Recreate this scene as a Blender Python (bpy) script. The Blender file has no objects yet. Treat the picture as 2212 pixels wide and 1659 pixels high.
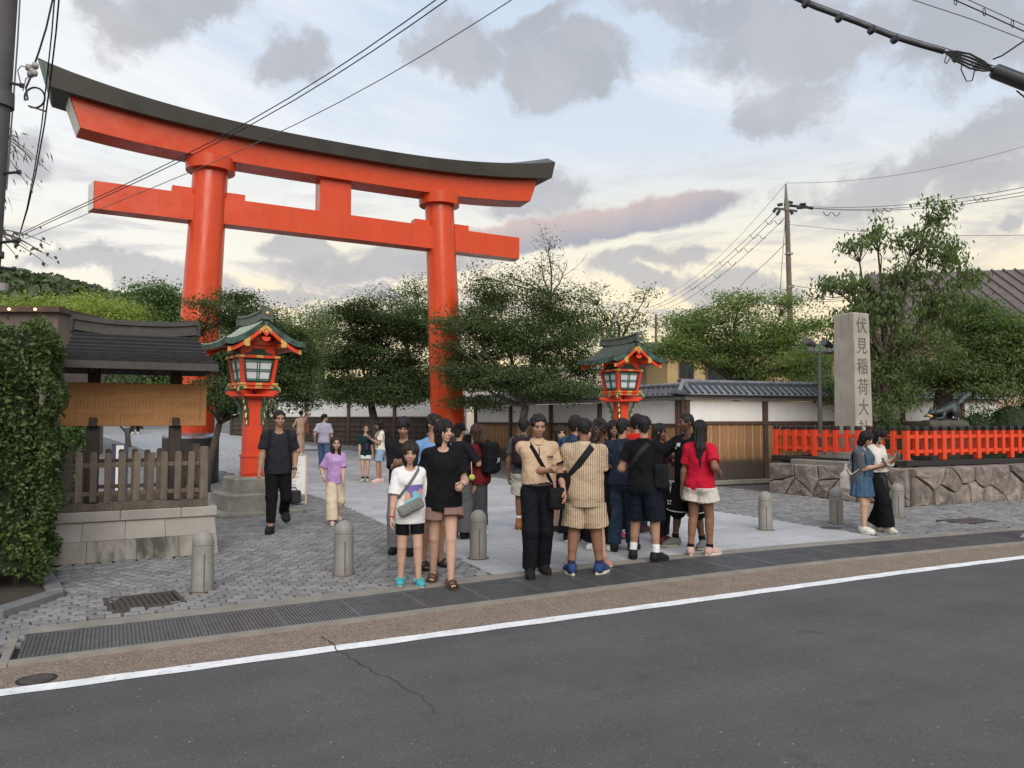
import bpy, bmesh, math, random
import numpy as np
from mathutils import Vector, Matrix, Euler
D = bpy.data
SC = bpy.context.scene
COL = SC.collection
R = math.radians
PI = math.pi
# ------------------------------------------------------------------ camera
# survey of the photograph in a 2212 x 1659 frame: focal length, pitch, heading
F, CX, CY, EYE = 1662.0, 1106.0, 829.5, 1.7
PITCH, YAW = R(2.6), R(27.5)
CAM = np.array([0, 0, EYE])
FWD = np.array([math.sin(YAW) * math.cos(PITCH), math.cos(YAW) * math.cos(PITCH), math.sin(PITCH)])
RGT = np.array([math.cos(YAW), -math.sin(YAW), 0.0])
UPV = np.cross(RGT, FWD)
cam_d = D.cameras.new('camera')
cam = D.objects.new('camera', cam_d)
COL.objects.link(cam)
cam.location = (0, 0, EYE)
cam.rotation_euler = (PI / 2 + PITCH, 0, -YAW)
cam_d.sensor_width = 36.0
cam_d.lens = 36.0 * F / 2212.0
cam_d.clip_start = 0.05
cam_d.clip_end = 3000
SC.camera = cam
def ray(px, py):
 return FWD + RGT * (px - CX) / F - UPV * (py - CY) / F
def gp(px, py, z=0.0):                       # ground point seen at a pixel
 d = ray(px, py)
 return CAM + d * ((z - EYE) / d[2])
def at(px, py, dist):                        # point at a distance along the view axis
 d = ray(px, py)
 return CAM + d * dist
def vplane(px, py, p0, d):                   # point on a vertical plane through p0 along d
 n = np.array([-d[1], d[0], 0.0])
 r = ray(px, py)
 t = ((np.array([p0[0], p0[1], 0.0]) - CAM) @ n) / (r @ n)
 return CAM + r * t
# ------------------------------------------------------------------ sky, sun, exposure
SUN_EL, SUN_AZ = R(20), R(195)               # low sun behind the camera, veiled by cloud
world = D.worlds.new('World')
SC.world = world
world.use_nodes = True
class NG:
 """small helper to write node trees"""
 def __init__(s, tree):
  s.t = tree
  tree.nodes.clear()
 def n(s, typ, ins=None, **props):
  nd = s.t.nodes.new(typ)
  for k, v in props.items():
   setattr(nd, k, v)
  for k, v in (ins or {}).items():
   sock = nd.inputs[k]
   if isinstance(v, bpy.types.NodeSocket):
    s.t.links.new(v, sock)
   else:
    sock.default_value = v
  return nd
 def math(s, op, a, b=None, c=None, clamp=False):
  ins = {0: a}
  if b is not None: ins[1] = b
  if c is not None: ins[2] = c
  return s.n('ShaderNodeMath', ins, operation=op, use_clamp=clamp).outputs[0]
 def _mix(s, f, a, b, blend='MIX'):
  nd = s.t.nodes.new('ShaderNodeMix')
  nd.data_type = 'RGBA'
  nd.blend_type = blend
  for sock, v in ((nd.inputs[0], f), (nd.inputs[6], a), (nd.inputs[7], b)):
   if isinstance(v, bpy.types.NodeSocket):
    s.t.links.new(v, sock)
   else:
    sock.default_value = v
  return nd.outputs[2]
 def ramp(s, fac, stops, interp='LINEAR'):
  nd = s.n('ShaderNodeValToRGB', {0: fac})
  cr = nd.color_ramp
  cr.interpolation = interp
  while len(cr.elements) < len(stops): cr.elements.new(0.5)
  for e, (p, c) in zip(cr.elements, stops):
   e.position = p
   e.color = c if len(c) == 4 else (*c, 1)
  return nd.outputs[0]
 def noise(s, vec, scale, detail=4, rough=0.5, out=0, dist=0.0):
  return s.n('ShaderNodeTexNoise', {'Vector': vec, 'Scale': scale, 'Detail': detail, 'Roughness': rough, 'Distortion': dist}).outputs[out]
 def mrange(s, v, a, b, c=0.0, d=1.0, smooth=False):
  return s.n('ShaderNodeMapRange', {0: v, 1: a, 2: b, 3: c, 4: d}, interpolation_type='SMOOTHSTEP' if smooth else 'LINEAR').outputs[0]
def srgb(r, g, b):
 f = lambda c: (c / 255 / 12.92) if c <= 10 else ((c / 255 + 0.055) / 1.055) ** 2.4
 return (f(r), f(g), f(b), 1.0)
def build_sky():
 g = NG(world.node_tree)
 tc = g.n('ShaderNodeTexCoord')
 v = tc.outputs['Generated']
 sep = g.n('ShaderNodeSeparateXYZ', {0: v})
 z = sep.outputs[2]
 nish = g.n('ShaderNodeTexSky', sky_type='NISHITA', sun_disc=False, sun_elevation=SUN_EL,
   sun_rotation=SUN_AZ, air_density=1.0, dust_density=1.5, ozone_density=1.0)
 skyc = g._mix(1.0, nish.outputs[0], (0.09, 0.09, 0.09, 1), 'MULTIPLY')
 # clear part between the clouds: cream by the horizon, pale blue higher up
 clear = g.ramp(z, [(0.0, srgb(250, 212, 156)), (0.10, srgb(254, 232, 188)), (0.22, srgb(241, 234, 214)),
     (0.34, srgb(210, 220, 232)), (0.60, srgb(194, 209, 232)), (1.0, srgb(160, 182, 216))])
 base = g._mix(0.88, skyc, clear, 'MIX')
 # flattened direction for cloud texture: v / (z + .25)
 k = g.math('DIVIDE', 1.0, g.math('ADD', g.math('MAXIMUM', z, 0.0), 0.22))
 flat = g.n('ShaderNodeVectorMath', {0: v, 'Scale': k}, operation='SCALE').outputs[0]
 flat = g.n('ShaderNodeMapping', {0: flat, 2: (0, 0, -YAW - 0.2), 3: (0.75, 1.3, 1.0)}).outputs[0]
 # thin white veil
 veil = g.noise(flat, 1.1, 9, 0.62, dist=0.6)
 side = g.n('ShaderNodeVectorMath', {0: v, 1: tuple(-RGT)}, operation='DOT_PRODUCT').outputs['Value']
 veilm = g.math('ADD', veil, g.math('SUBTRACT', g.math('MULTIPLY', side, 0.36), 0.02))
 veilm = g.math('MULTIPLY', g.mrange(veilm, 0.44, 0.66, 0, 1, True), g.mrange(z, 0.08, 0.30, 0.25, 1.0))
 base = g._mix(g.math('MULTIPLY', veilm, 0.88), base, srgb(233, 234, 234))
 # thin grey cloud streaks low in the sky
 st = g.n('ShaderNodeMapping', {0: v, 2: (0, 0, 0.3), 3: (3.0, 3.0, 15.0)}).outputs[0]
 stn = g.mrange(g.noise(st, 1.6, 7, 0.6, dist=0.5), 0.50, 0.66, 0, 1, True)
 stm = g.math('MULTIPLY', g.mrange(z, 0.05, 0.12), g.mrange(z, 0.36, 0.24))
 base = g._mix(g.math('MULTIPLY', g.math('MULTIPLY', stn, stm), 0.62), base, srgb(178, 176, 184))
 wa = g.n('ShaderNodeVectorMath', {0: g.noise(v, 4.0, 4, 0.55, 1), 1: (0.5, 0.5, 0.5)}, operation='SUBTRACT').outputs[0]
 wb = g.n('ShaderNodeVectorMath', {0: g.noise(v, 14.0, 5, 0.6, 1), 1: (0.5, 0.5, 0.5)}, operation='SUBTRACT').outputs[0]
 w1 = g.n('ShaderNodeVectorMath', {0: wa, 'Scale': 0.14}, operation='SCALE').outputs[0]
 w2 = g.n('ShaderNodeVectorMath', {0: wb, 'Scale': 0.075}, operation='SCALE').outputs[0]
 vw = g.n('ShaderNodeVectorMath', {0: v, 1: w1}, operation='ADD').outputs[0]
 vw = g.n('ShaderNodeVectorMath', {0: vw, 1: w2}, operation='ADD').outputs[0]
 w3 = g.n('ShaderNodeVectorMath', {0: wa, 'Scale': 0.03}, operation='SCALE').outputs[0]
 vb = g.n('ShaderNodeVectorMath', {0: v, 1: w3}, operation='ADD').outputs[0]
 w4 = g.n('ShaderNodeVectorMath', {0: wb, 'Scale': 0.045}, operation='SCALE').outputs[0]
 vb = g.n('ShaderNodeVectorMath', {0: vb, 1: w4}, operation='ADD').outputs[0]
 def blob(px, py, w, h, rot=0.0, vec=None):
  d = Vector(ray(px, py)).normalized()
  rr = Vector(RGT)
  uu = d.cross(rr).normalized() * -1
  rr = uu.cross(d).normalized() * -1
  if rr.dot(Vector(RGT)) < 0: rr = -rr
  if uu.z < 0: uu = -uu
  c, s = math.cos(rot), math.sin(rot)
  r2 = rr * c + uu * s
  u2 = -rr * s + uu * c
  n2 = r2.cross(u2)
  M = Matrix((r2, u2, n2)).transposed()
  e = M.to_euler()
  mp = g.n('ShaderNodeMapping', {0: vec or vw, 1: tuple(d), 2: tuple(e), 3: (w / F, h / F, 0.5)}, vector_type='TEXTURE')
  gr = g.n('ShaderNodeTexGradient', {0: mp.outputs[0]}, gradient_type='SPHERICAL')
  return gr.outputs[1]
 acc = None
 for b in [(400, 5, 190, 95), (610, 130, 135, 75), (1010, 110, 165, 120), (1225, 160, 165, 100), (1170, 60, 130, 60, 0.2),
   (1690, 80, 330, 130), (1600, 10, 300, 80), (1680, 215, 170, 90), (2090, 70, 240, 150),
   (2130, 300, 190, 90, 0.5), (1950, 370, 280, 70, 0.25), (2150, 375, 190, 70, 0.1), (1840, 400, 160, 40, 0.2), (1150, 430, 130, 60), (790, 640, 130, 22),
   (640, 530, 130, 42), (820, 570, 300, 62, 0.05), (120, 585, 160, 40), (350, 600, 160, 40), (900, 560, 220, 60), (1420, 575, 170, 45, 0.1), (1420, 625, 150, 40),
   (1580, 635, 180, 45, 0.1), (2190, 495, 60, 30), (560, 620, 240, 26), (1330, 600, 120, 60), (30, 370, 100, 60)]:
  o = blob(*b)
  acc = o if acc is None else g.math('MAXIMUM', acc, o)
 bank = None
 for b in [(1320, 482, 330, 44, 0.19), (1120, 520, 260, 46, 0.08), (1470, 446, 150, 32, 0.16)]:
  o = blob(*b, vb)
  bank = o if bank is None else g.math('MAXIMUM', bank, o)
 fbm = g.noise(vw, 7.0, 9, 0.64, dist=0.3)
 generic = g.math('MULTIPLY', g.mrange(g.noise(flat, 0.9, 3, 0.5), 0.50, 0.70), 0.55)
 back = g.mrange(g.n('ShaderNodeVectorMath', {0: v, 1: tuple(FWD)}, operation='DOT_PRODUCT').outputs['Value'], 0.65, 0.35)
 acc2 = g.math('MAXIMUM', acc, g.math('MULTIPLY', generic, back))
 dens = g.math('ADD', acc2, g.math('ADD', g.math('MULTIPLY', g.math('SUBTRACT', fbm, 0.5), 1.5), g.math('MULTIPLY', g.math('SUBTRACT', g.noise(v, 26.0, 7, 0.66), 0.5), 0.55)))
 cm = g.mrange(dens, 0.16, 0.56, 0, 1, True)
 low = g.mrange(z, 0.05, 0.42)
 ccol = g._mix(low, srgb(176, 175, 181), srgb(160, 163, 168))
 ccol = g._mix(g.math('MULTIPLY', g.mrange(g.noise(v, 9.0, 6, 0.6), 0.42, 0.62), 0.45), ccol, srgb(186, 186, 192))
 col = g._mix(g.math('MULTIPLY', cm, 0.78), base, ccol)
 # the long bank lit pink along its top
 dens2 = g.math('ADD', g.math('MULTIPLY', bank, 1.35), g.math('MULTIPLY', g.math('SUBTRACT', fbm, 0.5), 0.9))
 cm2 = g.mrange(dens2, 0.10, 0.52, 0, 1, True)
 # height inside the bank decides pink top or grey blue underside
 dtop = Vector(ray(1330, 487)).normalized()
 up2 = (Vector(UPV) * math.cos(0.2) - Vector(RGT) * math.sin(0.2))
 hgt = g.n('ShaderNodeVectorMath', {0: vb, 1: tuple(up2)}, operation='DOT_PRODUCT').outputs['Value']
 h0 = dtop.dot(up2)
 pk = g.mrange(hgt, h0 - 0.012, h0 + 0.03)
 bcol = g._mix(pk, srgb(160, 162, 173), srgb(203, 184, 179))
 col = g._mix(g.math('MULTIPLY', cm2, 0.95), col, bcol)
 bg = g.n('ShaderNodeBackground', {0: col, 1: 1.0})
 out = g.n('ShaderNodeOutputWorld', {0: bg.outputs[0]})
 return bg
SKY_BG = build_sky()
SKY_BG.inputs[1].default_value = 0.90
sun_d = D.lights.new('sun', 'SUN')
sun_d.energy = 2.6
sun_d.angle = R(50)
sun_d.color = (1.0, 0.93, 0.84)
sun = D.objects.new('sun', sun_d)
COL.objects.link(sun)
sd = Vector((math.sin(SUN_AZ) * math.cos(R(38)), math.cos(SUN_AZ) * math.cos(R(38)), math.sin(R(38))))
sun.rotation_euler = sd.to_track_quat('Z', 'Y').to_euler()
SC.view_settings.view_transform = 'Standard'
SC.view_settings.look = 'None'
SC.view_settings.exposure = 0.40
SC.view_settings.gamma = 1.0
SC.view_settings.use_curve_mapping = False
SC.render.engine = 'CYCLES'
SC.cycles.max_bounces = 6
SC.cycles.transparent_max_bounces = 8
# ------------------------------------------------------------------ helpers
WM = {}                                       # world matrices of things
def wm(o):
 return WM.get(o.name, Matrix.Identity(4)) if o is not None else Matrix.Identity(4)
def tag(o, label=None, cat=None, group=None, kind=None):
 if label: o['label'] = label
 if cat: o['category'] = cat
 if group: o['group'] = group
 if kind: o['kind'] = kind
 return o
def thing(name, label, cat, loc=(0, 0, 0), rz=0.0, group=None):
 o = D.objects.new(name, None)
 o.empty_display_size = 0.2
 COL.objects.link(o)
 o.location = loc
 o.rotation_euler = (0, 0, rz)
 WM[o.name] = Matrix.Translation(Vector(loc)) @ Matrix.Rotation(rz, 4, 'Z')
 return tag(o, label, cat, group)
def attach(o, parent, M=None):
 COL.objects.link(o)
 if parent is not None:
  o.parent = parent
  WM[o.name] = wm(parent)
 if M is not None:
  o.matrix_basis = M
  WM[o.name] = wm(parent) @ M
 return o
def piece(name, mesh, parent, M, mats=None, label=None, kind=None):
 """one object that shares mesh data; M is its matrix in the parent's space"""
 o = D.objects.new(name, mesh)
 attach(o, parent, M)
 if mats:
  for i, m in enumerate(mats):
   o.material_slots[i].link = 'OBJECT'
   o.material_slots[i].material = m
 if label: o['label'] = label
 if kind: o['kind'] = kind
 return o
def smooth_mesh(me, flag=True):
 me.polygons.foreach_set('use_smooth', np.full(len(me.polygons), flag, dtype=bool))
def np_mesh(name, V, Fc, mats=(), mi=None, smooth=False):
 """V (n,3); Fc list of index arrays (m,k)"""
 me = D.meshes.new(name)
 if isinstance(Fc, np.ndarray): Fc = [Fc]
 Fc = [f for f in Fc if len(f)]
 nl = sum(f.size for f in Fc)
 npoly = sum(len(f) for f in Fc)
 me.vertices.add(len(V))
 me.vertices.foreach_set('co', np.ascontiguousarray(V, dtype=np.float32).ravel())
 me.loops.add(nl)
 me.polygons.add(npoly)
 me.loops.foreach_set('vertex_index', np.concatenate([f.ravel() for f in Fc]).astype(np.int32))
 st = []
 k0 = 0
 for f in Fc:
  st.append(k0 + np.arange(len(f)) * f.shape[1])
  k0 += f.size
 me.polygons.foreach_set('loop_start', np.concatenate(st).astype(np.int32))
 if mi is not None: me.polygons.foreach_set('material_index', np.asarray(mi, dtype=np.int32))
 for m in mats: me.materials.append(m)
 me.update(calc_edges=True)
 me.validate()
 if smooth: smooth_mesh(me)
 return me
class MB:
 """collects shapes into one mesh"""
 def __init__(s):
  s.v, s.f, s.m = [], [], []
  s.mi = 0
 def add(s, vs, fs):
  b = len(s.v)
  s.v += [tuple(map(float, v)) for v in vs]
  for f in fs:
   s.f.append([b + i for i in f])
   s.m.append(s.mi)
  return s
 def box(s, c, d, rz=0.0, ch=0.0, rot=None):
  hx, hy, hz = d[0] / 2, d[1] / 2, d[2] / 2
  M = rot if rot is not None else Matrix.Rotation(rz, 3, 'Z')
  c = Vector(c)
  if ch <= 0:
   vs = [c + M @ Vector((x * hx, y * hy, z * hz)) for x in (-1, 1) for y in (-1, 1) for z in (-1, 1)]
   fs = [(0, 1, 3, 2), (4, 6, 7, 5), (0, 4, 5, 1), (2, 3, 7, 6), (0, 2, 6, 4), (1, 5, 7, 3)]
   return s.add(vs, fs)
  vs, idx = [], {}
  for x in (-1, 1):
   for y in (-1, 1):
    for z in (-1, 1):
     for a in range(3):
      p = [x * (hx - ch), y * (hy - ch), z * (hz - ch)]
      p[a] = (x, y, z)[a] * (hx, hy, hz)[a]
      idx[(x, y, z, a)] = len(vs)
      vs.append(c + M @ Vector(p))
  fs = []
  for a in range(3):
   b_, c_ = (a + 1) % 3, (a + 2) % 3
   for sg in (-1, 1):
    q = []
    for u, w in ((-1, -1), (1, -1), (1, 1), (-1, 1)):
     k = [0, 0, 0]
     k[a], k[b_], k[c_] = sg, u, w
     q.append(idx[(*k, a)])
    fs.append(q if sg > 0 else q[::-1])
  for a in range(3):
   b_, c_ = (a + 1) % 3, (a + 2) % 3
   for u in (-1, 1):
    for w in (-1, 1):
     k0, k1 = [0, 0, 0], [0, 0, 0]
     k0[a], k1[a] = -1, 1
     k0[b_] = k1[b_] = u
     k0[c_] = k1[c_] = w
     q = [idx[(*k0, b_)], idx[(*k1, b_)], idx[(*k1, c_)], idx[(*k0, c_)]]
     fs.append(q if u * w > 0 else q[::-1])
  for x in (-1, 1):
   for y in (-1, 1):
    for z in (-1, 1):
     q = [idx[(x, y, z, a)] for a in range(3)]
     fs.append(q if x * y * z > 0 else q[::-1])
  return s.add(vs, fs)
 def beam(s, a, b, w, h, ch=0.0, up=(0, 0, 1)):
  """box from a to b, w wide (sideways), h high"""
  a, b = Vector(a), Vector(b)
  x = (b - a)
  L = x.length
  x.normalize()
  y = Vector(up).cross(x)
  if y.length < 1e-4: y = Vector((0, 1, 0))
  y.normalize()
  z = x.cross(y)
  M = Matrix((x, y, z)).transposed()
  return s.box((a + b) / 2, (L, w, h), ch=ch, rot=M)
 def prism(s, poly, ext):
  """closed polygon (3-D points) extruded along ext"""
  n = len(poly)
  e = Vector(ext)
  vs = [Vector(p) for p in poly] + [Vector(p) + e for p in poly]
  fs = [list(range(n))[::-1], list(range(n, 2 * n))]
  for i in range(n):
   j = (i + 1) % n
   fs.append([i, j, n + j, n + i])
  return s.add(vs, fs)
 def tube(s, pts, rad, n=8, caps=True, flat=1.0):
  pts = [Vector(p) for p in pts]
  if not hasattr(rad, '__len__'): rad = [rad] * len(pts)
  vs, fs = [], []
  t0 = (pts[1] - pts[0]).normalized()
  ref = Vector((0, 0, 1)) if abs(t0.z) < 0.9 else Vector((1, 0, 0))
  u = t0.cross(ref).normalized()
  for i, p in enumerate(pts):
   t = (pts[min(i + 1, len(pts) - 1)] - pts[max(i - 1, 0)])
   if t.length < 1e-9: t = t0.copy()
   t.normalize()
   u = (u - t * u.dot(t))
   if u.length < 1e-6: u = t.orthogonal()
   u.normalize()
   w = t.cross(u)
   for k in range(n):
    a = 2 * PI * k / n
    vs.append(p + (u * math.cos(a) + w * math.sin(a) * flat) * rad[i])
  for i in range(len(pts) - 1):
   for k in range(n):
    k2 = (k + 1) % n
    fs.append([i * n + k, i * n + k2, (i + 1) * n + k2, (i + 1) * n + k])
  if caps:
   fs.append(list(range(n))[::-1])
   fs.append([(len(pts) - 1) * n + k for k in range(n)])
  return s.add(vs, fs)
 def lathe(s, prof, c=(0, 0, 0), n=24, a0=0.0, capb=True, capt=True):
  c = Vector(c)
  vs, fs = [], []
  for r, z in prof:
   for k in range(n):
    a = a0 + 2 * PI * k / n
    vs.append(c + Vector((r * math.cos(a), r * math.sin(a), z)))
  for i in range(len(prof) - 1):
   for k in range(n):
    k2 = (k + 1) % n
    fs.append([i * n + k, i * n + k2, (i + 1) * n + k2, (i + 1) * n + k])
  if capb: fs.append(list(range(n))[::-1])
  if capt: fs.append([(len(prof) - 1) * n + k for k in range(n)])
  return s.add(vs, fs)
 def loft(s, rings, caps=True):
  n = len(rings[0])
  vs = [v for r in rings for v in r]
  fs = []
  for i in range(len(rings) - 1):
   for k in range(n):
    k2 = (k + 1) % n
    fs.append([i * n + k, i * n + k2, (i + 1) * n + k2, (i + 1) * n + k])
  if caps:
   fs.append(list(range(n))[::-1])
   fs.append([(len(rings) - 1) * n + k for k in range(n)])
  return s.add(vs, fs)
 def grid(s, G):
  """G[i][j] points"""
  a, b = len(G), len(G[0])
  vs = [v for r in G for v in r]
  fs = [[i * b + j, i * b + j + 1, (i + 1) * b + j + 1, (i + 1) * b + j] for i in range(a - 1) for j in range(b - 1)]
  return s.add(vs, fs)
 def mesh(s, name, mats, inv=None, smooth=False, angle=None):
  me = D.meshes.new(name)
  vs = s.v if inv is None else [inv @ Vector(v) for v in s.v]
  me.from_pydata(vs, [], s.f)
  if not isinstance(mats, (list, tuple)): mats = [mats]
  for m in mats: me.materials.append(m)
  me.polygons.foreach_set('material_index', np.array(s.m, dtype=np.int32))
  me.update()
  if smooth:
   smooth_mesh(me)
   if angle:
    try: me.set_sharp_from_angle(angle=R(angle))
    except Exception: pass
  return me
 def build(s, name, mats, parent=None, smooth=False, angle=None, label=None, kind=None, world=True):
  inv = wm(parent).inverted() if (parent is not None and world) else None
  me = s.mesh(name, mats, inv, smooth, angle)
  o = D.objects.new(name, me)
  attach(o, parent)
  if label: o['label'] = label
  if kind: o['kind'] = kind
  return o
# ------------------------------------------------------------------ materials
def pmat(name, col, rough=0.6, col2=None, scale=6.0, detail=5, lo=0.35, hi=0.65, metal=0.0, spec=0.5, bump=0.0, bscale=60.0, bdist=0.01,
  rnd=0.0, stretch=None, coat=0.0, extra=None, sss=0.0, sheen=0.0, generic='Object'):
 m = D.materials.new(name)
 m.use_nodes = True
 g = NG(m.node_tree)
 out = g.n('ShaderNodeOutputMaterial')
 b = g.n('ShaderNodeBsdfPrincipled', {'Roughness': rough, 'Metallic': metal, 'Specular IOR Level': spec, 'Coat Weight': coat, 'Sheen Weight': sheen})
 m.node_tree.links.new(b.outputs[0], out.inputs[0])
 tc = g.n('ShaderNodeTexCoord').outputs[generic]
 if stretch: tc = g.n('ShaderNodeMapping', {0: tc, 3: stretch}).outputs[0]
 c = (*col[:3], 1)
 if col2 is None: col2 = tuple(x * 0.78 for x in col[:3])
 f = g.mrange(g.noise(tc, scale, detail, 0.6), lo, hi)
 cc = g._mix(f, c, (*col2[:3], 1), 'MIX')
 if rnd:
  oi = g.n('ShaderNodeObjectInfo').outputs['Random']
  hsv = g.n('ShaderNodeHueSaturation', {'Value': g.mrange(oi, 0, 1, 1 - rnd, 1 + rnd), 'Color': cc})
  cc = hsv.outputs[0]
 if extra: cc = extra(g, tc, cc, b)
 m.node_tree.links.new(cc, b.inputs['Base Color'])
 rr = g.mrange(g.noise(tc, scale * 2.3, 3), 0.3, 0.7, max(0, rough - 0.1), min(1, rough + 0.1))
 m.node_tree.links.new(rr, b.inputs['Roughness'])
 if bump:
  bn = g.n('ShaderNodeBump', {'Strength': bump, 'Distance': bdist, 'Height': g.noise(tc, bscale, 4, 0.6)})
  m.node_tree.links.new(bn.outputs[0], b.inputs['Normal'])
 return m
def emat(name, col, strength):
 m = D.materials.new(name)
 m.use_nodes = True
 g = NG(m.node_tree)
 e = g.n('ShaderNodeEmission', {0: (*col[:3], 1), 1: strength})
 g.n('ShaderNodeOutputMaterial', {0: e.outputs[0]})
 return m
def leafmat(name, c1, c2, c3, scale=0.9, trans=0.35):
 m = D.materials.new(name)
 m.use_nodes = True
 g = NG(m.node_tree)
 pos = g.n('ShaderNodeNewGeometry')
 n1 = g.noise(pos.outputs['Position'], scale, 3, 0.6)
 rnd = pos.outputs['Random Per Island']
 a = g._mix(g.mrange(n1, 0.36, 0.64), (*c1, 1), (*c2, 1))
 a = g._mix(g.mrange(rnd, 0.45, 1.0, 0, 0.6), a, (*c3, 1))
 d = g.n('ShaderNodeBsdfPrincipled', {'Base Color': a, 'Roughness': 0.55, 'Specular IOR Level': 0.35})
 tcol = g._mix(1.0, a, (1.5, 1.7, 0.7, 1), 'MULTIPLY')
 t = g.n('ShaderNodeBsdfTranslucent', {0: tcol})
 mx = g.n('ShaderNodeMixShader', {0: trans, 1: d.outputs[0], 2: t.outputs[0]})
 g.n('ShaderNodeOutputMaterial', {0: mx.outputs[0]})
 return m
def lin(r, g, b):
 return srgb(r, g, b)[:3]
M = {}
# ------------------------------------------------------------------ palette
rng = np.random.default_rng(7)
random.seed(7)
def asphalt_extra(g, tc, cc, b):
 sp = g.n('ShaderNodeTexVoronoi', {'Vector': tc, 'Scale': 95.0, 'Randomness': 1.0})
 rnd = g.n('ShaderNodeSeparateColor', {0: sp.outputs['Color']}).outputs[0]
 pebble = g.math('MULTIPLY', g.mrange(rnd, 0.86, 1.0), g.mrange(sp.outputs['Distance'], 0.40, 0.20))
 cc = g._mix(g.math('MULTIPLY', pebble, 0.5), cc, lin(176, 174, 168) + (1,))
 sp2 = g.n('ShaderNodeTexVoronoi', {'Vector': tc, 'Scale': 14.0, 'Randomness': 1.0})
 rnd2 = g.n('ShaderNodeSeparateColor', {0: sp2.outputs['Color']}).outputs[1]
 chip = g.math('MULTIPLY', g.mrange(rnd2, 0.74, 0.78), g.mrange(sp2.outputs['Distance'], 0.10, 0.05))
 cc = g._mix(g.math('MULTIPLY', chip, 0.7), cc, lin(180, 180, 175) + (1,))
 big = g.mrange(g.noise(tc, 0.5, 4, 0.6), 0.35, 0.7)
 cc = g._mix(g.math('MULTIPLY', big, 0.22), cc, (0.05, 0.05, 0.053, 1))
 tr = g.noise(g.n('ShaderNodeMapping', {0: tc, 3: (0.12, 1.1, 1.0)}).outputs[0], 1.4, 4, 0.6)
 cc = g._mix(g.mrange(tr, 0.42, 0.62, 0, 0.28), cc, (0.112, 0.11, 0.108, 1))
 oil = g.mrange(g.noise(tc, 2.3, 3, 0.5), 0.66, 0.74, 0, 0.5)
 cc = g._mix(oil, cc, (0.05, 0.05, 0.05, 1))
 dk = g.mrange(g.noise(tc, 55.0, 3, 0.7), 0.52, 0.66)
 return g._mix(g.math('MULTIPLY', dk, 0.45), cc, (0.035, 0.035, 0.036, 1))
M['asphalt'] = pmat('asphalt', (0.088, 0.087, 0.086), 0.85, (0.068, 0.068, 0.068), 1.3, bump=0.55, bscale=120, spec=0.25, extra=asphalt_extra)
def worn_paint(g, tc, cc, b):
 w = g.mrange(g.noise(tc, 26.0, 6, 0.7), 0.59, 0.67)
 e = g.mrange(g.noise(g.n('ShaderNodeMapping', {0: tc, 3: (2.2, 9.0, 1.0)}).outputs[0], 3.0, 5, 0.7), 0.56, 0.68)
 w = g.math('MAXIMUM', w, g.math('MULTIPLY', e, 0.75))
 return g._mix(g.math('MULTIPLY', w, 0.75), cc, (0.16, 0.155, 0.15, 1))
M['line'] = pmat('road_paint', (0.74, 0.75, 0.75), 0.6, (0.60, 0.61, 0.61), 5, extra=worn_paint)
def gravelly(g, tc, cc, b):
 sp = g.n('ShaderNodeTexVoronoi', {'Vector': tc, 'Scale': 70.0})
 s = g.n('ShaderNodeSeparateColor', {0: sp.outputs['Color']}).outputs[0]
 cc = g._mix(g.mrange(s, 0.3, 1.0, 0, 0.55), cc, (0.40, 0.325, 0.26, 1))
 cc = g._mix(g.mrange(sp.outputs['Distance'], 0.35, 0.6, 0, 0.6), cc, (0.095, 0.07, 0.055, 1))
 return cc
M['gutter'] = pmat('gutter_concrete', (0.25, 0.195, 0.155), 0.9, (0.185, 0.145, 0.115), 3.5, bump=0.8, bscale=85, extra=gravelly, spec=0.2)
M['kerbstone'] = pmat('kerb_concrete', (0.225, 0.203, 0.175), 0.85, (0.165, 0.15, 0.13), 4, bump=0.3, bscale=120)
M['steel_grate'] = pmat('grate_steel', (0.20, 0.205, 0.21), 0.42, (0.155, 0.16, 0.165), 8, metal=0.6)
M['pit'] = pmat('gap_shade', (0.012, 0.012, 0.013), 0.9)  # near-black that paints in shade, for drain voids and shingle risers
M['sett'] = pmat('sett_granite', (0.205, 0.203, 0.203), 0.75, (0.145, 0.143, 0.143), 3.0, rnd=0.22, bump=0.35, bscale=90, spec=0.3)
def island(g, tc, cc, b):
 r_ = g.n('ShaderNodeNewGeometry').outputs['Random Per Island']
 return g.n('ShaderNodeHueSaturation', {'Value': g.mrange(r_, 0, 1, 0.78, 1.22), 'Color': cc}).outputs[0]
M['sett_stuff'] = pmat('sett_granite_far', (0.205, 0.203, 0.203), 0.75, (0.145, 0.143, 0.143), 3.0, bump=0.35, bscale=90, spec=0.3, extra=island)
M['joint'] = pmat('joint_sand', (0.10, 0.096, 0.09), 0.95, (0.07, 0.067, 0.063), 9)
def grubby(g, tc, cc, b):
 wp = g.n('ShaderNodeNewGeometry').outputs['Position']
 cc = g._mix(g.mrange(g.noise(wp, 0.6, 5, 0.65), 0.48, 0.68, 0, 0.35), cc, (0.25, 0.25, 0.255, 1))
 return g._mix(g.mrange(g.noise(wp, 7.0, 3, 0.6), 0.66, 0.72, 0, 0.4), cc, (0.16, 0.16, 0.16, 1))
M['slab'] = pmat('path_granite', (0.38, 0.38, 0.39), 0.7, (0.33, 0.332, 0.342), 2.2, rnd=0.10, bump=0.12, bscale=150, spec=0.3, extra=grubby)
M['earth'] = pmat('earth', (0.055, 0.04, 0.03), 0.95, (0.03, 0.023, 0.018), 12, bump=0.9, bscale=40)
M['ground'] = pmat('ground_far', (0.11, 0.11, 0.10), 0.95, (0.07, 0.08, 0.06), 0.1)
def speckle(g, tc, cc, b):
 s = g.noise(tc, 130.0, 3, 0.7)
 cc = g._mix(g.mrange(s, 0.52, 0.62, 0, 0.5), cc, (0.07, 0.07, 0.07, 1))
 return cc
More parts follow.
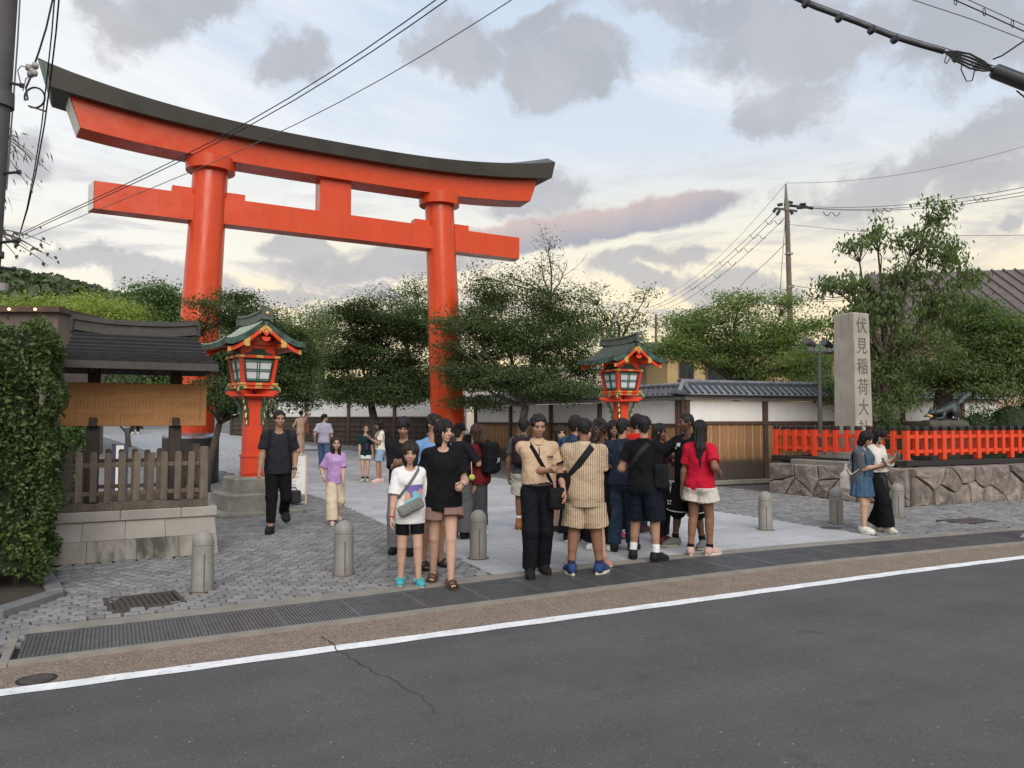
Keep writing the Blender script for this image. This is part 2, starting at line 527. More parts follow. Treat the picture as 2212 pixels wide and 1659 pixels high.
M['bollard'] = pmat('bollard_granite', (0.25, 0.242, 0.222), 0.85, (0.18, 0.175, 0.16), 5, bump=0.4, bscale=130, extra=speckle)
M['rust'] = pmat('rust_stain', (0.16, 0.085, 0.045), 0.9, (0.07, 0.045, 0.03), 9)
def weathered(g, tc, cc, b):
 st = g.noise(g.n('ShaderNodeMapping', {0: tc, 3: (5.0, 5.0, 0.35)}).outputs[0], 2.0, 6, 0.65)
 cc = g._mix(g.mrange(st, 0.5, 0.75, 0, 0.35), cc, (0.31, 0.026, 0.010, 1))
 return g._mix(g.mrange(g.noise(tc, 0.55, 4, 0.6), 0.5, 0.7, 0, 0.25), cc, (0.54, 0.062, 0.020, 1))
M['verm'] = pmat('vermilion', (0.53, 0.053, 0.012), 0.24, (0.49, 0.046, 0.010), 1.2, spec=0.42, extra=weathered)
M['verm_bright'] = pmat('vermilion_fence', (0.60, 0.054, 0.017), 0.40, (0.53, 0.043, 0.014), 3.0, spec=0.4)
M['white_end'] = pmat('white_end_paint', (0.62, 0.62, 0.63), 0.5, (0.52, 0.52, 0.54), 3)
M['roof_bronze'] = pmat('roof_bronze', (0.062, 0.058, 0.052), 0.5, (0.048, 0.046, 0.042), 0.8, metal=0.2)
M['verdigris'] = pmat('verdigris', (0.10, 0.17, 0.15), 0.6, (0.055, 0.10, 0.085), 3)
M['black_metal'] = pmat('black_metal', (0.016, 0.016, 0.018), 0.42, (0.012, 0.012, 0.013), 3)
M['steel'] = pmat('galvanised', (0.36, 0.37, 0.39), 0.35, (0.28, 0.29, 0.31), 5, metal=0.8)
M['gold'] = pmat('gold_leaf', (0.62, 0.42, 0.14), 0.35, (0.48, 0.30, 0.09), 14, metal=0.55)
M['green_paint'] = pmat('green_lacquer', (0.012, 0.105, 0.065), 0.45, (0.008, 0.06, 0.04), 8)
M['green_dark'] = pmat('green_dark', (0.008, 0.035, 0.022), 0.6, (0.005, 0.018, 0.012), 30)
M['copper'] = pmat('copper_patina', (0.38, 0.44, 0.36), 0.65, (0.25, 0.31, 0.25), 4, bump=0.1)
M['copper_dark'] = pmat('copper_dark_patina', (0.075, 0.095, 0.078), 0.65, (0.05, 0.062, 0.052), 6)
M['copper_edge'] = pmat('copper_edge', (0.065, 0.13, 0.108), 0.6, (0.022, 0.045, 0.04), 6, lo=.4, hi=.6)
M['paper'] = pmat('lantern_paper', (0.55, 0.57, 0.60), 0.5, (0.48, 0.50, 0.54), 6)
M['lantern_stone'] = pmat('lantern_stone', (0.23, 0.22, 0.19), 0.9, (0.13, 0.125, 0.11), 4, bump=0.5, bscale=90)
M['plinth_stone'] = pmat('plinth_stone', (0.31, 0.29, 0.265), 0.85, (0.26, 0.24, 0.22), 3, bump=0.25, bscale=110, rnd=0.06)
def mossy(g, tc, cc, b):
 sep = g.n('ShaderNodeSeparateXYZ', {0: tc})
 n = g.noise(g.n('ShaderNodeMapping', {0: tc, 3: (2.6, 1.0, 0.9)}).outputs[0], 2.0, 5, 0.62)
 band = g.math('MULTIPLY', g.mrange(sep.outputs[0], -0.62, -0.35), g.mrange(sep.outputs[0], 0.62, 0.30))
 f = g.math('MULTIPLY', g.mrange(n, 0.42, 0.58), band)
 return g._mix(g.math('MULTIPLY', f, 0.88), cc, (0.035, 0.04, 0.032, 1))
M['plinth_moss'] = pmat('plinth_stone_mossy', (0.29, 0.27, 0.24), 0.9, (0.21, 0.195, 0.17), 3, bump=0.3, bscale=110, extra=mossy)
def grainy(g, tc, cc, b):
 w = g.noise(g.n('ShaderNodeMapping', {0: tc, 3: (14.0, 14.0, 1.2)}).outputs[0], 3.0, 6, 0.65)
 return g._mix(g.mrange(w, 0.4, 0.7, 0, 0.6), cc, g._mix(1.0, cc, (0.35, 0.33, 0.32, 1), 'MULTIPLY'))
M['old_wood'] = pmat('weathered_wood', (0.15, 0.12, 0.092), 0.85, (0.10, 0.08, 0.065), 3, rnd=0.25, extra=grainy)
M['dark_wood'] = pmat('dark_wood', (0.030, 0.019, 0.015), 0.7, (0.03, 0.022, 0.018), 4, rnd=0.1, extra=grainy)
M['brown_post'] = pmat('brown_post_wood', (0.085, 0.048, 0.032), 0.7, (0.055, 0.033, 0.025), 4, rnd=0.1, extra=grainy)
M['board_wood'] = pmat('notice_board_wood', (0.335, 0.165, 0.055), 0.65, (0.28, 0.13, 0.042), 2, stretch=(1, 1, 6))
M['ink'] = pmat('ink', (0.12, 0.05, 0.018), 0.8)
M['slate'] = pmat('roof_shingle_dark', (0.040, 0.042, 0.050), 0.5, (0.028, 0.029, 0.035), 6, bump=0.2, bscale=30)
M['slate_trim'] = pmat('roof_trim_dark', (0.036, 0.032, 0.030), 0.6, (0.026, 0.024, 0.023), 5)
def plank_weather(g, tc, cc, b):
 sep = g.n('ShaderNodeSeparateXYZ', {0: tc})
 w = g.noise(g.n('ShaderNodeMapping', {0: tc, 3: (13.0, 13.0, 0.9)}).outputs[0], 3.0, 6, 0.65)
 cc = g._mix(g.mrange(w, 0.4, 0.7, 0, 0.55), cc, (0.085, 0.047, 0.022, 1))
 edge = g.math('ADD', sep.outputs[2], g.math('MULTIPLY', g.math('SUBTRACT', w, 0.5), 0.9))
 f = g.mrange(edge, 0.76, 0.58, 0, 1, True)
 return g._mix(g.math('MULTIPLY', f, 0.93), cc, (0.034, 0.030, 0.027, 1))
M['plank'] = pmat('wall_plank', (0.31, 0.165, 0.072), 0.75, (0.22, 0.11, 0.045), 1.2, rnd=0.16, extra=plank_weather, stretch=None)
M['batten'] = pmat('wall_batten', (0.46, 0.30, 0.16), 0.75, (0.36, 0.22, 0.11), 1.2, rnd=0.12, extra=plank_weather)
M['plank_old'] = pmat('old_wall_plank', (0.075, 0.058, 0.046), 0.85, (0.05, 0.04, 0.033), 2, rnd=0.2, extra=grainy)
def stained(g, tc, cc, b):
 st = g.noise(g.n('ShaderNodeMapping', {0: tc, 3: (3.5, 3.5, 0.5)}).outputs[0], 2.0, 5, 0.6)
 return g._mix(g.mrange(st, 0.5, 0.75, 0, 0.22), cc, (0.42, 0.40, 0.37, 1))
M['plaster'] = pmat('white_plaster', (0.68, 0.675, 0.665), 0.85, (0.62, 0.615, 0.61), 0.9, bump=0.05, extra=stained)
M['plaster_grey'] = pmat('wall_cornice_plaster', (0.40, 0.40, 0.41), 0.85, (0.30, 0.30, 0.31), 3)
M['tile'] = pmat('roof_tile_grey', (0.17, 0.18, 0.205), 0.35, (0.10, 0.106, 0.125), 5, rnd=0.15, spec=0.6)
M['tile_dark'] = pmat('roof_tile_dark', (0.055, 0.058, 0.066), 0.45, (0.04, 0.042, 0.048), 5, rnd=0.2)
def streaky(g, tc, cc, b):
 cc = speckle(g, tc, cc, b)
 st = g.noise(g.n('ShaderNodeMapping', {0: tc, 3: (5.0, 5.0, 0.6)}).outputs[0], 2.2, 5, 0.65)
 return g._mix(g.mrange(st, 0.54, 0.72, 0, 0.6), cc, (0.14, 0.125, 0.11, 1))
M['monument'] = pmat('monument_granite', (0.37, 0.345, 0.305), 0.85, (0.28, 0.26, 0.235), 1.6, bump=0.35, bscale=110, extra=streaky)
M['engraved'] = pmat('engraved_letters', (0.15, 0.115, 0.095), 0.9, (0.09, 0.07, 0.058), 20)
def stone_extra(g, tc, cc, b):
 v = g.noise(tc, 4.5, 7, 0.72)
 cc = g._mix(g.mrange(v, 0.5, 0.66, 0, 0.7), cc, (0.33, 0.275, 0.235, 1))
 st = g.noise(g.n('ShaderNodeMapping', {0: tc, 3: (4.0, 4.0, 0.8)}).outputs[0], 2.5, 5, 0.6)
 cc = g._mix(g.mrange(st, 0.55, 0.72, 0, 0.5), cc, (0.05, 0.045, 0.04, 1))
 return cc
M['rubble'] = pmat('retaining_stone', (0.20, 0.168, 0.145), 0.92, (0.098, 0.086, 0.08), 3.4, rnd=0.30, bump=1.0, bscale=9, extra=stone_extra)
M['rock'] = pmat('dark_rock', (0.07, 0.065, 0.052), 0.95, (0.04, 0.038, 0.03), 4, bump=1.0, bscale=9)
M['bronze'] = pmat('bronze_statue', (0.035, 0.045, 0.045), 0.45, (0.022, 0.028, 0.03), 6, metal=0.4)
M['pole_conc'] = pmat('pole_concrete', (0.145, 0.115, 0.095), 0.85, (0.105, 0.085, 0.07), 3)
M['pole_dark'] = pmat('pole_dark', (0.075, 0.073, 0.075), 0.8, (0.055, 0.054, 0.056), 3)
M['wire'] = pmat('wire_black', (0.012, 0.012, 0.016), 0.6)
M['wire_grey'] = pmat('wire_grey', (0.12, 0.115, 0.125), 0.6)
M['porcelain'] = pmat('insulator', (0.35, 0.34, 0.33), 0.3)
M['bark'] = pmat('bark', (0.075, 0.058, 0.045), 0.9, (0.04, 0.032, 0.026), 7, bump=0.8, bscale=25)
M['bark_pale'] = pmat('bark_pale', (0.15, 0.135, 0.115), 0.9, (0.085, 0.075, 0.065), 7, bump=0.8, bscale=25)
M['twig'] = pmat('twig_wood', (0.10, 0.075, 0.06), 0.9)
M['cream_wall'] = pmat('house_cream_wall', (0.56, 0.40, 0.20), 0.85, (0.50, 0.36, 0.18), 0.6)
M['peach_wall'] = pmat('house_peach_wall', (0.42, 0.285, 0.225), 0.85, (0.37, 0.25, 0.20), 0.6)
M['grey_wall'] = pmat('house_grey_wall', (0.42, 0.40, 0.39), 0.85, (0.36, 0.34, 0.33), 0.6)
M['pale_clad'] = pmat('pale_cladding', (0.58, 0.52, 0.45), 0.8, (0.50, 0.44, 0.37), 0.8)
M['glass'] = pmat('window_glass', (0.05, 0.055, 0.06), 0.08, (0.03, 0.035, 0.04), 2, spec=0.8)
M['sash'] = pmat('window_sash', (0.12, 0.085, 0.065), 0.5)
M['brown_roof'] = pmat('brown_roof_sheet', (0.115, 0.083, 0.075), 0.55, (0.085, 0.062, 0.057), 1.0)
M['warm_lamp'] = emat('warm_lamp', (1.0, 0.62, 0.28), 6.0)
M['sign_white'] = pmat('sign_board_white', (0.62, 0.62, 0.61), 0.3, (0.54, 0.54, 0.54), 3)
M['sign_wood'] = pmat('sign_frame_wood', (0.46, 0.37, 0.29), 0.6, (0.38, 0.30, 0.23), 6)
M['print_grey'] = pmat('print_grey', (0.22, 0.22, 0.23), 0.7)
M['navy'] = pmat('navy_paint', (0.03, 0.03, 0.06), 0.5)
# ------------------------------------------------------------------ ground, road, kerbs
KX = np.array([-40, -12, -0.6, 2, 5, 8, 11, 13, 20, 60], float)
E_WL = np.array([6.9, 6.2, 5.88, 5.84, 5.79, 5.76, 5.63, 5.50, 4.75, 0.0])
E_CF = np.array([7.4, 6.75, 6.40, 6.43, 6.50, 6.45, 6.22, 6.05, 5.25, 0.5])
E_GF = E_CF + np.array([.1, .1, .1, .1, .09, .08, .08, .08, .08, .08])
E_GB = np.array([8.2, 7.5, 7.20, 7.25, 7.46, 7.36, 7.04, 6.85, 6.05, 1.3])
E_CB = np.array([8.5, 7.8, 7.44, 7.52, 7.70, 7.62, 7.30, 7.08, 6.3, 1.6])
def smooth_curve(K):
 xs = np.arange(-40, 60.01, 0.25)
 ys = np.interp(xs, KX, K)
 k = np.ones(9) / 9
 p = np.pad(ys, 4, mode='edge')
 p[:4] = ys[0] - (ys[1] - ys[0]) * np.arange(4, 0, -1)
 p[-4:] = ys[-1] + (ys[-1] - ys[-2]) * np.arange(1, 5)
 ys = np.convolve(p, k, 'valid')
 return lambda x: np.interp(x, xs, ys)
WL, CF, GF, GB, CB = [smooth_curve(k) for k in (E_WL, E_CF, E_GF, E_GB, E_CB)]
def band(name, lo, hi, z, m, x0=-40, x1=60, parent=None, label=None, step=0.5, kind='structure', drop=0.0):
 mb = MB()
 xs = np.arange(x0, x1 + 1e-6, step)
 G = [[(x, lo(x), z), (x, hi(x), z)] for x in xs]
 mb.grid([[r[0] for r in G], [r[1] for r in G]])
 mb.f = [f[::-1] for f in mb.f]
 if drop:
  mb.grid([[(x, lo(x), z - drop) for x in xs], [(x, lo(x), z) for x in xs]])
  n = len(xs) - 1
  mb.f[n:] = [f[::-1] for f in mb.f[n:]]
 o = mb.build(name, m, parent)
 if parent is None: o['kind'] = kind
 if label: o['label'] = label
 return o
def up_faces(o):
 me = o.data
 bm = bmesh.new()
 bm.from_mesh(me)
 for f in bm.faces:
  if f.normal.z < -0.5: f.normal_flip()
 bm.to_mesh(me)
 bm.free()
gmb = MB()
gmb.grid([[(x, y, -0.06 if y < 120 else -0.06) for x in (-1200, -60, 60, 1200)] for y in (-1200, -60, 60, 1600)])
up_faces(gmb.build('ground', M['ground'], kind='structure'))
road = band('road', lambda x: np.full_like(np.asarray(x, float), -14.0), lambda x: WL(x) + 0.02, -0.012, M['asphalt'], label=None)
up_faces(road)
up_faces(band('road_marking', lambda x: WL(x) - 0.145 + 0.006 * np.sin(np.asarray(x) * 9.1), lambda x: WL(x) + 0.004 * np.sin(np.asarray(x) * 13.0 + 1), -0.008, M['line'], step=0.1, x0=-30, x1=45))
up_faces(band('gutter', lambda x: WL(x) + 0.015, lambda x: CF(x) + 0.02, -0.016, M['gutter']))
# left of the grating the setts run on to a plain kerb
kerb = tag(MB().build('kerb', M['kerbstone']) if False else band('kerb', CF, lambda x: GF(x) - 0.004, 0.006, M['kerbstone'], x0=-0.6, x1=45, step=0.2, drop=0.03), kind='structure')
up_faces(kerb)
up_faces(band('kerb_strip', lambda x: GB(x) + 0.004, CB, 0.004, M['kerbstone'], x0=-0.6, x1=45, step=0.2))
mbk = MB()
mbk.box((-0.632, 6.93, -0.022), (0.058, 1.06, 0.05))
mbk.build('kerb_end', M['kerbstone'], kind='structure')
mbk = MB()
mbk.box((-5.7, 6.66, -0.03), (9.94, 0.14, 0.07), rz=R(-1.7))
mbk.build('kerb_edging', M['kerbstone'], kind='structure')
up_faces(band('drain_pit', lambda x: GF(x) - 0.03, lambda x: GB(x) + 0.03, -0.035, M['pit'], x0=-0.6, x1=45))  # black sheet painted in for the unlit depth under the bars
M['crack'] = pmat('crack_dark', (0.042, 0.041, 0.04), 0.95)
ck = MB()
ckp = [gp(*p) for p in [(694, 1372), (716, 1385), (728, 1398), (752, 1412), (790, 1436), (812, 1452), (846, 1463), (880, 1488), (905, 1496), (930, 1522), (941, 1541)]]
fine = []
for a, b in zip(ckp, ckp[1:]):
 for t in np.linspace(0, 1, 5)[:-1]:
  p = a + (b - a) * t
  fine.append(p + np.array([rng.normal(0, 0.012), rng.normal(0, 0.012), 0]))
fine.append(ckp[-1])
for i, (a, b) in enumerate(zip(fine, fine[1:])):
 w = 0.0035 * (1 - i / len(fine)) + 0.0015
 d = Vector(b) - Vector(a)
 s = Vector((-d.y, d.x, 0)).normalized() * w
 ck.add([(a[0] - s.x, a[1] - s.y, -0.0045), (b[0] - s.x, b[1] - s.y, -0.0045), (b[0] + s.x, b[1] + s.y, -0.0045), (a[0] + s.x, a[1] + s.y, -0.0045)], [(0, 1, 2, 3)])
ckm = ck.build('road_crack', M['crack'], road)
up_faces(ckm)
# steel gratings, one part per panel
grating = thing('drain_grating', 'long line of dark steel drain gratings along the roadside kerb', 'grating', (6.5, 6.9, 0))
px = -0.555
k = 0
while px < 17:
 w = 0.62
 xm = px + w / 2
 y0, y1 = float(GF(xm)), float(GB(xm))
 sl = float(GF(px + w) - GF(px)) / w
 mb = MB()
 fy0 = lambda x: float(GF(x)) + 0.004
 fy1 = lambda x: float(GB(x)) - 0.004
 n = 21
 for i in range(n + 1):
  x = px + 0.008 + (w - 0.016) * i / n
  wd = 0.018 if i in (0, n) else 0.0125
  mb.beam((x, fy0(x), -0.012), (x, fy1(x), -0.012), wd, 0.03)
 for j in range(13):
  t = j / 12
  za = -0.010 if j in (0, 12) else -0.0155
  mb.beam((px + 0.004, fy0(px) + 0.01 + (fy1(px) - fy0(px) - 0.02) * t, za), (px + w - 0.004, fy0(px + w) + 0.01 + (fy1(px + w) - fy0(px + w) - 0.02) * t, za), 0.015, 0.025)
 mb.build('grate_panel', M['steel_grate'], grating)
 px += w + 0.006
# ------------------------------------------------------------------ setts and slabs
PATH_L = lambda y: float(np.interp(y, [7.6, 15, 20, 30, 41, 60, 130], [3.75, 4.1, 3.9, 1.5, -0.7, -4, -16]))
PATH_R = lambda y: float(np.interp(y, [7.6, 20, 27, 33, 41, 60, 130], [9.95, 9.9, 9.3, 7.4, 5.0, 0.5, -8]))
def gz(x, y):                                # the approach climbs gently beyond the gate
 return float(np.interp(y, [21, 60, 130], [0, 1.95, 4.5]))
SOIL = [(-0.40, 8.66), (-0.85, 7.98), (-8.0, 7.2), (-8.0, 10.95), (-0.62, 10.95)]
def inpoly(x, y, P):
 r = False
 for (x1, y1), (x2, y2) in zip(P, P[1:] + P[:1]):
  if (y1 > y) != (y2 > y) and x < (x2 - x1) * (y - y1) / (y2 - y1) + x1: r = not r
 return r
plaza = MB()
plaza.grid([[(x, max(float(CB(x)) + 0.002, 7.0 if x < -0.7 else -99) if j == 0 else y, -0.022) for x in np.arange(-30, 45.1, 1.5)] for j, y in enumerate((0, 14, 30, 60))])
plaza_o = plaza.build('plaza_pavement', M['joint'], kind='structure')
up_faces(plaza_o)
def sett_ok(x, y):
 if y < CB(x) + 0.055 and x > -0.62: return False
 if x <= -0.62 and y < 6.80 - 0.03 * (x + 0.66): return False
 if PATH_L(y) - 0.02 < x < PATH_R(y) + 0.02: return False
 if inpoly(x, y, [(-0.33, 8.60), (-0.80, 7.86), (-8.2, 7.05), (-8.2, 10.45), (-0.52, 10.45)]): return False
 if -0.72 < x < 1.26 and 10.42 < y < 12.2: return False
 if 0.03 < x + (y - 8.05) * -0.06 < 0.60 and 7.76 < y - 0.2 * (x - 0.3) < 8.33: return False
 if 12.25 < x + (y - 7.98) * 0.1 < 13.15 and 7.70 < y + 0.1 * (x - 12.7) < 8.25: return False
 if x > 12.86 and y > 15.0: return False
 if x > 13.6 and y > 9.75: return False
 if (x - 10.02) ** 2 + (y - 8.45) ** 2 < 0.03: return False
 return True
SX, SY = 0.135, 0.112
cand = []
r0 = 6.5
row = 0
y = r0
while y < 19:
 for x in np.arange(-4.0, 4.6, SX):
  cand.append((x + (SX / 2 if row % 2 else 0), y))
 if y < 15.2:
  for x in np.arange(9.8, 24.0, SX):
   cand.append((x + (SX / 2 if row % 2 else 0), y))
 y += SY
 row += 1
setts = []
for x, y in cand:
 yy = y + 0.02 * math.sin(x * 1.3 + y * 0.4)
 if sett_ok(x, yy):
  setts.append((x + rng.normal(0, 0.006), yy + rng.normal(0, 0.006)))
setts = np.array(setts)
# visible ones only: in front of the camera and inside its view
dv = setts - CAM[:2]
az = np.arctan2(dv[:, 0], dv[:, 1]) - YAW
vis = np.abs(az) < R(37)
setts = setts[vis]
dist = np.hypot(setts[:, 0], setts[:, 1])
order = np.argsort(dist)
NEAR = set(order[:300].tolist())
variants = []
for v in range(10):
 mb = MB()
 hx, hy = SX / 2 - 0.005, SY / 2 - 0.012
 c = [(sx * hx * rng.uniform(0.90, 1.04), sy * hy * rng.uniform(0.90, 1.04)) for sx, sy in ((-1, -1), (1, -1), (1, 1), (-1, 1))]
 tz = [rng.normal(0, 0.0025) for _ in range(4)]
 V = [(a, b, -0.03) for a, b in c] + [(a, b, -0.006 + t) for (a, b), t in zip(c, tz)] + [(a * 0.88, b * 0.80, 0.003 + t) for (a, b), t in zip(c, tz)]
 Fs = [(i, (i + 1) % 4, 4 + (i + 1) % 4, 4 + i) for i in range(4)] + [(4 + i, 4 + (i + 1) % 4, 8 + (i + 1) % 4, 8 + i) for i in range(4)] + [(8, 9, 10, 11)]
 mb.add(V, Fs)
 variants.append(mb.mesh('paving_sett', M['sett']))
for i in order[:300]:
 x, y = setts[i]
 piece('paving_sett', variants[int(rng.integers(10))], plaza_o, Matrix.Translation((x, y, rng.normal(0, 0.002))) @ Matrix.Rotation(rng.normal(0, 0.03), 4, 'Z'))
rest = np.array([i for i in range(len(setts)) if i not in NEAR])
P = setts[rest]
nS = len(P)
base = np.array([v.co[:] for v in variants[0].vertices])
allv = np.zeros((nS, 12, 3))
for v in range(10):
 bv = np.array([q.co[:] for q in variants[v].vertices])
 sel = np.arange(nS) % 10 == v
 allv[sel] = bv
perm = rng.permutation(nS)
allv = allv[perm]
ang = rng.normal(0, 0.03, nS)
ca, sa = np.cos(ang)[:, None], np.sin(ang)[:, None]
X = allv[:, :, 0] * ca - allv[:, :, 1] * sa
Y = allv[:, :, 0] * sa + allv[:, :, 1] * ca
allv[:, :, 0] = X + P[:, None, 0]
allv[:, :, 1] = Y + P[:, None, 1]
allv[:, :, 2] += rng.normal(0, 0.002, nS)[:, None]
fq = np.array([list(p.vertices) for p in variants[0].polygons])
me = np_mesh('paving_setts', allv.reshape(-1, 3), (fq[None] + (np.arange(nS) * 12)[:, None, None]).reshape(-1, 4), [M['sett_stuff']])
piece('paving_setts', me, plaza_o, Matrix.Identity(4), kind='stuff')
# far sett ground keeps a matching material on a plain sheet
def sett_far(g, tc, cc, b):
 br = g.n('ShaderNodeTexBrick', {'Vector': tc, 'Color1': (0.20, 0.198, 0.197, 1), 'Color2': (0.15, 0.148, 0.147, 1), 'Mortar': (0.075, 0.071, 0.066, 1), 'Scale': 1.0,
         'Mortar Size': 0.012, 'Brick Width': SX, 'Row Height': SY})
 return g._mix(0.75, cc, br.outputs[0])
M['sett_far'] = pmat('sett_far', (0.17, 0.168, 0.167), 0.8, (0.13, 0.128, 0.127), 1.5, extra=sett_far)
mb = MB()
ys_ = [19.03, 21, 25, 30, 36, 41, 50, 60, 95, 130]
mb.grid([[(x0 if x0 < 0 else PATH_L(y), y, gz(0, y) - 0.012) for x0 in (-60, -20, 1)] for y in ys_])
up_faces(mb.build('cobbled_verge', M['sett_far'], kind='structure'))
mb = MB()
mb.grid([[(PATH_R(y) if x0 < 0 else 13.0 if y < 27.4 else 14.0, y, gz(0, y) - 0.012) for x0 in (-1, 1)] for y in [15.25] + ys_])
up_faces(mb.build('cobbled_verge', M['sett_far'], kind='structure'))
mb = MB()
mb.grid([[(x, y, gz(0, y) - 0.03) for x in (-120, 0, 60, 160)] for y in (24, 30, 45, 60, 95, 130, 170)])
up_faces(mb.build('rising_ground', M['ground'], kind='structure'))
# granite approach: each slab a part
path_base = MB()
path_base.grid([[(PATH_L(y) + (PATH_R(y) - PATH_L(y)) * t, max(y, float(CB(PATH_L(y) + (PATH_R(y) - PATH_L(y)) * t))), gz(0, y) - 0.016) for t in np.linspace(0, 1, 13)] for y in [7.5, 8, 12, 16, 20, 21, 25, 30, 36, 41, 50, 60, 95, 130]])
path_o = path_base.build('approach_path', M['joint'], kind='structure')
up_faces(path_o)
SLW, SLH = 0.88, 0.60
slabs = []
row = 0
y = 7.42
while y < 33.5:
 xl, xr = PATH_L(y), PATH_R(y)
 x = xl - (SLW * 0.5 if row % 2 else 0)
 while x < xr - 0.05:
  a, b = max(x, xl), min(x + SLW, xr)
  if b - a > 0.12: slabs.append((a, b, y, y + SLH))
  x += SLW
 y += SLH
 row += 1
for n_, (a, b, y0, y1) in enumerate(slabs[:300]):
 g_ = 0.0065
 dy = -0.0
 pa = [a + g_, max(y0 + g_, float(CB(a)) + 0.004)]
 pb = [b - g_, max(y0 + g_, float(CB(b)) + 0.004)]
 if pa[1] > y1 - 0.03 or pb[1] > y1 - 0.03: continue
 zt = 0.0 + rng.normal(0, 0.0012)
 c = [(pa[0], pa[1]), (pb[0], pb[1]), (b - g_, y1 - g_), (a + g_, y1 - g_)]
 cx_, cy_ = (a + b) / 2, (y0 + y1) / 2
 mb = MB()
 mb.add([(u - cx_, v - cy_, -0.02) for u, v in c] + [(u - cx_, v - cy_, zt - 0.003) for u, v in c] + [(u - cx_ - math.copysign(0.004, u - cx_), v - cy_ - math.copysign(0.004, v - cy_), zt) for u, v in c],
  [(i, (i + 1) % 4, 4 + (i + 1) % 4, 4 + i) for i in range(4)] + [(4 + i, 4 + (i + 1) % 4, 8 + (i + 1) % 4, 8 + i) for i in range(4)] + [(8, 9, 10, 11)])
 piece('path_slab', mb.mesh('path_slab', M['slab']), path_o, Matrix.Translation((cx_, cy_, gz(cx_, cy_))) @ Matrix.Rotation(math.atan(0.05) if cy_ > 21 else 0, 4, 'X'))
def slab_far(g, tc, cc, b):
 br = g.n('ShaderNodeTexBrick', {'Vector': tc, 'Color1': (0.34, 0.345, 0.36, 1), 'Color2': (0.30, 0.305, 0.32, 1), 'Mortar': (0.12, 0.12, 0.12, 1), 'Scale': 1.0,
         'Mortar Size': 0.008, 'Brick Width': SLW, 'Row Height': SLH})
 return br.outputs[0]
M['slab_far'] = pmat('slab_far', (0.33, 0.335, 0.35), 0.75, extra=slab_far)
yf = slabs[299][3] if len(slabs) > 299 else slabs[-1][3]
mb = MB()
mb.grid([[(PATH_L(y_), y_, gz(0, y_) + 0.0), (PATH_R(y_), y_, gz(0, y_) + 0.0)] for y_ in [yf] + [v for v in (36, 38, 41, 50, 60, 80, 100, 130) if v > yf]])
up_faces(mb.build('far_path', M['slab_far'], kind='structure'))
# planting bed
mb = MB()
mb.add([(x, y, 0.035) for x, y in SOIL], [list(range(len(SOIL)))])
o = mb.build('planting_bed', M['earth'], kind='structure')
up_faces(o)
M['edge'] = pmat('edge_granite', (0.15, 0.15, 0.155), 0.85, (0.11, 0.11, 0.115), 5, bump=0.3, bscale=100)
SOILE = [(-0.40, 8.66), (-0.85, 7.98), (-8.0, 7.2)]
bed = thing('bed_edging', 'low grey stone edging around the planting bed under the hedge', 'kerb', (-0.5, 8.6, 0))
for a, b in (((-0.42, 8.63), (-0.86, 7.98)), ((-0.86, 7.98), (-3.4, 7.68)), ((-3.4, 7.68), (-6, 7.4)), ((-0.44, 8.68), (-0.60, 9.7)), ((-0.60, 9.7), (-0.72, 10.7))):
 mb = MB()
 av, bv = Vector((*a, 0.02)), Vector((*b, 0.02))
 d_ = (bv - av).normalized() * 0.006
 mb.beam(av + d_, bv - d_, 0.15, 0.09, ch=0.012)
 mb.build('edge_stone', M['edge'], bed)
# drain covers in the pavement
cover = thing('drain_cover', 'rectangular rusty slotted drain cover set in the setts by the leftmost bollard', 'drain cover', (0.31, 8.06, 0), R(6))
mb = MB()
for s_ in (-1, 1):
 mb.box((s_ * 0.30, 0, -0.006), (0.04, 0.58, 0.03))
 mb.box((0, s_ * 0.27, -0.008), (0.56, 0.04, 0.026))
M['rusty'] = pmat('rusty_iron', (0.085, 0.07, 0.06), 0.7, (0.05, 0.042, 0.038), 12, metal=0.3)
mb.build('cover_frame', M['rusty'], cover, world=False)
bar = MB().box((0, 0, 0), (0.026, 0.50, 0.022), ch=0.003).mesh('cover_bar', M['rusty'])
for i in range(11):
 piece('cover_bar', bar, cover, Matrix.Translation((-0.25 + i * 0.05, 0, -0.010)))
MB().box((0, 0, -0.034), (0.56, 0.5, 0.012)).build('cover_pit', M['pit'], cover, world=False)  # black sheet stands for the unlit depth below the slots
plate = thing('drain_cover', 'dark solid metal cover plate in the setts right of the bollards', 'drain cover', (12.75, 7.98, 0), R(-8))
MB().box((0, 0, -0.006), (0.86, 0.46, 0.024), ch=0.006).build('cover_plate', M['rusty'], plate, world=False)
MB().box((0, 0, -0.014), (0.92, 0.52, 0.02), ch=0.004).build('cover_frame', M['black_metal'], plate, world=False)
mh = thing('manhole_cover', 'small round metal cover in the granite path beside a bollard', 'manhole cover', (10.0, 8.43, 0))
MB().lathe([(0.15, -0.02), (0.15, 0.003), (0.135, 0.005)], n=24).build('cover_disc', M['rusty'], mh, world=False)
MB().lathe([(0.17, -0.02), (0.17, 0.0015), (0.152, 0.0015), (0.152, -0.02)], n=24, capt=False).build('cover_ring', M['steel_grate'], mh, world=False)
mh = thing('manhole_cover', 'worn oval iron cover in the brown gutter at the left edge', 'manhole cover', (-0.40, 6.02, -0.016))
MB().lathe([(0.10, -0.01), (0.10, 0.006), (0.08, 0.010), (0.07, 0.006), (0.0, 0.006)], n=24, capt=False).build('cover_disc', M['rusty'], mh, world=False)
MB().lathe([(0.12, -0.01), (0.12, 0.003), (0.103, 0.003), (0.103, -0.01)], n=24, capt=False).build('cover_ring', M['pit'], mh, world=False)
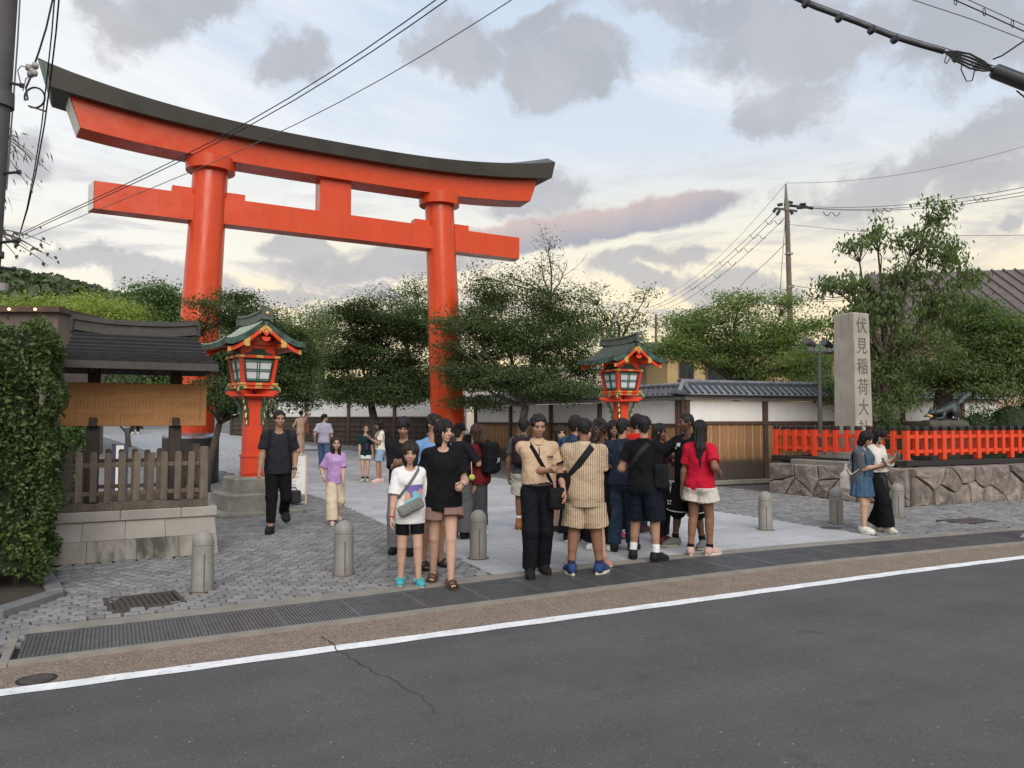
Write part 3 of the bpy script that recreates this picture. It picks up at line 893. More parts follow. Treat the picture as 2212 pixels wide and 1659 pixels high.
# ------------------------------------------------------------------ torii
TC = Vector((5.63, 22.13, 0))
TRZ = math.atan(0.037)
torii = thing('torii_gate', 'giant vermilion shrine gate with a dark curved top beam spanning the path', 'torii gate', TC, TRZ)
def tb(mb, name, m, parent=None, **k):
 return mb.build(name, m, parent or torii, world=False, **k)
for s_ in (-1, 1):
 bx, tx = 3.78 * s_, 3.38 * s_
 mb = MB()
 rings = []
 for z in np.linspace(1.2, 8.5, 12):
  t = z / 8.45
  r = 0.565 - 0.115 * t ** 0.8
  cx_ = bx + (tx - bx) * t
  rings.append([(cx_ + r * math.cos(a), r * math.sin(a), z) for a in np.linspace(0, 2 * PI, 41)[:-1]])
 mb.loft(rings)
 pil = tb(mb, 'pillar', M['verm'], smooth=True, angle=40)
 mb = MB().lathe([(0.622, 8.362), (0.628, 8.368), (0.65, 8.70)], (tx, 0, 0), 40)
 tb(mb, 'collar_ring', M['verm'], pil, smooth=True, angle=40)
 cb = bx + (tx - bx) * 0.08
 mb = MB().lathe([(0.70, -0.02), (0.70, 1.20)], (cb, 0, 0), 40, capt=False)
 dr = tb(mb, 'base_drum', M['black_metal'], smooth=True, angle=40)
 mb = MB().lathe([(0.705, 1.20), (0.705, 1.24), (0.575, 1.34), (0.55, 1.34)], (cb, 0, 0), 40)
 tb(mb, 'drum_rim', M['steel'], dr, smooth=True, angle=40)
 for w in (-1, 1):
  mb = MB()
  x0 = (tx + (bx - tx) * 0.1) + w * 0.42
  mb.box((x0 + w * 0.25, 0, 7.745), (0.5, 0.32, 0.19), ch=0.006)
  tb(mb, 'wedge', M['verm'])
mb = MB()
mb.prism([(-6.14, -0.26, 6.95), (6.14, -0.26, 6.95), (6.26, 0.26, 6.95), (-6.26, 0.26, 6.95)], (0, 0, 0.70))
nuki = tb(mb, 'tie_beam', M['verm'])
for s_ in (-1, 1):
 tb(MB().add([(s_ * 6.148, -0.25, 6.96), (s_ * 6.264, 0.25, 6.96), (s_ * 6.264, 0.25, 7.64), (s_ * 6.148, -0.25, 7.64)], [(0, 1, 2, 3)] if s_ > 0 else [(3, 2, 1, 0)]), 'beam_end', M['white_end'], nuki)
tb(MB().box((0.0, 0, 8.17), (0.92, 0.50, 1.05), ch=0.008), 'centre_strut', M['verm'])
ks_b = lambda x: 9.20 + 0.40 * (abs(x) / 6.7) ** 2.6
ks_t = lambda x: 9.53 + 0.60 * (abs(x) / 7.0) ** 2.6
sm_b = lambda x: 8.62 + 0.26 * (abs(x) / 6.47) ** 3.4
mb = MB()
rings = []
for x in np.linspace(-1, 1, 49):
 xb, xt = x * 6.47, x * 6.72
 rings.append([(xb, -0.42, sm_b(xb)), (xb * 1.014, 0.42, sm_b(xb)), (xt * 1.014, 0.46, ks_b(xt) + 0.05), (xt, -0.46, ks_b(xt) + 0.05)])
mb.loft(rings, caps=True)
shim = tb(mb, 'lower_lintel', M['verm'], smooth=True, angle=30)
for s_ in (-1, 1):
 mb = MB()
 e = 0.012 * s_
 q = [(s_ * 6.47 + e, -0.40, sm_b(6.47) + 0.015), (s_ * 6.556 + e, 0.40, sm_b(6.47) + 0.015), (s_ * 6.80 + e, 0.44, ks_b(6.72) + 0.0), (s_ * 6.715 + e, -0.44, ks_b(6.72) + 0.0)]
 mb.add(q, [(0, 1, 2, 3)] if s_ > 0 else [(3, 2, 1, 0)])
 tb(mb, 'lintel_end', M['white_end'], shim)
mb = MB()
rings = []
for x in np.linspace(-1, 1, 57):
 xb, xt, xr = x * 7.12, x * 7.18, x * 7.42
 e = max(0, abs(x) - 0.8) * 0.6
 rings.append([(xb, -0.72, ks_b(xb)), (xb, 0.72, ks_b(xb)), (xt, 0.84, ks_t(xt)), (xr, 0.0, ks_t(xt) + 0.30 + e), (xt, -0.84, ks_t(xt))])
mb.loft(rings)
kas = tb(mb, 'top_lintel', M['roof_bronze'], smooth=True, angle=25)
for s_ in (-1, 1):
 e = 0.012 * s_
 q = [(s_ * 7.12 + e, -0.70, ks_b(7.12) + 0.02), (s_ * 7.12 + e, 0.70, ks_b(7.12) + 0.02), (s_ * 7.18 + e, 0.82, ks_t(7.18) - 0.01), (s_ * 7.42 + e, 0, ks_t(7.18) + 0.40), (s_ * 7.18 + e, -0.82, ks_t(7.18) - 0.01)]
 mb = MB()
 mb.add(q, [(0, 1, 2, 3, 4)] if s_ > 0 else [(4, 3, 2, 1, 0)])
 tb(mb, 'end_cap', M['verdigris'], kas)
# ------------------------------------------------------------------ lanterns
def chamfer_sq(h, c, z, ox=0, oy=0):
 return [(ox + x, oy + y, z) for x, y in ((-h + c, -h), (h - c, -h), (h, -h + c), (h, h - c), (h - c, h), (-h + c, h), (-h, h - c), (-h, -h + c))]
def lantern(x, y, label, camera_box=False):
 t = thing('shrine_lantern', label, 'lantern', (x, y, 0), R(9.0) if x < 5 else 0.0, 'painted lanterns flanking the gate')
 B = lambda mb, name, m, parent=None, **k: mb.build(name, m, parent or t, world=False, **k)
 for (h0, h1, z0, z1) in ((0.76, 0.74, -0.02, 0.085), (0.56, 0.53, 0.085, 0.385), (0.42, 0.39, 0.385, 0.655)):
  mb = MB()
  mb.loft([chamfer_sq(h0, 0.07, z0), chamfer_sq(h0, 0.07, z1 - 0.03), chamfer_sq(h1, 0.06, z1)])
  B(mb, 'base_tier', M['lantern_stone'])
 mb = MB()
 mb.loft([chamfer_sq(0.165, 0.02, 0.655), chamfer_sq(0.165, 0.02, 1.02), chamfer_sq(0.15, 0.02, 1.04), chamfer_sq(0.138, 0.02, 2.14)])
 post = B(mb, 'post', M['verm_bright'])
 for z in (0.72, 1.03):
  B(MB().loft([chamfer_sq(0.18, 0.02, z - 0.02), chamfer_sq(0.18, 0.02, z + 0.02)]), 'post_band', M['verm_bright'], post)
 # carved brackets on four sides
 prof = [(0.0, 0.0), (0.05, 0.04), (0.035, 0.11), (0.085, 0.17), (0.06, 0.25), (0.115, 0.31), (0.10, 0.38), (0.165, 0.43), (0.16, 0.49), (0.235, 0.54), (0.24, 0.56), (0.14, 0.56), (0.10, 0.46), (0.05, 0.36), (0.0, 0.30)]
 for k in range(4):
  a = k * PI / 2 + PI / 4
  c, s = math.cos(a), math.sin(a)
  f = lambda u, w, z: (c * (0.165 + u) - s * w, s * (0.165 + u) + c * w, z)
  mb = MB()
  mb.prism([f(u, -0.028, 1.56 + z) for u, z in prof], Vector((-s, c, 0)) * 0.056)
  br = B(mb, 'carved_bracket', M['green_paint'])
  mb = MB()
  for (u0, z0), (u1, z1) in zip(prof[:10], prof[1:11]):
   mb.tube([f(u0, 0, 1.56 + z0), f(u1, 0, 1.56 + z1)], 0.013, 6)
  B(mb, 'bracket_trim', M['gold'], br)
 # cross arms with curled ends
 mb = MB()
 for k in range(4):
  a = k * PI / 2 + PI / 4
  c, s = math.cos(a), math.sin(a)
  f = lambda u, w, z: (c * u - s * w, s * u + c * w, z)
  pr = [(0.10, 2.11), (0.34, 2.12), (0.43, 2.13), (0.49, 2.155), (0.51, 2.19), (0.47, 2.215), (0.40, 2.21), (0.10, 2.24)]
  mb.prism([f(u, -0.05, z + 0.001 * k) for u, z in pr], Vector((-s, c, 0)) * 0.10)
 B(mb, 'cross_arm', M['verm_bright'])
 for k in range(4):
  a = k * PI / 2 + PI / 4
  c, s = math.cos(a), math.sin(a)
  f = lambda u, w, z: (c * u - s * w, s * u + c * w, z)
  mb = MB()
  pr = [(0.34, 2.215), (0.43, 2.23), (0.50, 2.22), (0.535, 2.19), (0.53, 2.245), (0.47, 2.285), (0.40, 2.29), (0.34, 2.265)]
  mb.prism([f(u, -0.035, z) for u, z in pr], Vector((-s, c, 0)) * 0.07)
  sc = B(mb, 'arm_scroll', M['green_paint'])
  mb = MB().tube([f(u, 0, z) for u, z in [(0.53, 2.195), (0.53, 2.245), (0.475, 2.29), (0.40, 2.295)]], 0.016, 6)
  B(mb, 'scroll_trim', M['gold'], sc)
 B(MB().loft([chamfer_sq(0.28, 0.03, 2.085), chamfer_sq(0.33, 0.03, 2.115), chamfer_sq(0.33, 0.03, 2.145)]), 'platform', M['verm_bright'])
 # box sill: two stepped bands
 for h, z0, z1 in ((0.315, 2.245, 2.31), (0.345, 2.31, 2.355)):
  mb = MB().loft([[(sx * h, sy * h, z) for sx, sy in ((-1, -1), (1, -1), (1, 1), (-1, 1))] for z in (z0, z1)])
  B(mb, 'sill', M['verm_bright'])
 HB, HT, Z0, Z1 = 0.285, 0.345, 2.355, 2.80
 mb = MB().loft([[(sx * (HB - 0.03), sy * (HB - 0.03), Z0) for sx, sy in ((-1, -1), (1, -1), (1, 1), (-1, 1))], [(sx * (HT - 0.03), sy * (HT - 0.03), Z1) for sx, sy in ((-1, -1), (1, -1), (1, 1), (-1, 1))]])
 box = B(mb, 'lantern_box', M['black_metal'])
 for sx, sy in ((-1, -1), (1, -1), (1, 1), (-1, 1)):
  mb = MB().beam((sx * (HB - 0.025), sy * (HB - 0.025), Z0), (sx * (HT - 0.025), sy * (HT - 0.025), Z1), 0.062, 0.062, up=(0, 1, 0))
  B(mb, 'corner_post', M['verm_bright'])
 for k in range(4):
  a = k * PI / 2
  c, s = math.cos(a), math.sin(a)
  def f(u, v, o):                     # u across -1..1, v 0..1 upwards, o outward
   h = HB + (HT - HB) * v
   return (c * (u * (h - 0.075)) + s * (h - 0.028 + o), s * (u * (h - 0.075)) - c * (h - 0.028 + o), Z0 + 0.02 + v * (Z1 - Z0 - 0.04))
  mb = MB()
  mb.add([f(-0.97, 0.03, 0.004), f(0.97, 0.03, 0.004), f(0.97, 0.97, 0.004), f(-0.97, 0.97, 0.004)], [(0, 1, 2, 3)])
  pane = B(mb, 'paper_pane', M['paper'], box)
  for (u0, v0, u1, v1) in ((-0.93, .03, -0.93, .97), (0.93, .03, 0.93, .97), (-0.085, .03, -0.085, .97), (0.085, .03, 0.085, .97),
        (-.95, .05, .95, .05), (-.95, .95, .95, .95), (-.95, .47, .95, .47), (-.95, .55, .95, .55), (-.95, .12, .95, .12), (-.95, .88, .95, .88)):
   if v0 in (.12, .88) and False: continue
   mb = MB().beam(f(u0, v0, 0.012), f(u1, v1, 0.012), 0.014, 0.016, up=(c * 0 + s, -c, 0))
   B(mb, 'lattice_bar', M['green_paint'], box)
  # gold fittings on sill and head rail
  for h, zc, hh in ((0.315, 2.277, 0.055), (0.345, 2.333, 0.038), (0.375, 2.825, 0.044)):
   for u, wd in ((0, 0.13), (-h + 0.055, 0.115), (h - 0.055, 0.115)):
    pts = [(u - wd / 2, zc - hh / 2), (u + wd / 2, zc - hh / 2), (u + wd / 2 - 0.012, zc), (u + wd / 2, zc + hh / 2), (u - wd / 2, zc + hh / 2), (u - wd / 2 + 0.012, zc)]
    mb = MB().prism([(c * p + s * (h + 0.001), s * p - c * (h + 0.001), z) for p, z in pts], Vector((s, -c, 0)) * 0.006)
    B(mb, 'gold_fitting', M['gold'], None)
  mb = MB().prism([(c * p + s * 0.30, s * p - c * 0.30, 2.85 + z) for p, z in ((-0.27, 0), (0.27, 0), (0.25, 0.03), (0.14, 0.06), (0.10, 0.12), (-0.10, 0.12), (-0.14, 0.06), (-0.25, 0.03))], Vector((s, -c, 0)) * 0.02)
  B(mb, 'carved_frieze', M['green_dark'])
 B(MB().loft([[(sx * 0.374, sy * 0.374, z) for sx, sy in ((-1, -1), (1, -1), (1, 1), (-1, 1))] for z in (2.80, 2.85)]), 'head_rail', M['verm_bright'])
 B(MB().loft([[(sx * 0.30, sy * 0.30, z) for sx, sy in ((-1, -1), (1, -1), (1, 1), (-1, 1))] for z in (2.85, 3.06)]), 'upper_box', M['verm_bright'])
 # roof: gable to the front, concave slopes that sweep out
 YF, YB, HW, ZR, ZE = -0.76, 0.76, 0.73, 3.48, 3.02
 def prof_z(t):                            # t 0 ridge .. 1 eave
  return ZE + (ZR - ZE) * (1 - t) ** 1.5 + 0.035 * max(0, t - 0.75) * 4 * (t - 0.75) * 4
 N = 12
 Y_ = lambda t, s: (YF if s < 0 else YB) * (0.86 + 0.14 * t)
 for sx in (-1, 1):
  mb = MB()
  for i in range(N):
   t0, t1 = i / N, (i + 1) / N
   ya0, yb0, ya1, yb1 = Y_(t0, -1), Y_(t0, 1), Y_(t1, -1), Y_(t1, 1)
   lift = lambda yy, t: 0.05 * (abs(yy) / 0.76) ** 3 * t
   G = []
   for k, tt, dz in ((0, t0, 0.0), (1, t1, 0.014), (2, t1, -0.004)):
    G.append([(sx * HW * tt, (Y_(tt, -1) + (Y_(tt, 1) - Y_(tt, -1)) * q), prof_z(tt) + dz + lift(Y_(tt, -1) + (Y_(tt, 1) - Y_(tt, -1)) * q, tt)) for q in np.linspace(0, 1, 7)])
   mb.grid(G)
  if sx > 0: pass
  else: mb.f = [f[::-1] for f in mb.f]
  mb.f = [f[::-1] for f in mb.f]
  B(mb, 'roof_slope', M['copper'] if x < 5 else M['copper_dark'])
 # thick eave and verge edges in verdigris, red soffit below
 mb = MB()
 TH = 0.10
 ts = np.linspace(-1, 1, 25)
 for yy, sgn in ((-1, -1), (1, 1)):
  top = [(HW * q, Y_(abs(q), yy), prof_z(abs(q)) + 0.05 * (abs(Y_(abs(q), yy)) / 0.76) ** 3 * abs(q) + 0.004) for q in ts]
  bot = [(HW * q * 0.965, Y_(abs(q), yy) * 0.965, p[2] - TH) for q, p in zip(ts, top)]
  mb.grid([bot, top] if sgn < 0 else [top, bot])
 for sx in (-1, 1):
  top = [(sx * HW, Y_(1, -1) + (Y_(1, 1) - Y_(1, -1)) * q, prof_z(1) + 0.05 * (abs(Y_(1, -1) + (Y_(1, 1) - Y_(1, -1)) * q) / 0.76) ** 3 + 0.006) for q in np.linspace(0, 1, 9)]
  bot = [(p[0] * 0.965, p[1] * 0.965, p[2] - TH) for p in top]
  mb.grid([bot, top] if sx < 0 else [top, bot])
  mb.f[-8:] = [f[::-1] for f in mb.f[-8:]] if False else mb.f[-8:]
 B(mb, 'roof_edge', M['copper_edge'])
 mb = MB()
 G = []
 for q in np.linspace(-1, 1, 21):
  tt = abs(q)
  G.append([(HW * 0.962 * q, Y_(tt, -1) * 0.962 + (Y_(tt, 1) - Y_(tt, -1)) * 0.962 * w, prof_z(tt) - TH + 0.01) for w in (0, 0.25, 0.5, 0.75, 1)])
 mb.grid(G)
 B(mb, 'soffit', M['verm'])
 # barge boards, gold mounts and gable pendant at both ends
 for sy in (-1, 1):
  yv = sy * 0.645
  for sx in (-1, 1):
   top = [(sx * HW * 0.9 * q, yv, prof_z(q * 0.92) - TH + 0.005) for q in np.linspace(0, 1, 13)]
   bot = [(p[0], yv, p[2] - 0.075) for p in top]
   mb = MB()
   mb.grid([bot, top])
   b2 = [(p[0], yv + sy * 0.03, p[2]) for p in bot]
   t2 = [(p[0], yv + sy * 0.03, p[2]) for p in top]
   mb.grid([b2, t2])
   mb.grid([bot, b2])
   mb.grid([[bot[-1], b2[-1]], [top[-1], t2[-1]]])
   bb = B(mb, 'barge_board', M['verm_bright'])
   for i0, i1 in ((5, 7), (11, 12), (0, 2)):
    mb = MB()
    mb.grid([[(bot[i][0], yv + sy * 0.036, bot[i][2] - 0.006) for i in range(i0, i1 + 1)], [(top[i][0], yv + sy * 0.036, top[i][2] + 0.003) for i in range(i0, i1 + 1)]])
    B(mb, 'gold_mount', M['gold'], bb)
   mb = MB().box((sx * 0.32, yv - sy * 0.12, prof_z(0.44) - TH - 0.10), (0.075, 0.30, 0.065))
   pu = B(mb, 'purlin', M['verm_bright'])
   B(MB().box((sx * 0.32, yv + sy * 0.033, prof_z(0.44) - TH - 0.10), (0.08, 0.012, 0.07)), 'purlin_cap', M['gold'], pu)
  yf = yv + sy * 0.045
  zc = ZR - TH - 0.13
  mb = MB().prism([(0, yf, zc + 0.085), (-0.085, yf, zc), (0, yf, zc - 0.085), (0.085, yf, zc)], (0, sy * 0.02, 0))
  pn = B(mb, 'gable_pendant', M['verm_bright'])
  pts = [(0.075 * math.cos(a), yf, zc - 0.115 + 0.06 * math.sin(a)) for a in np.linspace(PI * 0.9, PI * 2.1, 10)]
  B(MB().prism(pts, (0, sy * 0.018, 0)), 'pendant_curl', M['verm_bright'], pn)
  B(MB().prism([(0, yf, zc + 0.11), (-0.10, yf, zc + 0.02), (-0.07, yf, zc - 0.01), (0, yf, zc + 0.06), (0.07, yf, zc - 0.01), (0.10, yf, zc + 0.02)], (0, sy * 0.024, 0)), 'pendant_mount', M['gold'], pn)
  B(MB().box((0, yf + sy * 0.022, zc), (0.045, 0.008, 0.045), rot=Matrix.Rotation(PI / 4, 3, 'Y')), 'pendant_boss', M['gold'], pn)
  mb = MB().prism([(-0.30, sy * 0.33, 3.04), (0.30, sy * 0.33, 3.04), (0.0, sy * 0.33, 3.27)], (0, sy * 0.02, 0))
  B(mb, 'gable_wall', M['verm'])
 # ridge
 mb = MB()
 prs = [(-0.075, -0.06), (0.075, -0.06), (0.06, 0.07), (0.085, 0.085), (0.07, 0.125), (-0.07, 0.125), (-0.085, 0.085), (-0.06, 0.07)]
 rings = []
 for q in np.linspace(-1, 1, 13):
  rings.append([(u, q * 0.72, ZR + 0.02 + w + 0.05 * abs(q) ** 2.5) for u, w in prs])
 mb.loft(rings)
 B(mb, 'roof_ridge', M['copper_dark'])
 for sy in (-1, 1):
  mb = MB().prism([(-0.09, sy * 0.72, ZR - 0.02), (0.09, sy * 0.72, ZR - 0.02), (0.10, sy * 0.72, ZR + 0.10), (0.04, sy * 0.72, ZR + 0.19), (-0.04, sy * 0.72, ZR + 0.19), (-0.10, sy * 0.72, ZR + 0.10)], (0, sy * 0.035, 0))
  ro = B(mb, 'ridge_end', M['copper_dark'])
  B(MB().lathe([(0.034, 0), (0.028, 0.012), (0, 0.02)], n=12, capt=False), 'ridge_boss', M['gold'], ro).matrix_basis = Matrix.Translation((0, sy * 0.756, ZR + 0.09)) @ Matrix.Rotation(sy * -PI / 2, 4, 'X')
  mb = MB().prism([(-0.045, 0, 0), (0.045, 0, 0), (0.06, 0, 0.09), (0.0, 0, -0.12)], (0, 0.02, 0))
  mb = MB().prism([(-0.05, sy * 0.655, ZR - 0.02), (0.05, sy * 0.655, ZR - 0.02), (0.035, sy * 0.675, ZR - 0.08), (0.0, sy * 0.68, ZR - 0.13), (-0.035, sy * 0.675, ZR - 0.08)], (0, sy * 0.03, 0))
  B(mb, 'verge_shield', M['copper_edge'])
 if camera_box:
  mb = MB().box((0.03, 0.1, 3.78), (0.045, 0.045, 0.40))
  st = B(mb, 'spotlight_stem', M['dark_wood'])
  B(MB().tube([(0.03, 0.08, 3.92), (-0.16, -0.02, 4.02)], 0.042, 10), 'spotlight_head', M['steel'], st)
 return t
lantern(2.30, 14.75, 'painted lantern with a green copper roof on a stone base, left of the gate')
lantern(10.62, 14.85, 'painted lantern with a dark grey-green roof at the right, rising behind the crowd', True)
# ------------------------------------------------------------------ notice board with its roof and picket fence
NB = thing('notice_board', 'roofed wooden notice board on a stone plinth with a picket fence', 'notice board', (0.29, 11.1, 0))
nb = lambda mb, name, m, parent=None, **k: mb.build(name, m, parent or NB, world=False, **k)
PW, PD = 0.90, 0.62
# plinth blocks in two courses
for row, (z0, z1, o0, o1) in enumerate(((0.0, 0.25, 0.05, 0.028), (0.25, 0.475, 0.028, 0.0))):
 cuts = [-1, -0.32, 0.36, 0.72, 1] if row == 0 else [-1, -0.82, -0.05, 0.42, 0.86, 1]
 cuts = [-1, -0.55, 0.02, 0.52, 1] if row == 0 else [-1, -0.62, -0.12, 0.36, 1]
 for side in (0, 1, 2, 3):
  for a, b in zip(cuts, cuts[1:]):
   W_ = PW if side % 2 == 0 else PD
   Dp = PD if side % 2 == 0 else PW
   ends = 0.0 if side % 2 == 0 else -0.12
   if side % 2 and (a < -0.9 or b > 0.9): pass
   g_ = 0.0025
   def P_(u, off, z):
    uu = u * (W_ + off * (1 if side % 2 == 0 else 0)) if side % 2 == 0 else u * (W_ - 0.14)
    d_ = Dp + off
    return {0: (uu, -d_, z), 1: (d_, uu, z), 2: (-uu, d_, z), 3: (-d_, -uu, z)}[side]
   def In(u, off, z):
    uu = u * (W_ + off) if side % 2 == 0 else u * (W_ - 0.14)
    d_ = Dp + off - 0.14
    return {0: (uu, -d_, z), 1: (d_, uu, z), 2: (-uu, d_, z), 3: (-d_, -uu, z)}[side]
   ga, gb = a + g_ / W_, b - g_ / W_
   mb = MB()
   mb.loft([[P_(ga, o0, z0 + 0.002), P_(gb, o0, z0 + 0.002), In(gb, o0, z0 + 0.002), In(ga, o0, z0 + 0.002)],
     [P_(ga, o1, z1 - 0.002), P_(gb, o1, z1 - 0.002), In(gb, o1, z1 - 0.002), In(ga, o1, z1 - 0.002)]])
   nb(mb, 'plinth_block', M['plinth_moss'] if row == 0 and side in (0,) else M['plinth_stone'])
nb(MB().box((0, 0, 0.23), (2 * PW - 0.26, 2 * PD - 0.26, 0.46)), 'plinth_core', M['joint'])
cap = [(-1, -0.18), (-0.18, 0.55), (0.55, 1)]
for a, b in cap:
 nb(MB().box(((a + b) / 2 * 0.93, 0, 0.535), ((b - a) * 0.93 - 0.003, 2 * PD + 0.06, 0.12), ch=0.008), 'plinth_cap', M['plinth_stone'])
# sill frame
for c_, d_ in (((0, -0.55, 0.638), (1.64, 0.10, 0.085)), ((0, 0.55, 0.638), (1.64, 0.10, 0.085)), ((-0.77, 0, 0.638), (0.10, 0.998, 0.085)), ((0.77, 0, 0.638), (0.10, 0.998, 0.085))):
 nb(MB().box(c_, d_, ch=0.006), 'sill', M['old_wood'])
cp = MB().box((0, 0, 0.335), (0.10, 0.10, 0.67), ch=0.008).mesh('corner_post', M['old_wood'])
for sx in (-1, 1):
 for sy in (-1, 1):
  piece('corner_post', cp, NB, Matrix.Translation((sx * 0.77, sy * 0.55, 0.681)))
for sy in (-1, 1):
 for z in (1.14, 0.80):
  nb(MB().box((0, sy * 0.55, z), (1.44, 0.032, 0.052), ch=0.004), 'fence_rail', M['old_wood'])
 pk = MB().loft([[(-.037, -.016, 0), (.037, -.016, 0), (.037, .016, 0), (-.037, .016, 0)], [(-.037, -.016, .57), (.037, -.016, .57), (.037, .016, .57), (-.037, .016, .57)], [(-.022, -.008, .595), (.022, -.008, .595), (.022, .008, .595), (-.022, .008, .595)]]).mesh('picket', M['old_wood'])
 for i in range(9):
  piece('picket', pk, NB, Matrix.Translation((-0.77 + (i + 1) * 0.154, sy * 0.55 + sy * -0.0 - 0.034, 0.70 + rng.normal(0, 0.006))) @ Matrix.Rotation(rng.normal(0, 0.012), 4, 'Y'))
for sx in (-1, 1):
 for z in (1.14, 0.80):
  nb(MB().box((sx * 0.77, 0, z), (0.032, 0.998, 0.052), ch=0.004), 'fence_rail', M['old_wood'])
 for i in range(5):
  piece('picket', pk, NB, Matrix.Translation((sx * 0.805, -0.55 + (i + 1) * 0.183, 0.70)) @ Matrix.Rotation(PI / 2, 4, 'Z'))
# two main posts with feet
for sx in (-0.49, 0.47):
 ps = nb(MB().box((sx, 0.10, 1.60), (0.15, 0.15, 2.0), ch=0.01), 'roof_post', M['dark_wood'])
 nb(MB().box((sx, -0.02, 1.66), (0.09, 0.09, 0.12), ch=0.01), 'board_peg', M['dark_wood'], ps)
for sx in (-0.49, 0.47):
 nb(MB().beam((sx, -0.52, 2.38), (sx, 0.66, 2.38), 0.09, 0.12), 'cross_beam', M['dark_wood'])
nb(MB().box((0.0, 0.10, 2.47), (1.55, 0.12, 0.10)), 'ridge_beam', M['dark_wood'])
# board, leaning forward a little at the top
bt = Matrix.Translation((-0.01, -0.02, 1.885)) @ Matrix.Rotation(R(4), 4, 'X')
bo = nb(MB().box((0, 0, 0), (1.70, 0.035, 0.55), ch=0.004), 'board', M['board_wood'])
bo.matrix_basis = bt
WM[bo.name] = wm(NB) @ bt
mb = MB()
rr = random.Random(3)
def glyph(mb, cx_, cz_, s, y=-0.0186):
 for _ in range(rr.randint(3, 4)):         # a few brush strokes per character
  if rr.random() < 0.55:
   w, h = s * rr.uniform(0.6, 0.95), s * 0.14
  else:
   w, h = s * 0.14, s * rr.uniform(0.6, 0.95)
  ox, oz = rr.uniform(-.25, .25) * (s - w), rr.uniform(-.45, .45) * s * 0.8
  x0, z0 = cx_ + ox - w / 2, cz_ + oz - h / 2
  mb.add([(x0, y, z0), (x0 + w, y, z0), (x0 + w, y, z0 + h), (x0, y, z0 + h)], [(0, 1, 2, 3)])
for col in range(34):
 x = 0.70 - col * 0.0415
 if col in (11, 22) : continue
 for z0, nmax in ((0.215, 6), (0.05, 6), (-0.115, 6)):
  n = rr.randint(3, nmax)
  for q in range(n):
   if rr.random() < 0.12: continue
   glyph(mb, x, z0 - q * 0.021, 0.0165)
for q in range(13):
 glyph(mb, 0.775, 0.20 - q * 0.032, 0.026)
nb(mb, 'board_lettering', M['ink'], bo)
# hipped shingle roof, courses as single long pieces
EX, EY, RXL, RXR, ZE_, ZR_ = 0.92, 0.72, -0.74, 0.72, 2.40, 2.80
YC = 0.08
NC = 9
for i in range(NC):
 t0, t1 = i / NC, (i + 1) / NC
 def ring(t, dz):
  z = ZE_ + (ZR_ - ZE_) * (1 - t) ** 1.35 + dz
  e = 0.10 + 0.90 * t
  xl = RXL + (-EX - RXL) * t ** 1.5
  xr = RXR + (EX - RXR) * t ** 1.5
  return [(xl, YC - EY * e, z), (xr, YC - EY * e, z), (xr, YC + EY * e, z), (xl, YC + EY * e, z)]
 a, b, c_ = ring(t0, 0.0), ring(t1, 0.032), ring(t1, 0.0)
 for k in range(4):
  k2 = (k + 1) % 4
  mb = MB().add([a[k], a[k2], b[k2], b[k]], [(3, 2, 1, 0)])
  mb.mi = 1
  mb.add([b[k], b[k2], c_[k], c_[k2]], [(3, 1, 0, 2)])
  nb(mb, 'shingle_course', [M['slate'], M['pit']])  # risers blackened: the shade line below each course is painted in
mb = MB()
r1, r2 = ring(1, 0.0), ring(1, -0.09)
r3 = [(x * 0.95, YC + (y - YC) * 0.93, z) for x, y, z in r2]
mb.loft([r3, r2, r1], caps=False)
nb(mb, 'eave_board', M['slate_trim'])
mb = MB()
mb.add(r3 + [(RXL, YC, 2.55), (RXR, YC, 2.55)], [(0, 1, 5, 4), (2, 3, 4, 5), (1, 2, 5), (3, 0, 4)])
nb(mb, 'soffit', M['dark_wood'])
for i in range(12):
 x = -0.80 + i * 0.145
 nb(MB().box((x, YC - 0.56, 2.30), (0.035, 0.16, 0.04)), 'rafter', M['dark_wood'])
for z0, z1, wy, ex in ((2.775, 2.83, 0.11, 0.0), (2.83, 2.91, 0.085, -0.01), (2.91, 2.95, 0.115, 0.02), (2.95, 2.975, 0.07, 0.0)):
 rings = []
 for q in np.linspace(0, 1, 9):
  x = RXL - ex + (RXR - RXL + 2 * ex) * q
  u = 0.05 * abs(2 * q - 1) ** 2.5
  rings.append([(x, YC - wy, z0 + u), (x, YC + wy, z0 + u), (x, YC + wy, z1 + u), (x, YC - wy, z1 + u)])
 nb(MB().loft(rings), 'ridge_course', M['slate_trim'])
for x in (RXL - 0.01, RXR + 0.01):
 nb(MB().box((x, YC, 2.88), (0.05, 0.27, 0.19), ch=0.02), 'ridge_end', M['slate_trim'])
# ------------------------------------------------------------------ bollards
bsh = MB()
prof = [(0.103, -0.02), (0.106, 0.0), (0.103, 0.03), (0.103, 0.435), (0.098, 0.44), (0.098, 0.45)]
vs, fs = [], []
n = 32
for r, z in prof:
 for k in range(n):
  a = 2 * PI * k / n
  rr_ = r
  if 0.03 < z + 1e-6 and z < 0.44 and k % 16 in (11,): pass
  vs.append((rr_ * math.cos(a), rr_ * math.sin(a), z))
bsh.lathe(prof, n=32)
bshm = bsh.mesh('shaft', M['bollard'], smooth=True, angle=40)
bcap = MB().lathe([(0.098, 0.448), (0.104, 0.452), (0.104, 0.470)] + [(0.104 * math.cos(a), 0.475 + 0.115 * math.sin(a)) for a in np.linspace(0.08, PI / 2 - 0.02, 9)], n=32).mesh('dome_cap', M['bollard'], smooth=True, angle=50)
M['slot'] = pmat('bollard_slot', (0.10, 0.095, 0.085), 0.9)
bslot = MB().box((0, 0, 0.19), (0.013, 0.012, 0.36)).mesh('slot_groove', M['slot'])
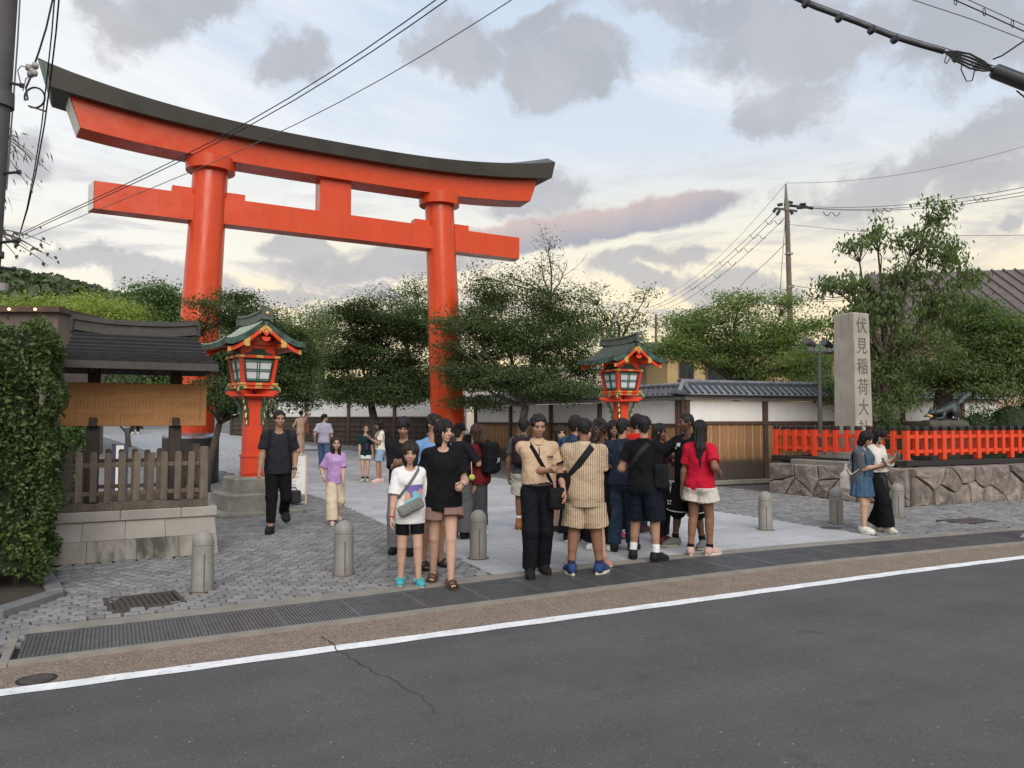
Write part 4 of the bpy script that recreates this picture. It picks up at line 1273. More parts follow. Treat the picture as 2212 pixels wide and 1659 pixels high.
brst = MB().lathe([(0.135, 0.003), (0.10, 0.006)], n=20, capt=False, capb=False).mesh('base_stain', M['rust'], smooth=True)
for (px_, py_), lab in (((437, 1275), 'leftmost granite bollard with a domed top, in front of the notice board plinth'),
      ((742, 1241), 'granite bollard on the setts just left of the child in a white shirt'),
      ((1033, 1206), 'granite bollard with a domed top by the long grey skirt'),
      ((1654, 1144), 'granite bollard on the pale path, first right of the crowd'),
      ((1807, 1131), 'granite bollard just left of the girl in a denim dress'),
      ((1940, 1117), 'rightmost granite bollard close to the corner of the stone wall')):
 p = gp(px_, py_)
 t = thing('bollard', lab, 'bollard', (p[0], p[1], 0), R(rng.uniform(-20, 20)) * 0 - math.atan2(p[0], p[1]) + R(8), 'granite bollards along the kerb')
 piece('shaft', bshm, t, Matrix.Identity(4))
 piece('dome_cap', bcap, t, Matrix.Identity(4))
 for k in range(4):
  a = -PI / 2 + k * PI / 2
  piece('slot_groove', bslot, t, Matrix.Rotation(a, 4, 'Z') @ Matrix.Translation((0.0985, 0, 0)) @ Matrix.Rotation(PI / 2, 4, 'Z'))
 piece('base_stain', brst, t, Matrix.Identity(4))
# ------------------------------------------------------------------ boundary walls of plaster and boards
def wall(p0, p1, label, boards, heights, posts, ridge_scale=1.0, old=False, tile_w=0.20, side=1):
 """p0 -> p1 with the street side on the right of that direction when side=1"""
 p0, p1 = Vector((*p0, 0)), Vector((*p1, 0))
 L = (p1 - p0).length
 rz = math.atan2(p1.y - p0.y, p1.x - p0.x)
 t = thing('boundary_wall', label, 'wall', p0, rz, 'tile capped plaster walls behind the plaza')
 B = lambda mb, name, m, parent=None, **k: mb.build(name, m, parent or t, world=False, **k)
 zp, zb, zr, zt, ze, zq = heights           # plinth top, board top, rail top, plaster top, eave, ridge top
 s = -side                                   # outward y
 B(MB().box((L / 2, s * 0.06, zp / 2), (L, 0.24, zp), ch=0.015), 'wall_plinth', M['kerbstone'])
 B(MB().box((L / 2, 0.0, (zp + zt) / 2), (L - 0.004, 0.10, zt - zp - 0.004)), 'wall_core', M['plaster'])
 bw = 0.262 if not old else 0.30
 nbd = int(L / bw)
 bw = L / nbd
 pm = MB().box((0, 0, 0), (bw - 0.006, 0.022, zb - zp - 0.01), ch=0.003)
 pm.v = [(a, b, c + (zb + zp) / 2) for a, b, c in pm.v]
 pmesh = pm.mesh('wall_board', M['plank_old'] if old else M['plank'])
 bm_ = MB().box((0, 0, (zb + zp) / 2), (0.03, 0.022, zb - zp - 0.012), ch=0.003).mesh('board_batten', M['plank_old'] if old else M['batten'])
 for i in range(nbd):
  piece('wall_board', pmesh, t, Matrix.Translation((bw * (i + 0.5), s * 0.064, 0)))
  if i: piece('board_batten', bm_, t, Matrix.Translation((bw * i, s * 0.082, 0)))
 if old:
  for z in np.linspace(zp + 0.12, zb - 0.10, 6):
   B(MB().box((L / 2, s * 0.094, z), (L, 0.03, 0.025)), 'lattice_rail', M['plank_old'])
 B(MB().box((L / 2, s * 0.075, (zb + zr) / 2), (L, 0.075, zr - zb), ch=0.006), 'middle_rail', M['brown_post'])
 xs = [0.0] + list(posts)
 pom = MB().box((0, 0, (zp + zt) / 2), (0.135, 0.10, zt - zp - 0.002), ch=0.006).mesh('wall_post', M['brown_post'])
 for x in posts:
  piece('wall_post', pom, t, Matrix.Translation((x, s * 0.085, 0)))
 B(MB().box((L / 2, s * 0.01, (zt + ze) / 2), (L, 0.26, ze - zt - 0.03), ch=0.01), 'cornice', M['plaster_grey'])
 B(MB().box((L / 2, 0, ze - 0.012), (L + 0.1, 0.66, 0.035)), 'eave_board', M['dark_wood'])
 # tile columns on both slopes
 OV = 0.36
 nt = int((L + 0.1) / tile_w)
 tw = (L + 0.1) / nt
 mb = MB()
 zt0, zt1 = ze + 0.02, zq - 0.10
 a = [(-tw / 2 + 0.002, -OV, zt0), (tw / 2 - 0.002, -OV, zt0), (tw / 2 - 0.002, -0.05, zt1), (-tw / 2 + 0.002, -0.05, zt1)]
 lo = [(x, y, z - 0.03) for x, y, z in a]
 mb.loft([lo, a])
 mb.mi = 1
 mb.tube([(-tw / 2, -OV - 0.008, zt0 + 0.015), (-tw / 2, -0.05, zt1 + 0.015)], 0.034, 8)
 tmesh = mb.mesh('roof_tile', [M['tile'], M['tile_dark']])
 for i in range(nt):
  x = -0.05 + tw * (i + 0.5)
  piece('roof_tile', tmesh, t, Matrix.Translation((x, 0, 0)) @ (Matrix.Identity(4) if side == 1 else Matrix.Rotation(PI, 4, 'Z')))
 n_back = int((L + 0.1) / 0.8)
 mb = MB()
 q = s
 mb.add([(-0.05, -q * OV, zt0), (L + 0.05, -q * OV, zt0), (L + 0.05, -q * 0.05, zt1), (-0.05, -q * 0.05, zt1)], [(0, 1, 2, 3)])
 B(mb, 'back_slope', M['tile_dark'])
 B(MB().box((L / 2, 0, zq - 0.085), (L + 0.06, 0.13, 0.09)), 'ridge_course', M['tile_dark'])
 rl = 0.30
 rm = MB().tube([(-rl / 2 + 0.003, 0, 0), (rl / 2 - 0.02, 0, 0), (rl / 2 - 0.019, 0, 0), (rl / 2, 0, 0)], [0.062, 0.062, 0.07, 0.07], 12).mesh('ridge_tile', M['tile'], smooth=True, angle=40)
 for i in range(int(L / rl) + 1):
  piece('ridge_tile', rm, t, Matrix.Translation((rl * (i + 0.3), 0, zq - 0.03)))
 return t
CORN = (12.93, 15.40)
CW = wall(CORN, (24.6, 14.42), 'white plaster wall with warm brown boards and grey tiles behind the vermilion fence', True, (0.12, 1.55, 1.64, 2.17, 2.32, 2.68), [0.06, 2.56, 5.1, 7.6, 10.1])
mb = MB()
for q in (((0, -.36), (-.36, -.36)), ((-.36, -.36), (-.36, .05))):
 (a0, b0), (a1, b1) = q
 mb.add([(a0, b0, 2.345), (a1, b1, 2.345), (-.02, -.02, 2.60), (0.05, .05, 2.60)], [(1, 0, 2)])
mb.add([(0, -.36, 2.31), (-.36, -.36, 2.31), (-.36, .05, 2.31), (0, .05, 2.31), (0, -.36, 2.345), (-.36, -.36, 2.345), (-.36, .05, 2.345)], [(0, 1, 5, 4), (1, 2, 6, 5), (3, 2, 1, 0)])
mb.build('corner_roof', M['tile_dark'], CW, world=False)
MB().tube([(-.37, -.37, 2.37), (-.02, -.02, 2.63)], 0.055, 10).build('hip_tile', M['tile'], CW, world=False)
MB().box((-.01, -.01, 1.14), (0.17, 0.17, 2.05), ch=.006).build('wall_post', M['brown_post'], CW, world=False)
wall((12.60, 27.2), (CORN[0], CORN[1] - 0.0), 'white plaster wall with brown boards along the right of the path, behind the crowd', True, (0.12, 1.50, 1.58, 2.17, 2.30, 2.60), [0.1, 2.9, 5.6, 8.3, 11.72], side=1)
wall((5.2, 39.5), (12.2, 27.3), 'far white wall with dark latticed boards, behind the people standing up the path', True, (0.42, 1.72, 1.80, 2.92, 3.08, 3.45), [0.1, 2.7, 5.3, 7.9, 10.5, 13.1], old=True, tile_w=0.26)
# ------------------------------------------------------------------ stone retaining wall round the monument
def clip_poly(P, a, b, c):                    # keep a x + b y <= c
 out = []
 for (x1, y1), (x2, y2) in zip(P, P[1:] + P[:1]):
  d1, d2 = a * x1 + b * y1 - c, a * x2 + b * y2 - c
  if d1 <= 0: out.append((x1, y1))
  if (d1 < 0) != (d2 < 0) and abs(d1 - d2) > 1e-12:
   t = d1 / (d1 - d2)
   out.append((x1 + (x2 - x1) * t, y1 + (y2 - y1) * t))
 return out
def rubble_face(parent, p0, p1, h0, h1, seed, n, depth=0.30, ends=(0, 0)):
 rr = np.random.default_rng(seed)
 p0, p1 = Vector(p0), Vector(p1)
 L = (p1 - p0).length
 ux = (p1 - p0).normalized()
 nrm = Vector((ux.y, -ux.x, 0))
 cols = max(2, int(round(n / 2)))
 S = []
 for i in range(cols):
  for j in range(2):
   if rr.random() < 0.22 and j == 1: continue
   S.append(((i + 0.5 + rr.uniform(-.38, .38) + (0.35 if j else 0)) * L / cols, (0.25 + 0.5 * j + rr.uniform(-.16, .16)) * (h0 + h1) / 2))
 for i, (sx, sy) in enumerate(S):
  P = [(0, 0), (L, 0), (L, h1), (0, h0)]
  for k, (qx, qy) in enumerate(S):
   if k == i: continue
   w = 1.5
   a, b = 2 * (qx - sx), 2 * w * (qy - sy)
   c = qx * qx - sx * sx + w * (qy * qy - sy * sy)
   P = clip_poly(P, a, b, c)
   if len(P) < 3: break
  if len(P) < 3: continue
  # break each straight edge and wobble it by place, so neighbours keep a common joint
  P3 = []
  for (x1, y1), (x2, y2) in zip(P, P[1:] + P[:1]):
   m = max(1, int(math.hypot(x2 - x1, y2 - y1) / 0.16))
   P3 += [(x1 + (x2 - x1) * q / m, y1 + (y2 - y1) * q / m) for q in range(m)]
  P = [(min(L, max(0, x + .022 * math.sin(x * 17 + y * 23) + .012 * math.sin(y * 61 - x * 37))), max(0, min(h1, y + .018 * math.sin(x * 29 - y * 13))) if 0.02 < y < h0 - .02 else y) for x, y in P3]
  cx_ = sum(p[0] for p in P) / len(P)
  cy_ = sum(p[1] for p in P) / len(P)
  def sh(g, inset):                      # polygon shrunk by a gap, slightly roughened
   o = []
   for x, y in P:
    d = math.hypot(x - cx_, y - cy_) or 1
    f = max(0.2, 1 - g / d)
    o.append((cx_ + (x - cx_) * f, max(0.002, cy_ + (y - cy_) * f)))
   return o
  # subdivide the edges for irregular outlines
  bulge = rr.uniform(0.0, 0.05)
  q0, q1, q2 = sh(0.004, 0), sh(0.007, 0), sh(0.030, 0)
  to3 = lambda q, o: [p0 + ux * x + Vector((0, 0, y)) + nrm * (o + rr.uniform(-.008, .008)) for x, y in q]
  mb = MB()
  back = to3(q0, -depth)
  a_, b_ = to3(q1, -0.01), to3(q2, 0.02 + bulge)
  mb.loft([back, a_, b_], caps=False)
  nn = len(q2)
  half = [p0 + ux * (cx_ + (x - cx_) * .55) + Vector((0, 0, cy_ + (y - cy_) * .55)) + nrm * (0.03 + bulge + rr.uniform(-.014, .022)) for x, y in q2]
  mb.loft([b_, half], caps=False)
  c3 = p0 + ux * cx_ + Vector((0, 0, cy_)) + nrm * (0.02 + bulge + 0.015)
  base_i = len(mb.v)
  mb.add(list(half) + [c3], [(k, (k + 1) % nn, nn) for k in range(nn)])
  mb.add(back, [list(range(nn))[::-1]])
  mb.build('wall_stone', M['rubble'], parent)
RW = thing('retaining_wall', 'low wall of large irregular brown stones carrying the vermilion fence', 'stone wall', (13.94, 9.80, 0))
rubble_face(RW, (13.60, 13.15, -0.02), (13.90, 9.85, -0.02), 0.70, 0.74, 5, 13)
rubble_face(RW, (13.93, 9.80, -0.02), (24.5, 8.95, -0.02), 0.74, 0.80, 14, 40)
mb = MB()
mb.prism([(13.85, 13.1, -0.03), (14.10, 10.03, -0.03), (24.4, 9.2, -0.03), (24.4, 13.1, -0.03)][::-1], (0, 0, 0.70))
mb.build('wall_core', M['joint'], RW)
mb = MB().add([(13.9, 13.1, 0.69), (14.13, 10.0, 0.69), (24.4, 9.2, 0.69), (24.4, 13.8, 0.69)], [(0, 1, 2, 3)])
up_faces(mb.build('monument_bed', M['earth'], kind='structure'))
# ------------------------------------------------------------------ vermilion fence
FC = Vector((14.28, 10.16, 0))
def fence_run(label, p0, p1, spacing, z0, first_tall=0, skip_first=False):
 p0, p1 = Vector((*p0, 0)), Vector((*p1, 0))
 L = (p1 - p0).length
 rz = math.atan2(p1.y - p0.y, p1.x - p0.x)
 t = thing('shrine_fence', label, 'fence', (p0.x, p0.y, z0), rz, 'vermilion fence round the stone monument')
 B = lambda mb, name, m, parent=None, **k: mb.build(name, m, parent or t, world=False, **k)
 n = int(round(L / spacing))
 sp = L / n
 W = 0.098
 tall = MB().box((0, 0, 0.30), (W + 0.012, W + 0.012, 0.60), ch=0.006).mesh('fence_post', M['verm_bright'])
 short = MB().box((0, 0, 0.345), (W, W, 0.51), ch=0.006).mesh('fence_baluster', M['verm_bright'])
 cm = MB().box((0, 0, 0.645), (W + 0.02, W + 0.02, 0.09), ch=0.012).mesh('post_cap', M['black_metal'])
 for i in range(1 if skip_first else 0, n + 1):
  is_t = (i % 4 == 0)
  o = piece('fence_post' if is_t else 'fence_baluster', tall if is_t else short, t, Matrix.Translation((sp * i, 0, 0.06)))
  piece('post_cap', cm, o, Matrix.Identity(4))
 for z, h in ((0.535, 0.075), (0.235, 0.075)):
  B(MB().box((L / 2, 0, z), (L, 0.058, h), ch=0.004), 'fence_rail', M['verm_bright'])
 B(MB().box((L / 2, 0, -0.005), (L + 0.16, 0.15, 0.105), ch=0.008), 'black_sill', M['black_metal'])
 for x in np.arange(0.3, L, 1.1):
  B(MB().box((x, 0, -0.075), (0.14, 0.12, 0.06)), 'sill_block', M['black_metal'])
 return t
fence_run('left run of the low vermilion fence with black caps, beside the monument', FC[:2], (13.98, 13.30), 0.262, 0.80)
fence_run('front run of the low vermilion fence with black caps, above the roadside stones', (FC.x, FC.y), (23.9, 9.36), 0.262, 0.80, skip_first=True)
fence_run('rear run of the low vermilion fence, seen behind the monument base', (14.0, 13.34), (23.9, 13.5), 0.29, 0.78, skip_first=True)
# ------------------------------------------------------------------ stone monument
MX, MY = 14.72, 11.75
mon = thing('stone_monument', 'tall square granite pillar with a vertical column of large engraved characters', 'monument', (MX, MY, 0.69))
mb = MB()
mb.loft([[(sx * h, sy * h, z) for sx, sy in ((-1, -1), (1, -1), (1, 1), (-1, 1))] for h, z in ((0.278, 0.30), (0.255, 3.34), (0.24, 3.365), (0.0, 3.385))], caps=False)
shaft = mb.build('pillar_shaft', M['monument'], mon, world=False)
mb = MB().box((0, 0, 0.15), (1.25, 1.25, 0.30), ch=0.02)
mb.build('base_step', M['lantern_stone'], mon, world=False)
mb = MB().box((0, 0, 0.02), (1.9, 1.9, 0.16), ch=0.02)
mb.build('base_step', M['lantern_stone'], mon, world=False)
chars = '\u4f0f\u898b\u7a32\u8377\u5927\u793e'
def text_mesh(body, size, extrude=0.004, font_off=0.0):
 cu = D.curves.new('lettering', 'FONT')
 cu.body = body
 cu.size = size
 cu.extrude = extrude
 cu.offset = font_off
 cu.align_x = 'CENTER'
 cu.align_y = 'CENTER'
 cu.resolution_u = 3
 to = D.objects.new('lettering_tmp', cu)
 COL.objects.link(to)
 dg = bpy.context.evaluated_depsgraph_get()
 dg.update()
 me = D.meshes.new_from_object(to.evaluated_get(dg))
 D.objects.remove(to)
 D.curves.remove(cu)
 return me
for i, ch in enumerate(chars):
 me = text_mesh(ch, 0.385, 0.004, 0.0)
 me.materials.clear()
 me.materials.append(M['engraved'])
 z = 3.06 - i * 0.455
 h = 0.278 - 0.023 * (z - 0.30) / 3.04
 piece('engraved_character', me, mon, Matrix.Translation((0.0, -h - 0.0035, z)) @ Matrix.Rotation(PI / 2, 4, 'X') @ Matrix.Scale(0.92, 4, (1, 0, 0)))
# ------------------------------------------------------------------ floodlight mast beside it
fm = thing('floodlight_mast', 'slim dark steel mast with two floodlights left of the monument', 'floodlight', (14.42, 12.40, 0.66))
fb = lambda mb, name, m, parent=None, **k: mb.build(name, m, parent or fm, world=False, **k)
fb(MB().tube([(0, 0, 0), (0, 0, 2.55)], [0.055, 0.045], 12), 'mast', M['pole_dark'], smooth=True, angle=40)
fb(MB().lathe([(0.12, 0), (0.12, 0.02), (0.06, 0.03)], n=16), 'base_flange', M['pole_dark'])
fb(MB().box((0.02, 0, 2.57), (0.78, 0.06, 0.05)), 'cross_bar', M['pole_dark'])
for x, y in ((-0.28, -0.02), (0.33, 0.02)):
 h = fb(MB().tube([(x - 0.20, y - 0.05, 2.81), (x + 0.02, y, 2.76), (x + 0.14, y + 0.03, 2.73)], [0.085, 0.085, 0.06], 14), 'lamp_head', M['pole_dark'], smooth=True, angle=40)
 fb(MB().box((x, y, 2.66), (0.05, 0.09, 0.16)), 'lamp_bracket', M['steel'], h)
 fb(MB().tube([(x - 0.202, y - 0.0505, 2.8105), (x - 0.206, y - 0.0515, 2.8115)], [0.07, 0.07], 14), 'lamp_glass', M['glass'], h)
# ------------------------------------------------------------------ slim sign post and A-board
p = gp(254, 1040)
sp_ = thing('sign_post', 'slim white and navy sign post seen through the picket fence', 'sign post', (p[0], 19.5, 0))
MB().box((0, 0, 0.60), (0.16, 0.05, 1.0), ch=0.004).build('sign_panel', M['sign_white'], sp_, world=False)
for s_ in (-1, 1):
 MB().box((s_ * 0.125, 0, 0.575), (0.085, 0.06, 1.15), ch=0.004).build('side_bar', M['navy'], sp_, world=False)
A = thing('a_board_sign', 'white sandwich board in a pale wooden frame behind the man in black', 'sign board', (3.22, 15.75, 0), R(-14))
ab = lambda mb, name, m, parent=None, **k: mb.build(name, m, parent or A, world=False, **k)
tilt = Matrix.Rotation(R(-7), 4, 'X')
for sg in (1, -1):
 T = Matrix.Rotation(0 if sg == 1 else PI, 4, 'Z') @ Matrix.Translation((0, -0.14, 0)) @ tilt
 tr = lambda mb: setattr(mb, 'v', [tuple(T @ Vector(v)) for v in mb.v]) or mb
 for x in (-0.29, 0.29):
  ab(tr(MB().box((x, 0, 0.50), (0.035, 0.03, 1.0), ch=0.004)), 'frame_leg', M['sign_wood'])
 for z in (0.98, 0.20, 0.04):
  ab(tr(MB().box((0, 0, z), (0.545, 0.026, 0.035), ch=0.004)), 'frame_rail', M['sign_wood'])
 pn = ab(tr(MB().box((0, 0, 0.59), (0.545, 0.012, 0.745))), 'sign_panel', M['sign_white'])
 mb = MB()
 rr = random.Random(5)
 z = 0.90
 while z > 0.30:
  w = rr.uniform(0.18, 0.42)
  x0 = -0.02
  mb.add([(x0 - w / 2, -0.0085, z), (x0 + w / 2, -0.0085, z), (x0 + w / 2, -0.0085, z + 0.010), (x0 - w / 2, -0.0085, z + 0.010)], [(0, 1, 2, 3)])
  z -= rr.choice((0.024, 0.03, 0.06))
 for q in range(5):
  mb.add([(-0.06 + q * 0.03, -0.0085, 0.245), (-0.042 + q * 0.03, -0.0085, 0.245), (-0.042 + q * 0.03, -0.0085, 0.28), (-0.06 + q * 0.03, -0.0085, 0.28)], [(0, 1, 2, 3)])
 ab(tr(mb), 'sign_print', M['print_grey'], pn)
wb = thing('weight_bag', 'black zipped bag hung low on the sandwich board', 'bag', (3.16, 15.50, 0.04), R(-14))
MB().box((0, 0, 0.13), (0.40, 0.10, 0.26), ch=0.03).build('bag_body', M['black_metal'], wb, world=False)
MB().tube([(-0.12, 0, 0.25), (-0.10, 0, 0.31), (0.10, 0, 0.31), (0.12, 0, 0.25)], 0.012, 6).build('bag_handle', M['black_metal'], wb, world=False)
# ------------------------------------------------------------------ utility poles and wires
def wire(name, label, pts, r, m, sag=0.0, group=None, n=14):
 """pts: list of 3-D points, each span sags"""
 path = []
 for a, b in zip(pts, pts[1:]):
  a, b = Vector(a), Vector(b)
  for t in np.linspace(0, 1, n)[:-1]:
   p = a + (b - a) * t
   p.z -= sag * 4 * t * (1 - t)
   path.append(p)
 path.append(Vector(pts[-1]))
 rr_ = r if not hasattr(r, '__len__') else r
 o = MB().tube(path, rr_, 6).build(name, m)
 return tag(o, label, 'cable', group)
# near pole at the left edge
NP = at(-4, 300, 8.3)
pole1 = thing('utility_pole', 'dark concrete utility pole at the left edge with a steel band', 'utility pole', (at(-75, 1260, 8.3)[0], at(-75, 1260, 8.3)[1], 0))
pb, pt_ = at(-75, 1300, 8.3), at(15, -60, 8.3)
pb = Vector((pb[0], pb[1], 0))
MB().tube([pb, (pb + Vector(pt_)) / 2, Vector(pt_)], [0.135, 0.125, 0.115], 16).build('pole_shaft', M['pole_dark'], pole1, smooth=True, angle=40)
for yb, hb in ((215, 0.08), (548, 0.03), (580, 0.03)):
 c0, c1 = Vector(at(0, yb, 8.3)), Vector(at(0, yb + 14, 8.3))
 tt = (yb - 1300) / (-60 - 1300)
 cc = pb + (Vector(pt_) - pb) * ((c0.z - pb.z) / (pt_[2] - pb.z))
 MB().lathe([(0.15, -hb), (0.15, hb)], cc, 18).build('pole_band', M['pole_dark'], pole1, smooth=True, angle=40)
for (x0, y0), (x1, y1) in (((10, 176), (44, 184)), ((0, 524), (36, 520)), ((0, 578), (27, 581)), ((0, 375), (38, 372))):
 a, b = Vector(at(x0, y0, 8.3)), Vector(at(x1, y1, 8.3))
 MB().tube([a, b], 0.016, 8).build('step_bolt', M['black_metal'], pole1)
 MB().tube([b, b + (b - a).normalized() * 0.03], 0.028, 8).build('bolt_knob', M['black_metal'], pole1)
MB().tube([Vector(at(4, 612, 8.2)), Vector(at(4, 628, 8.2))], [0.07, 0.05], 10).build('lamp_bracket', M['porcelain'], pole1)
ins = thing('insulator_cluster', 'small cluster of grey insulators on wires beside the left pole', 'insulator', at(72, 150, 8.6))
for dx, dy in ((-8, -2), (0, 6), (6, -6), (4, 10), (-4, 12)):
 c_ = Vector(at(70 + dx, 148 + dy, 8.6))
 MB().lathe([(0.0, -0.03), (0.03, -0.03), (0.038, 0.0), (0.03, 0.03), (0.0, 0.03)], c_, 10, capb=False, capt=False).build('insulator', M['porcelain'], ins, smooth=True)
loop = [Vector(at(75 + 22 * math.cos(a), 211 + 22 * math.sin(a), 8.5 + 0.02 * i)) for i, a in enumerate(np.linspace(0.3, 2 * PI + 2.2, 26))]
tag(MB().tube([Vector(at(70, 158, 8.6)), Vector(at(56, 190, 8.55))] + [Vector(at(60, 215, 8.5))] + loop[8:] + [Vector(at(97, 240, 8.6))], 0.011, 6).build('cable_coil', M['wire']), 'coil of spare black cable hanging beside the left pole', 'cable')
tag(MB().tube([Vector(at(*p, 8.6)) for p in [(70, 150), (46, 142), (38, 152), (44, 178), (50, 196), (56, 170), (74, 158)]], 0.006, 6).build('jumper_wire', M['wire_grey']), 'thin loose jumper wire looping below the grey insulators', 'cable')
G1 = 'overhead wires at the left edge'
wire('overhead_wire', 'thin wire descending just right of the left pole', [at(44, -20, 9), at(38, 90, 9), at(30, 200, 9), at(20, 330, 9), at(14, 410, 9)], 0.010, M['wire_grey'], 0, G1, 4)
wire('overhead_wire', 'wire dropping to the insulator cluster at top left', [at(118, -20, 8.6), at(100, 60, 8.6), at(84, 112, 8.6), at(72, 146, 8.6)], 0.011, M['wire'], 0, G1, 4)
for dx, r_ in ((0, 0.0085), (10, 0.010)):
 wire('overhead_wire', 'black twisted wire hanging down across the torii tip' + (', the inner one' if dx else ', the outer one'), [at(119 + dx, -20, 9.2), at(112 + dx * .9, 70, 9.6), at(100 + dx * .8, 180, 10.2), at(90 + dx * .6, 270, 11), at(74 + dx * .4, 370, 12), at(58 + dx * .2, 450, 13.5), at(38, 522, 15)], r_, M['wire'], 0, G1, 5)
G2 = 'wires crossing in front of the torii'
FARP = at(45, 514, 30)
for i, (x1, y1, dy, r_) in enumerate(((955, -8, 0, 0.021), (975, -10, 5, 0.021))):
 P_ = []
 for t in np.linspace(0, 1, 12):
  x = 45 + (x1 - 45) * t
  # gentle sag measured from the photo
  y = 512 + dy * 0 + (y1 - 512) * t + 46 * math.sin(PI * t) * (0.55 + 0.45 * t)
  y -= 6 * (1 - t)
  P_.append(at(x, y + (3 if i else -2), 15.5 - 7.0 * t ** 0.8))
 wire('overhead_wire', 'black twisted cable crossing in front of the torii, ' + ('the upper of the pair' if i == 0 else 'the lower of the pair'), P_, 0.0072, M['wire'], 0, G2, 3)
P_ = []
for t in np.linspace(0, 1, 12):
 x = 55 + (1120 - 55) * t
 y = 516 + (-10 - 516) * t + 52 * math.sin(PI * t) * (0.55 + 0.45 * t)
 P_.append(at(x, y, 15.5 - 7.0 * t ** 0.8))
wire('overhead_wire', 'single thin grey wire crossing in front of the torii', P_, 0.006, M['wire_grey'], 0, G2, 3)
# thick cable bundle at top right
pp = [(1690, -18), (1760, 15), (1850, 48), (1925, 78), (1990, 98), (2040, 112), (2090, 130), (2148, 152)]
cb_ = thing('cable_bundle', 'thick black bundle of communication cables with a splice case at top right', 'cable', at(2090, 130, 9))
pts = [Vector(at(x, y, 9.6 - 0.6 * i / 7)) for i, (x, y) in enumerate(pp)]
MB().tube(pts[:6], 0.030, 10).build('cable_sheath', M['wire'], cb_, smooth=True)
for k in range(5):
 o = (k - 2) * 3.2
 MB().tube([pts[5]] + [Vector(at(x, y + o * (1 - abs(2 * t - 1)) * 2 + o * .4, 8.9)) for x, y, t in ((2065, 121, .3), (2095, 132, .5), (2125, 143, .7))] + [pts[7]], 0.012, 6).build('loose_cable', M['wire'], cb_)
MB().tube([Vector(at(x, y - 9, 9.5 - 0.6 * i / 7)) for i, (x, y) in enumerate(pp)] + [Vector(at(2230, 172, 8.6))], 0.008, 6).build('messenger_wire', M['steel'], cb_)
for x, y in ((1741, 5), (1813, 36), (1883, 62), (1933, 82), (2066, 122), (2112, 140)):
 c_ = Vector(at(x, y, 9.2))
 MB().tube([c_ - Vector((0.02, 0, 0.008)), c_ + Vector((0.02, 0, -0.03))], 0.052, 10).build('cable_clip', M['wire'], cb_)
MB().tube([Vector(at(2146, 152, 8.9)), Vector(at(2150, 154, 8.9)), Vector(at(2290, 208, 8.5))], [0.07, 0.085, 0.085], 14).build('splice_case', M['black_metal'], cb_, smooth=True, angle=40)
MB().tube([Vector(at(*p, 9)) for p in [(2080, 128), (2076, 150), (2088, 176), (2100, 174), (2106, 150), (2098, 134)]], 0.007, 6).build('cable_loop', M['wire'], cb_)
MB().tube([Vector(at(*p, 9)) for p in [(2045, 118), (2040, 134), (2044, 138), (2056, 120)]], 0.006, 6).build('cable_loop', M['wire'], cb_)
wire('overhead_wire', 'short black drop wire rising from the splice case to the right edge', [at(2145, 128, 9), at(2165, 120, 8.9), at(2230, 76, 8.7)], 0.009, M['wire'], 0, None, 4)
wire('overhead_wire', 'short black drop wire falling below the splice case', [at(2196, 196, 8.8), at(2230, 224, 8.7)], 0.009, M['wire'], 0, None, 4)
G3 = 'thin wires at the top right corner'
wire('overhead_wire', 'lowest of the thin wires at the top right corner', [at(1955, -6, 10), at(2100, 42, 10), at(2230, 92, 10)], 0.006, M['wire_grey'], 0, G3, 5)
MW = wire('overhead_wire', 'middle thin wire with small rings at the top right corner', [at(2045, -8, 10), at(2130, 30, 10), at(2230, 76, 10)], 0.008, M['wire'], 0, G3, 5)
wire('overhead_wire', 'topmost thin wire at the top right corner', [at(2075, -8, 10), at(2150, 26, 10), at(2230, 62, 10)], 0.006, M['wire_grey'], 0, G3, 5)
for x, y in ((2064, 3), (2126, 26), (2187, 51)):
 c_ = Vector(at(x, y, 10))
 MB().tube([c_ + Vector((math.cos(a) * 0.03, 0, math.sin(a) * 0.05)) for a in np.linspace(0, 2 * PI, 11)], 0.006, 6).build('wire_ring', M['wire'], MW)
# far utility pole
DP = 42.0
pole2 = thing('utility_pole', 'tall brown utility pole with crossarms rising behind the trees', 'utility pole', (at(1714, 905, DP)[0], at(1714, 905, DP)[1], 0))
Pp = lambda x, y, d=DP: Vector(at(x, y, d))
base2 = Vector((pole2.location.x, pole2.location.y, 0))
MB().tube([base2, Pp(1700, 455)], [0.18, 0.125], 12).build('pole_shaft', M['pole_conc'], pole2, smooth=True, angle=40)
MB().tube([Pp(1700, 455), Pp(1699, 440), Pp(1698, 425), Pp(1697.5, 397)], [0.14, 0.14, 0.08, 0.04], 10).build('pole_head', M['lantern_stone'], pole2, smooth=True, angle=40)
MB().beam(Pp(1676, 450), Pp(1722, 456), 0.10, 0.10).build('cross_arm', M['pole_dark'], pole2)
MB().beam(Pp(1696, 443, DP + .4), Pp(1750, 449, DP - .3), 0.12, 0.12).build('cross_arm', M['black_metal'], pole2)
for x, y, x2, y2 in ((1676, 450, 1671, 458), (1684, 455, 1678, 464), (1708, 455, 1712, 463), (1722, 449, 1744, 447), (1728, 442, 1740, 441), (1700, 436, 1712, 438), (1680, 443, 1690, 441), (1748, 449, 1756, 450)):
 MB().tube([Pp(x, y), Pp(x2, y2)], 0.085, 8).build('insulator', M['wire'], pole2)
for y in (478, 505, 530, 560, 590, 615):
 xx = 1700 + (y - 455) * 0.045
 MB().tube([Pp(xx - 6, y), Pp(xx + 6, y)], 0.02, 5).build('step_bolt', M['steel'], pole2)
for y in (548, 620):
 xx = 1700 + (y - 455) * 0.045
 MB().tube([Pp(xx, y - 2), Pp(xx + 0.1, y + 2)], 0.22, 10).build('pole_band', M['steel'], pole2)
G4 = 'power lines of the far pole'
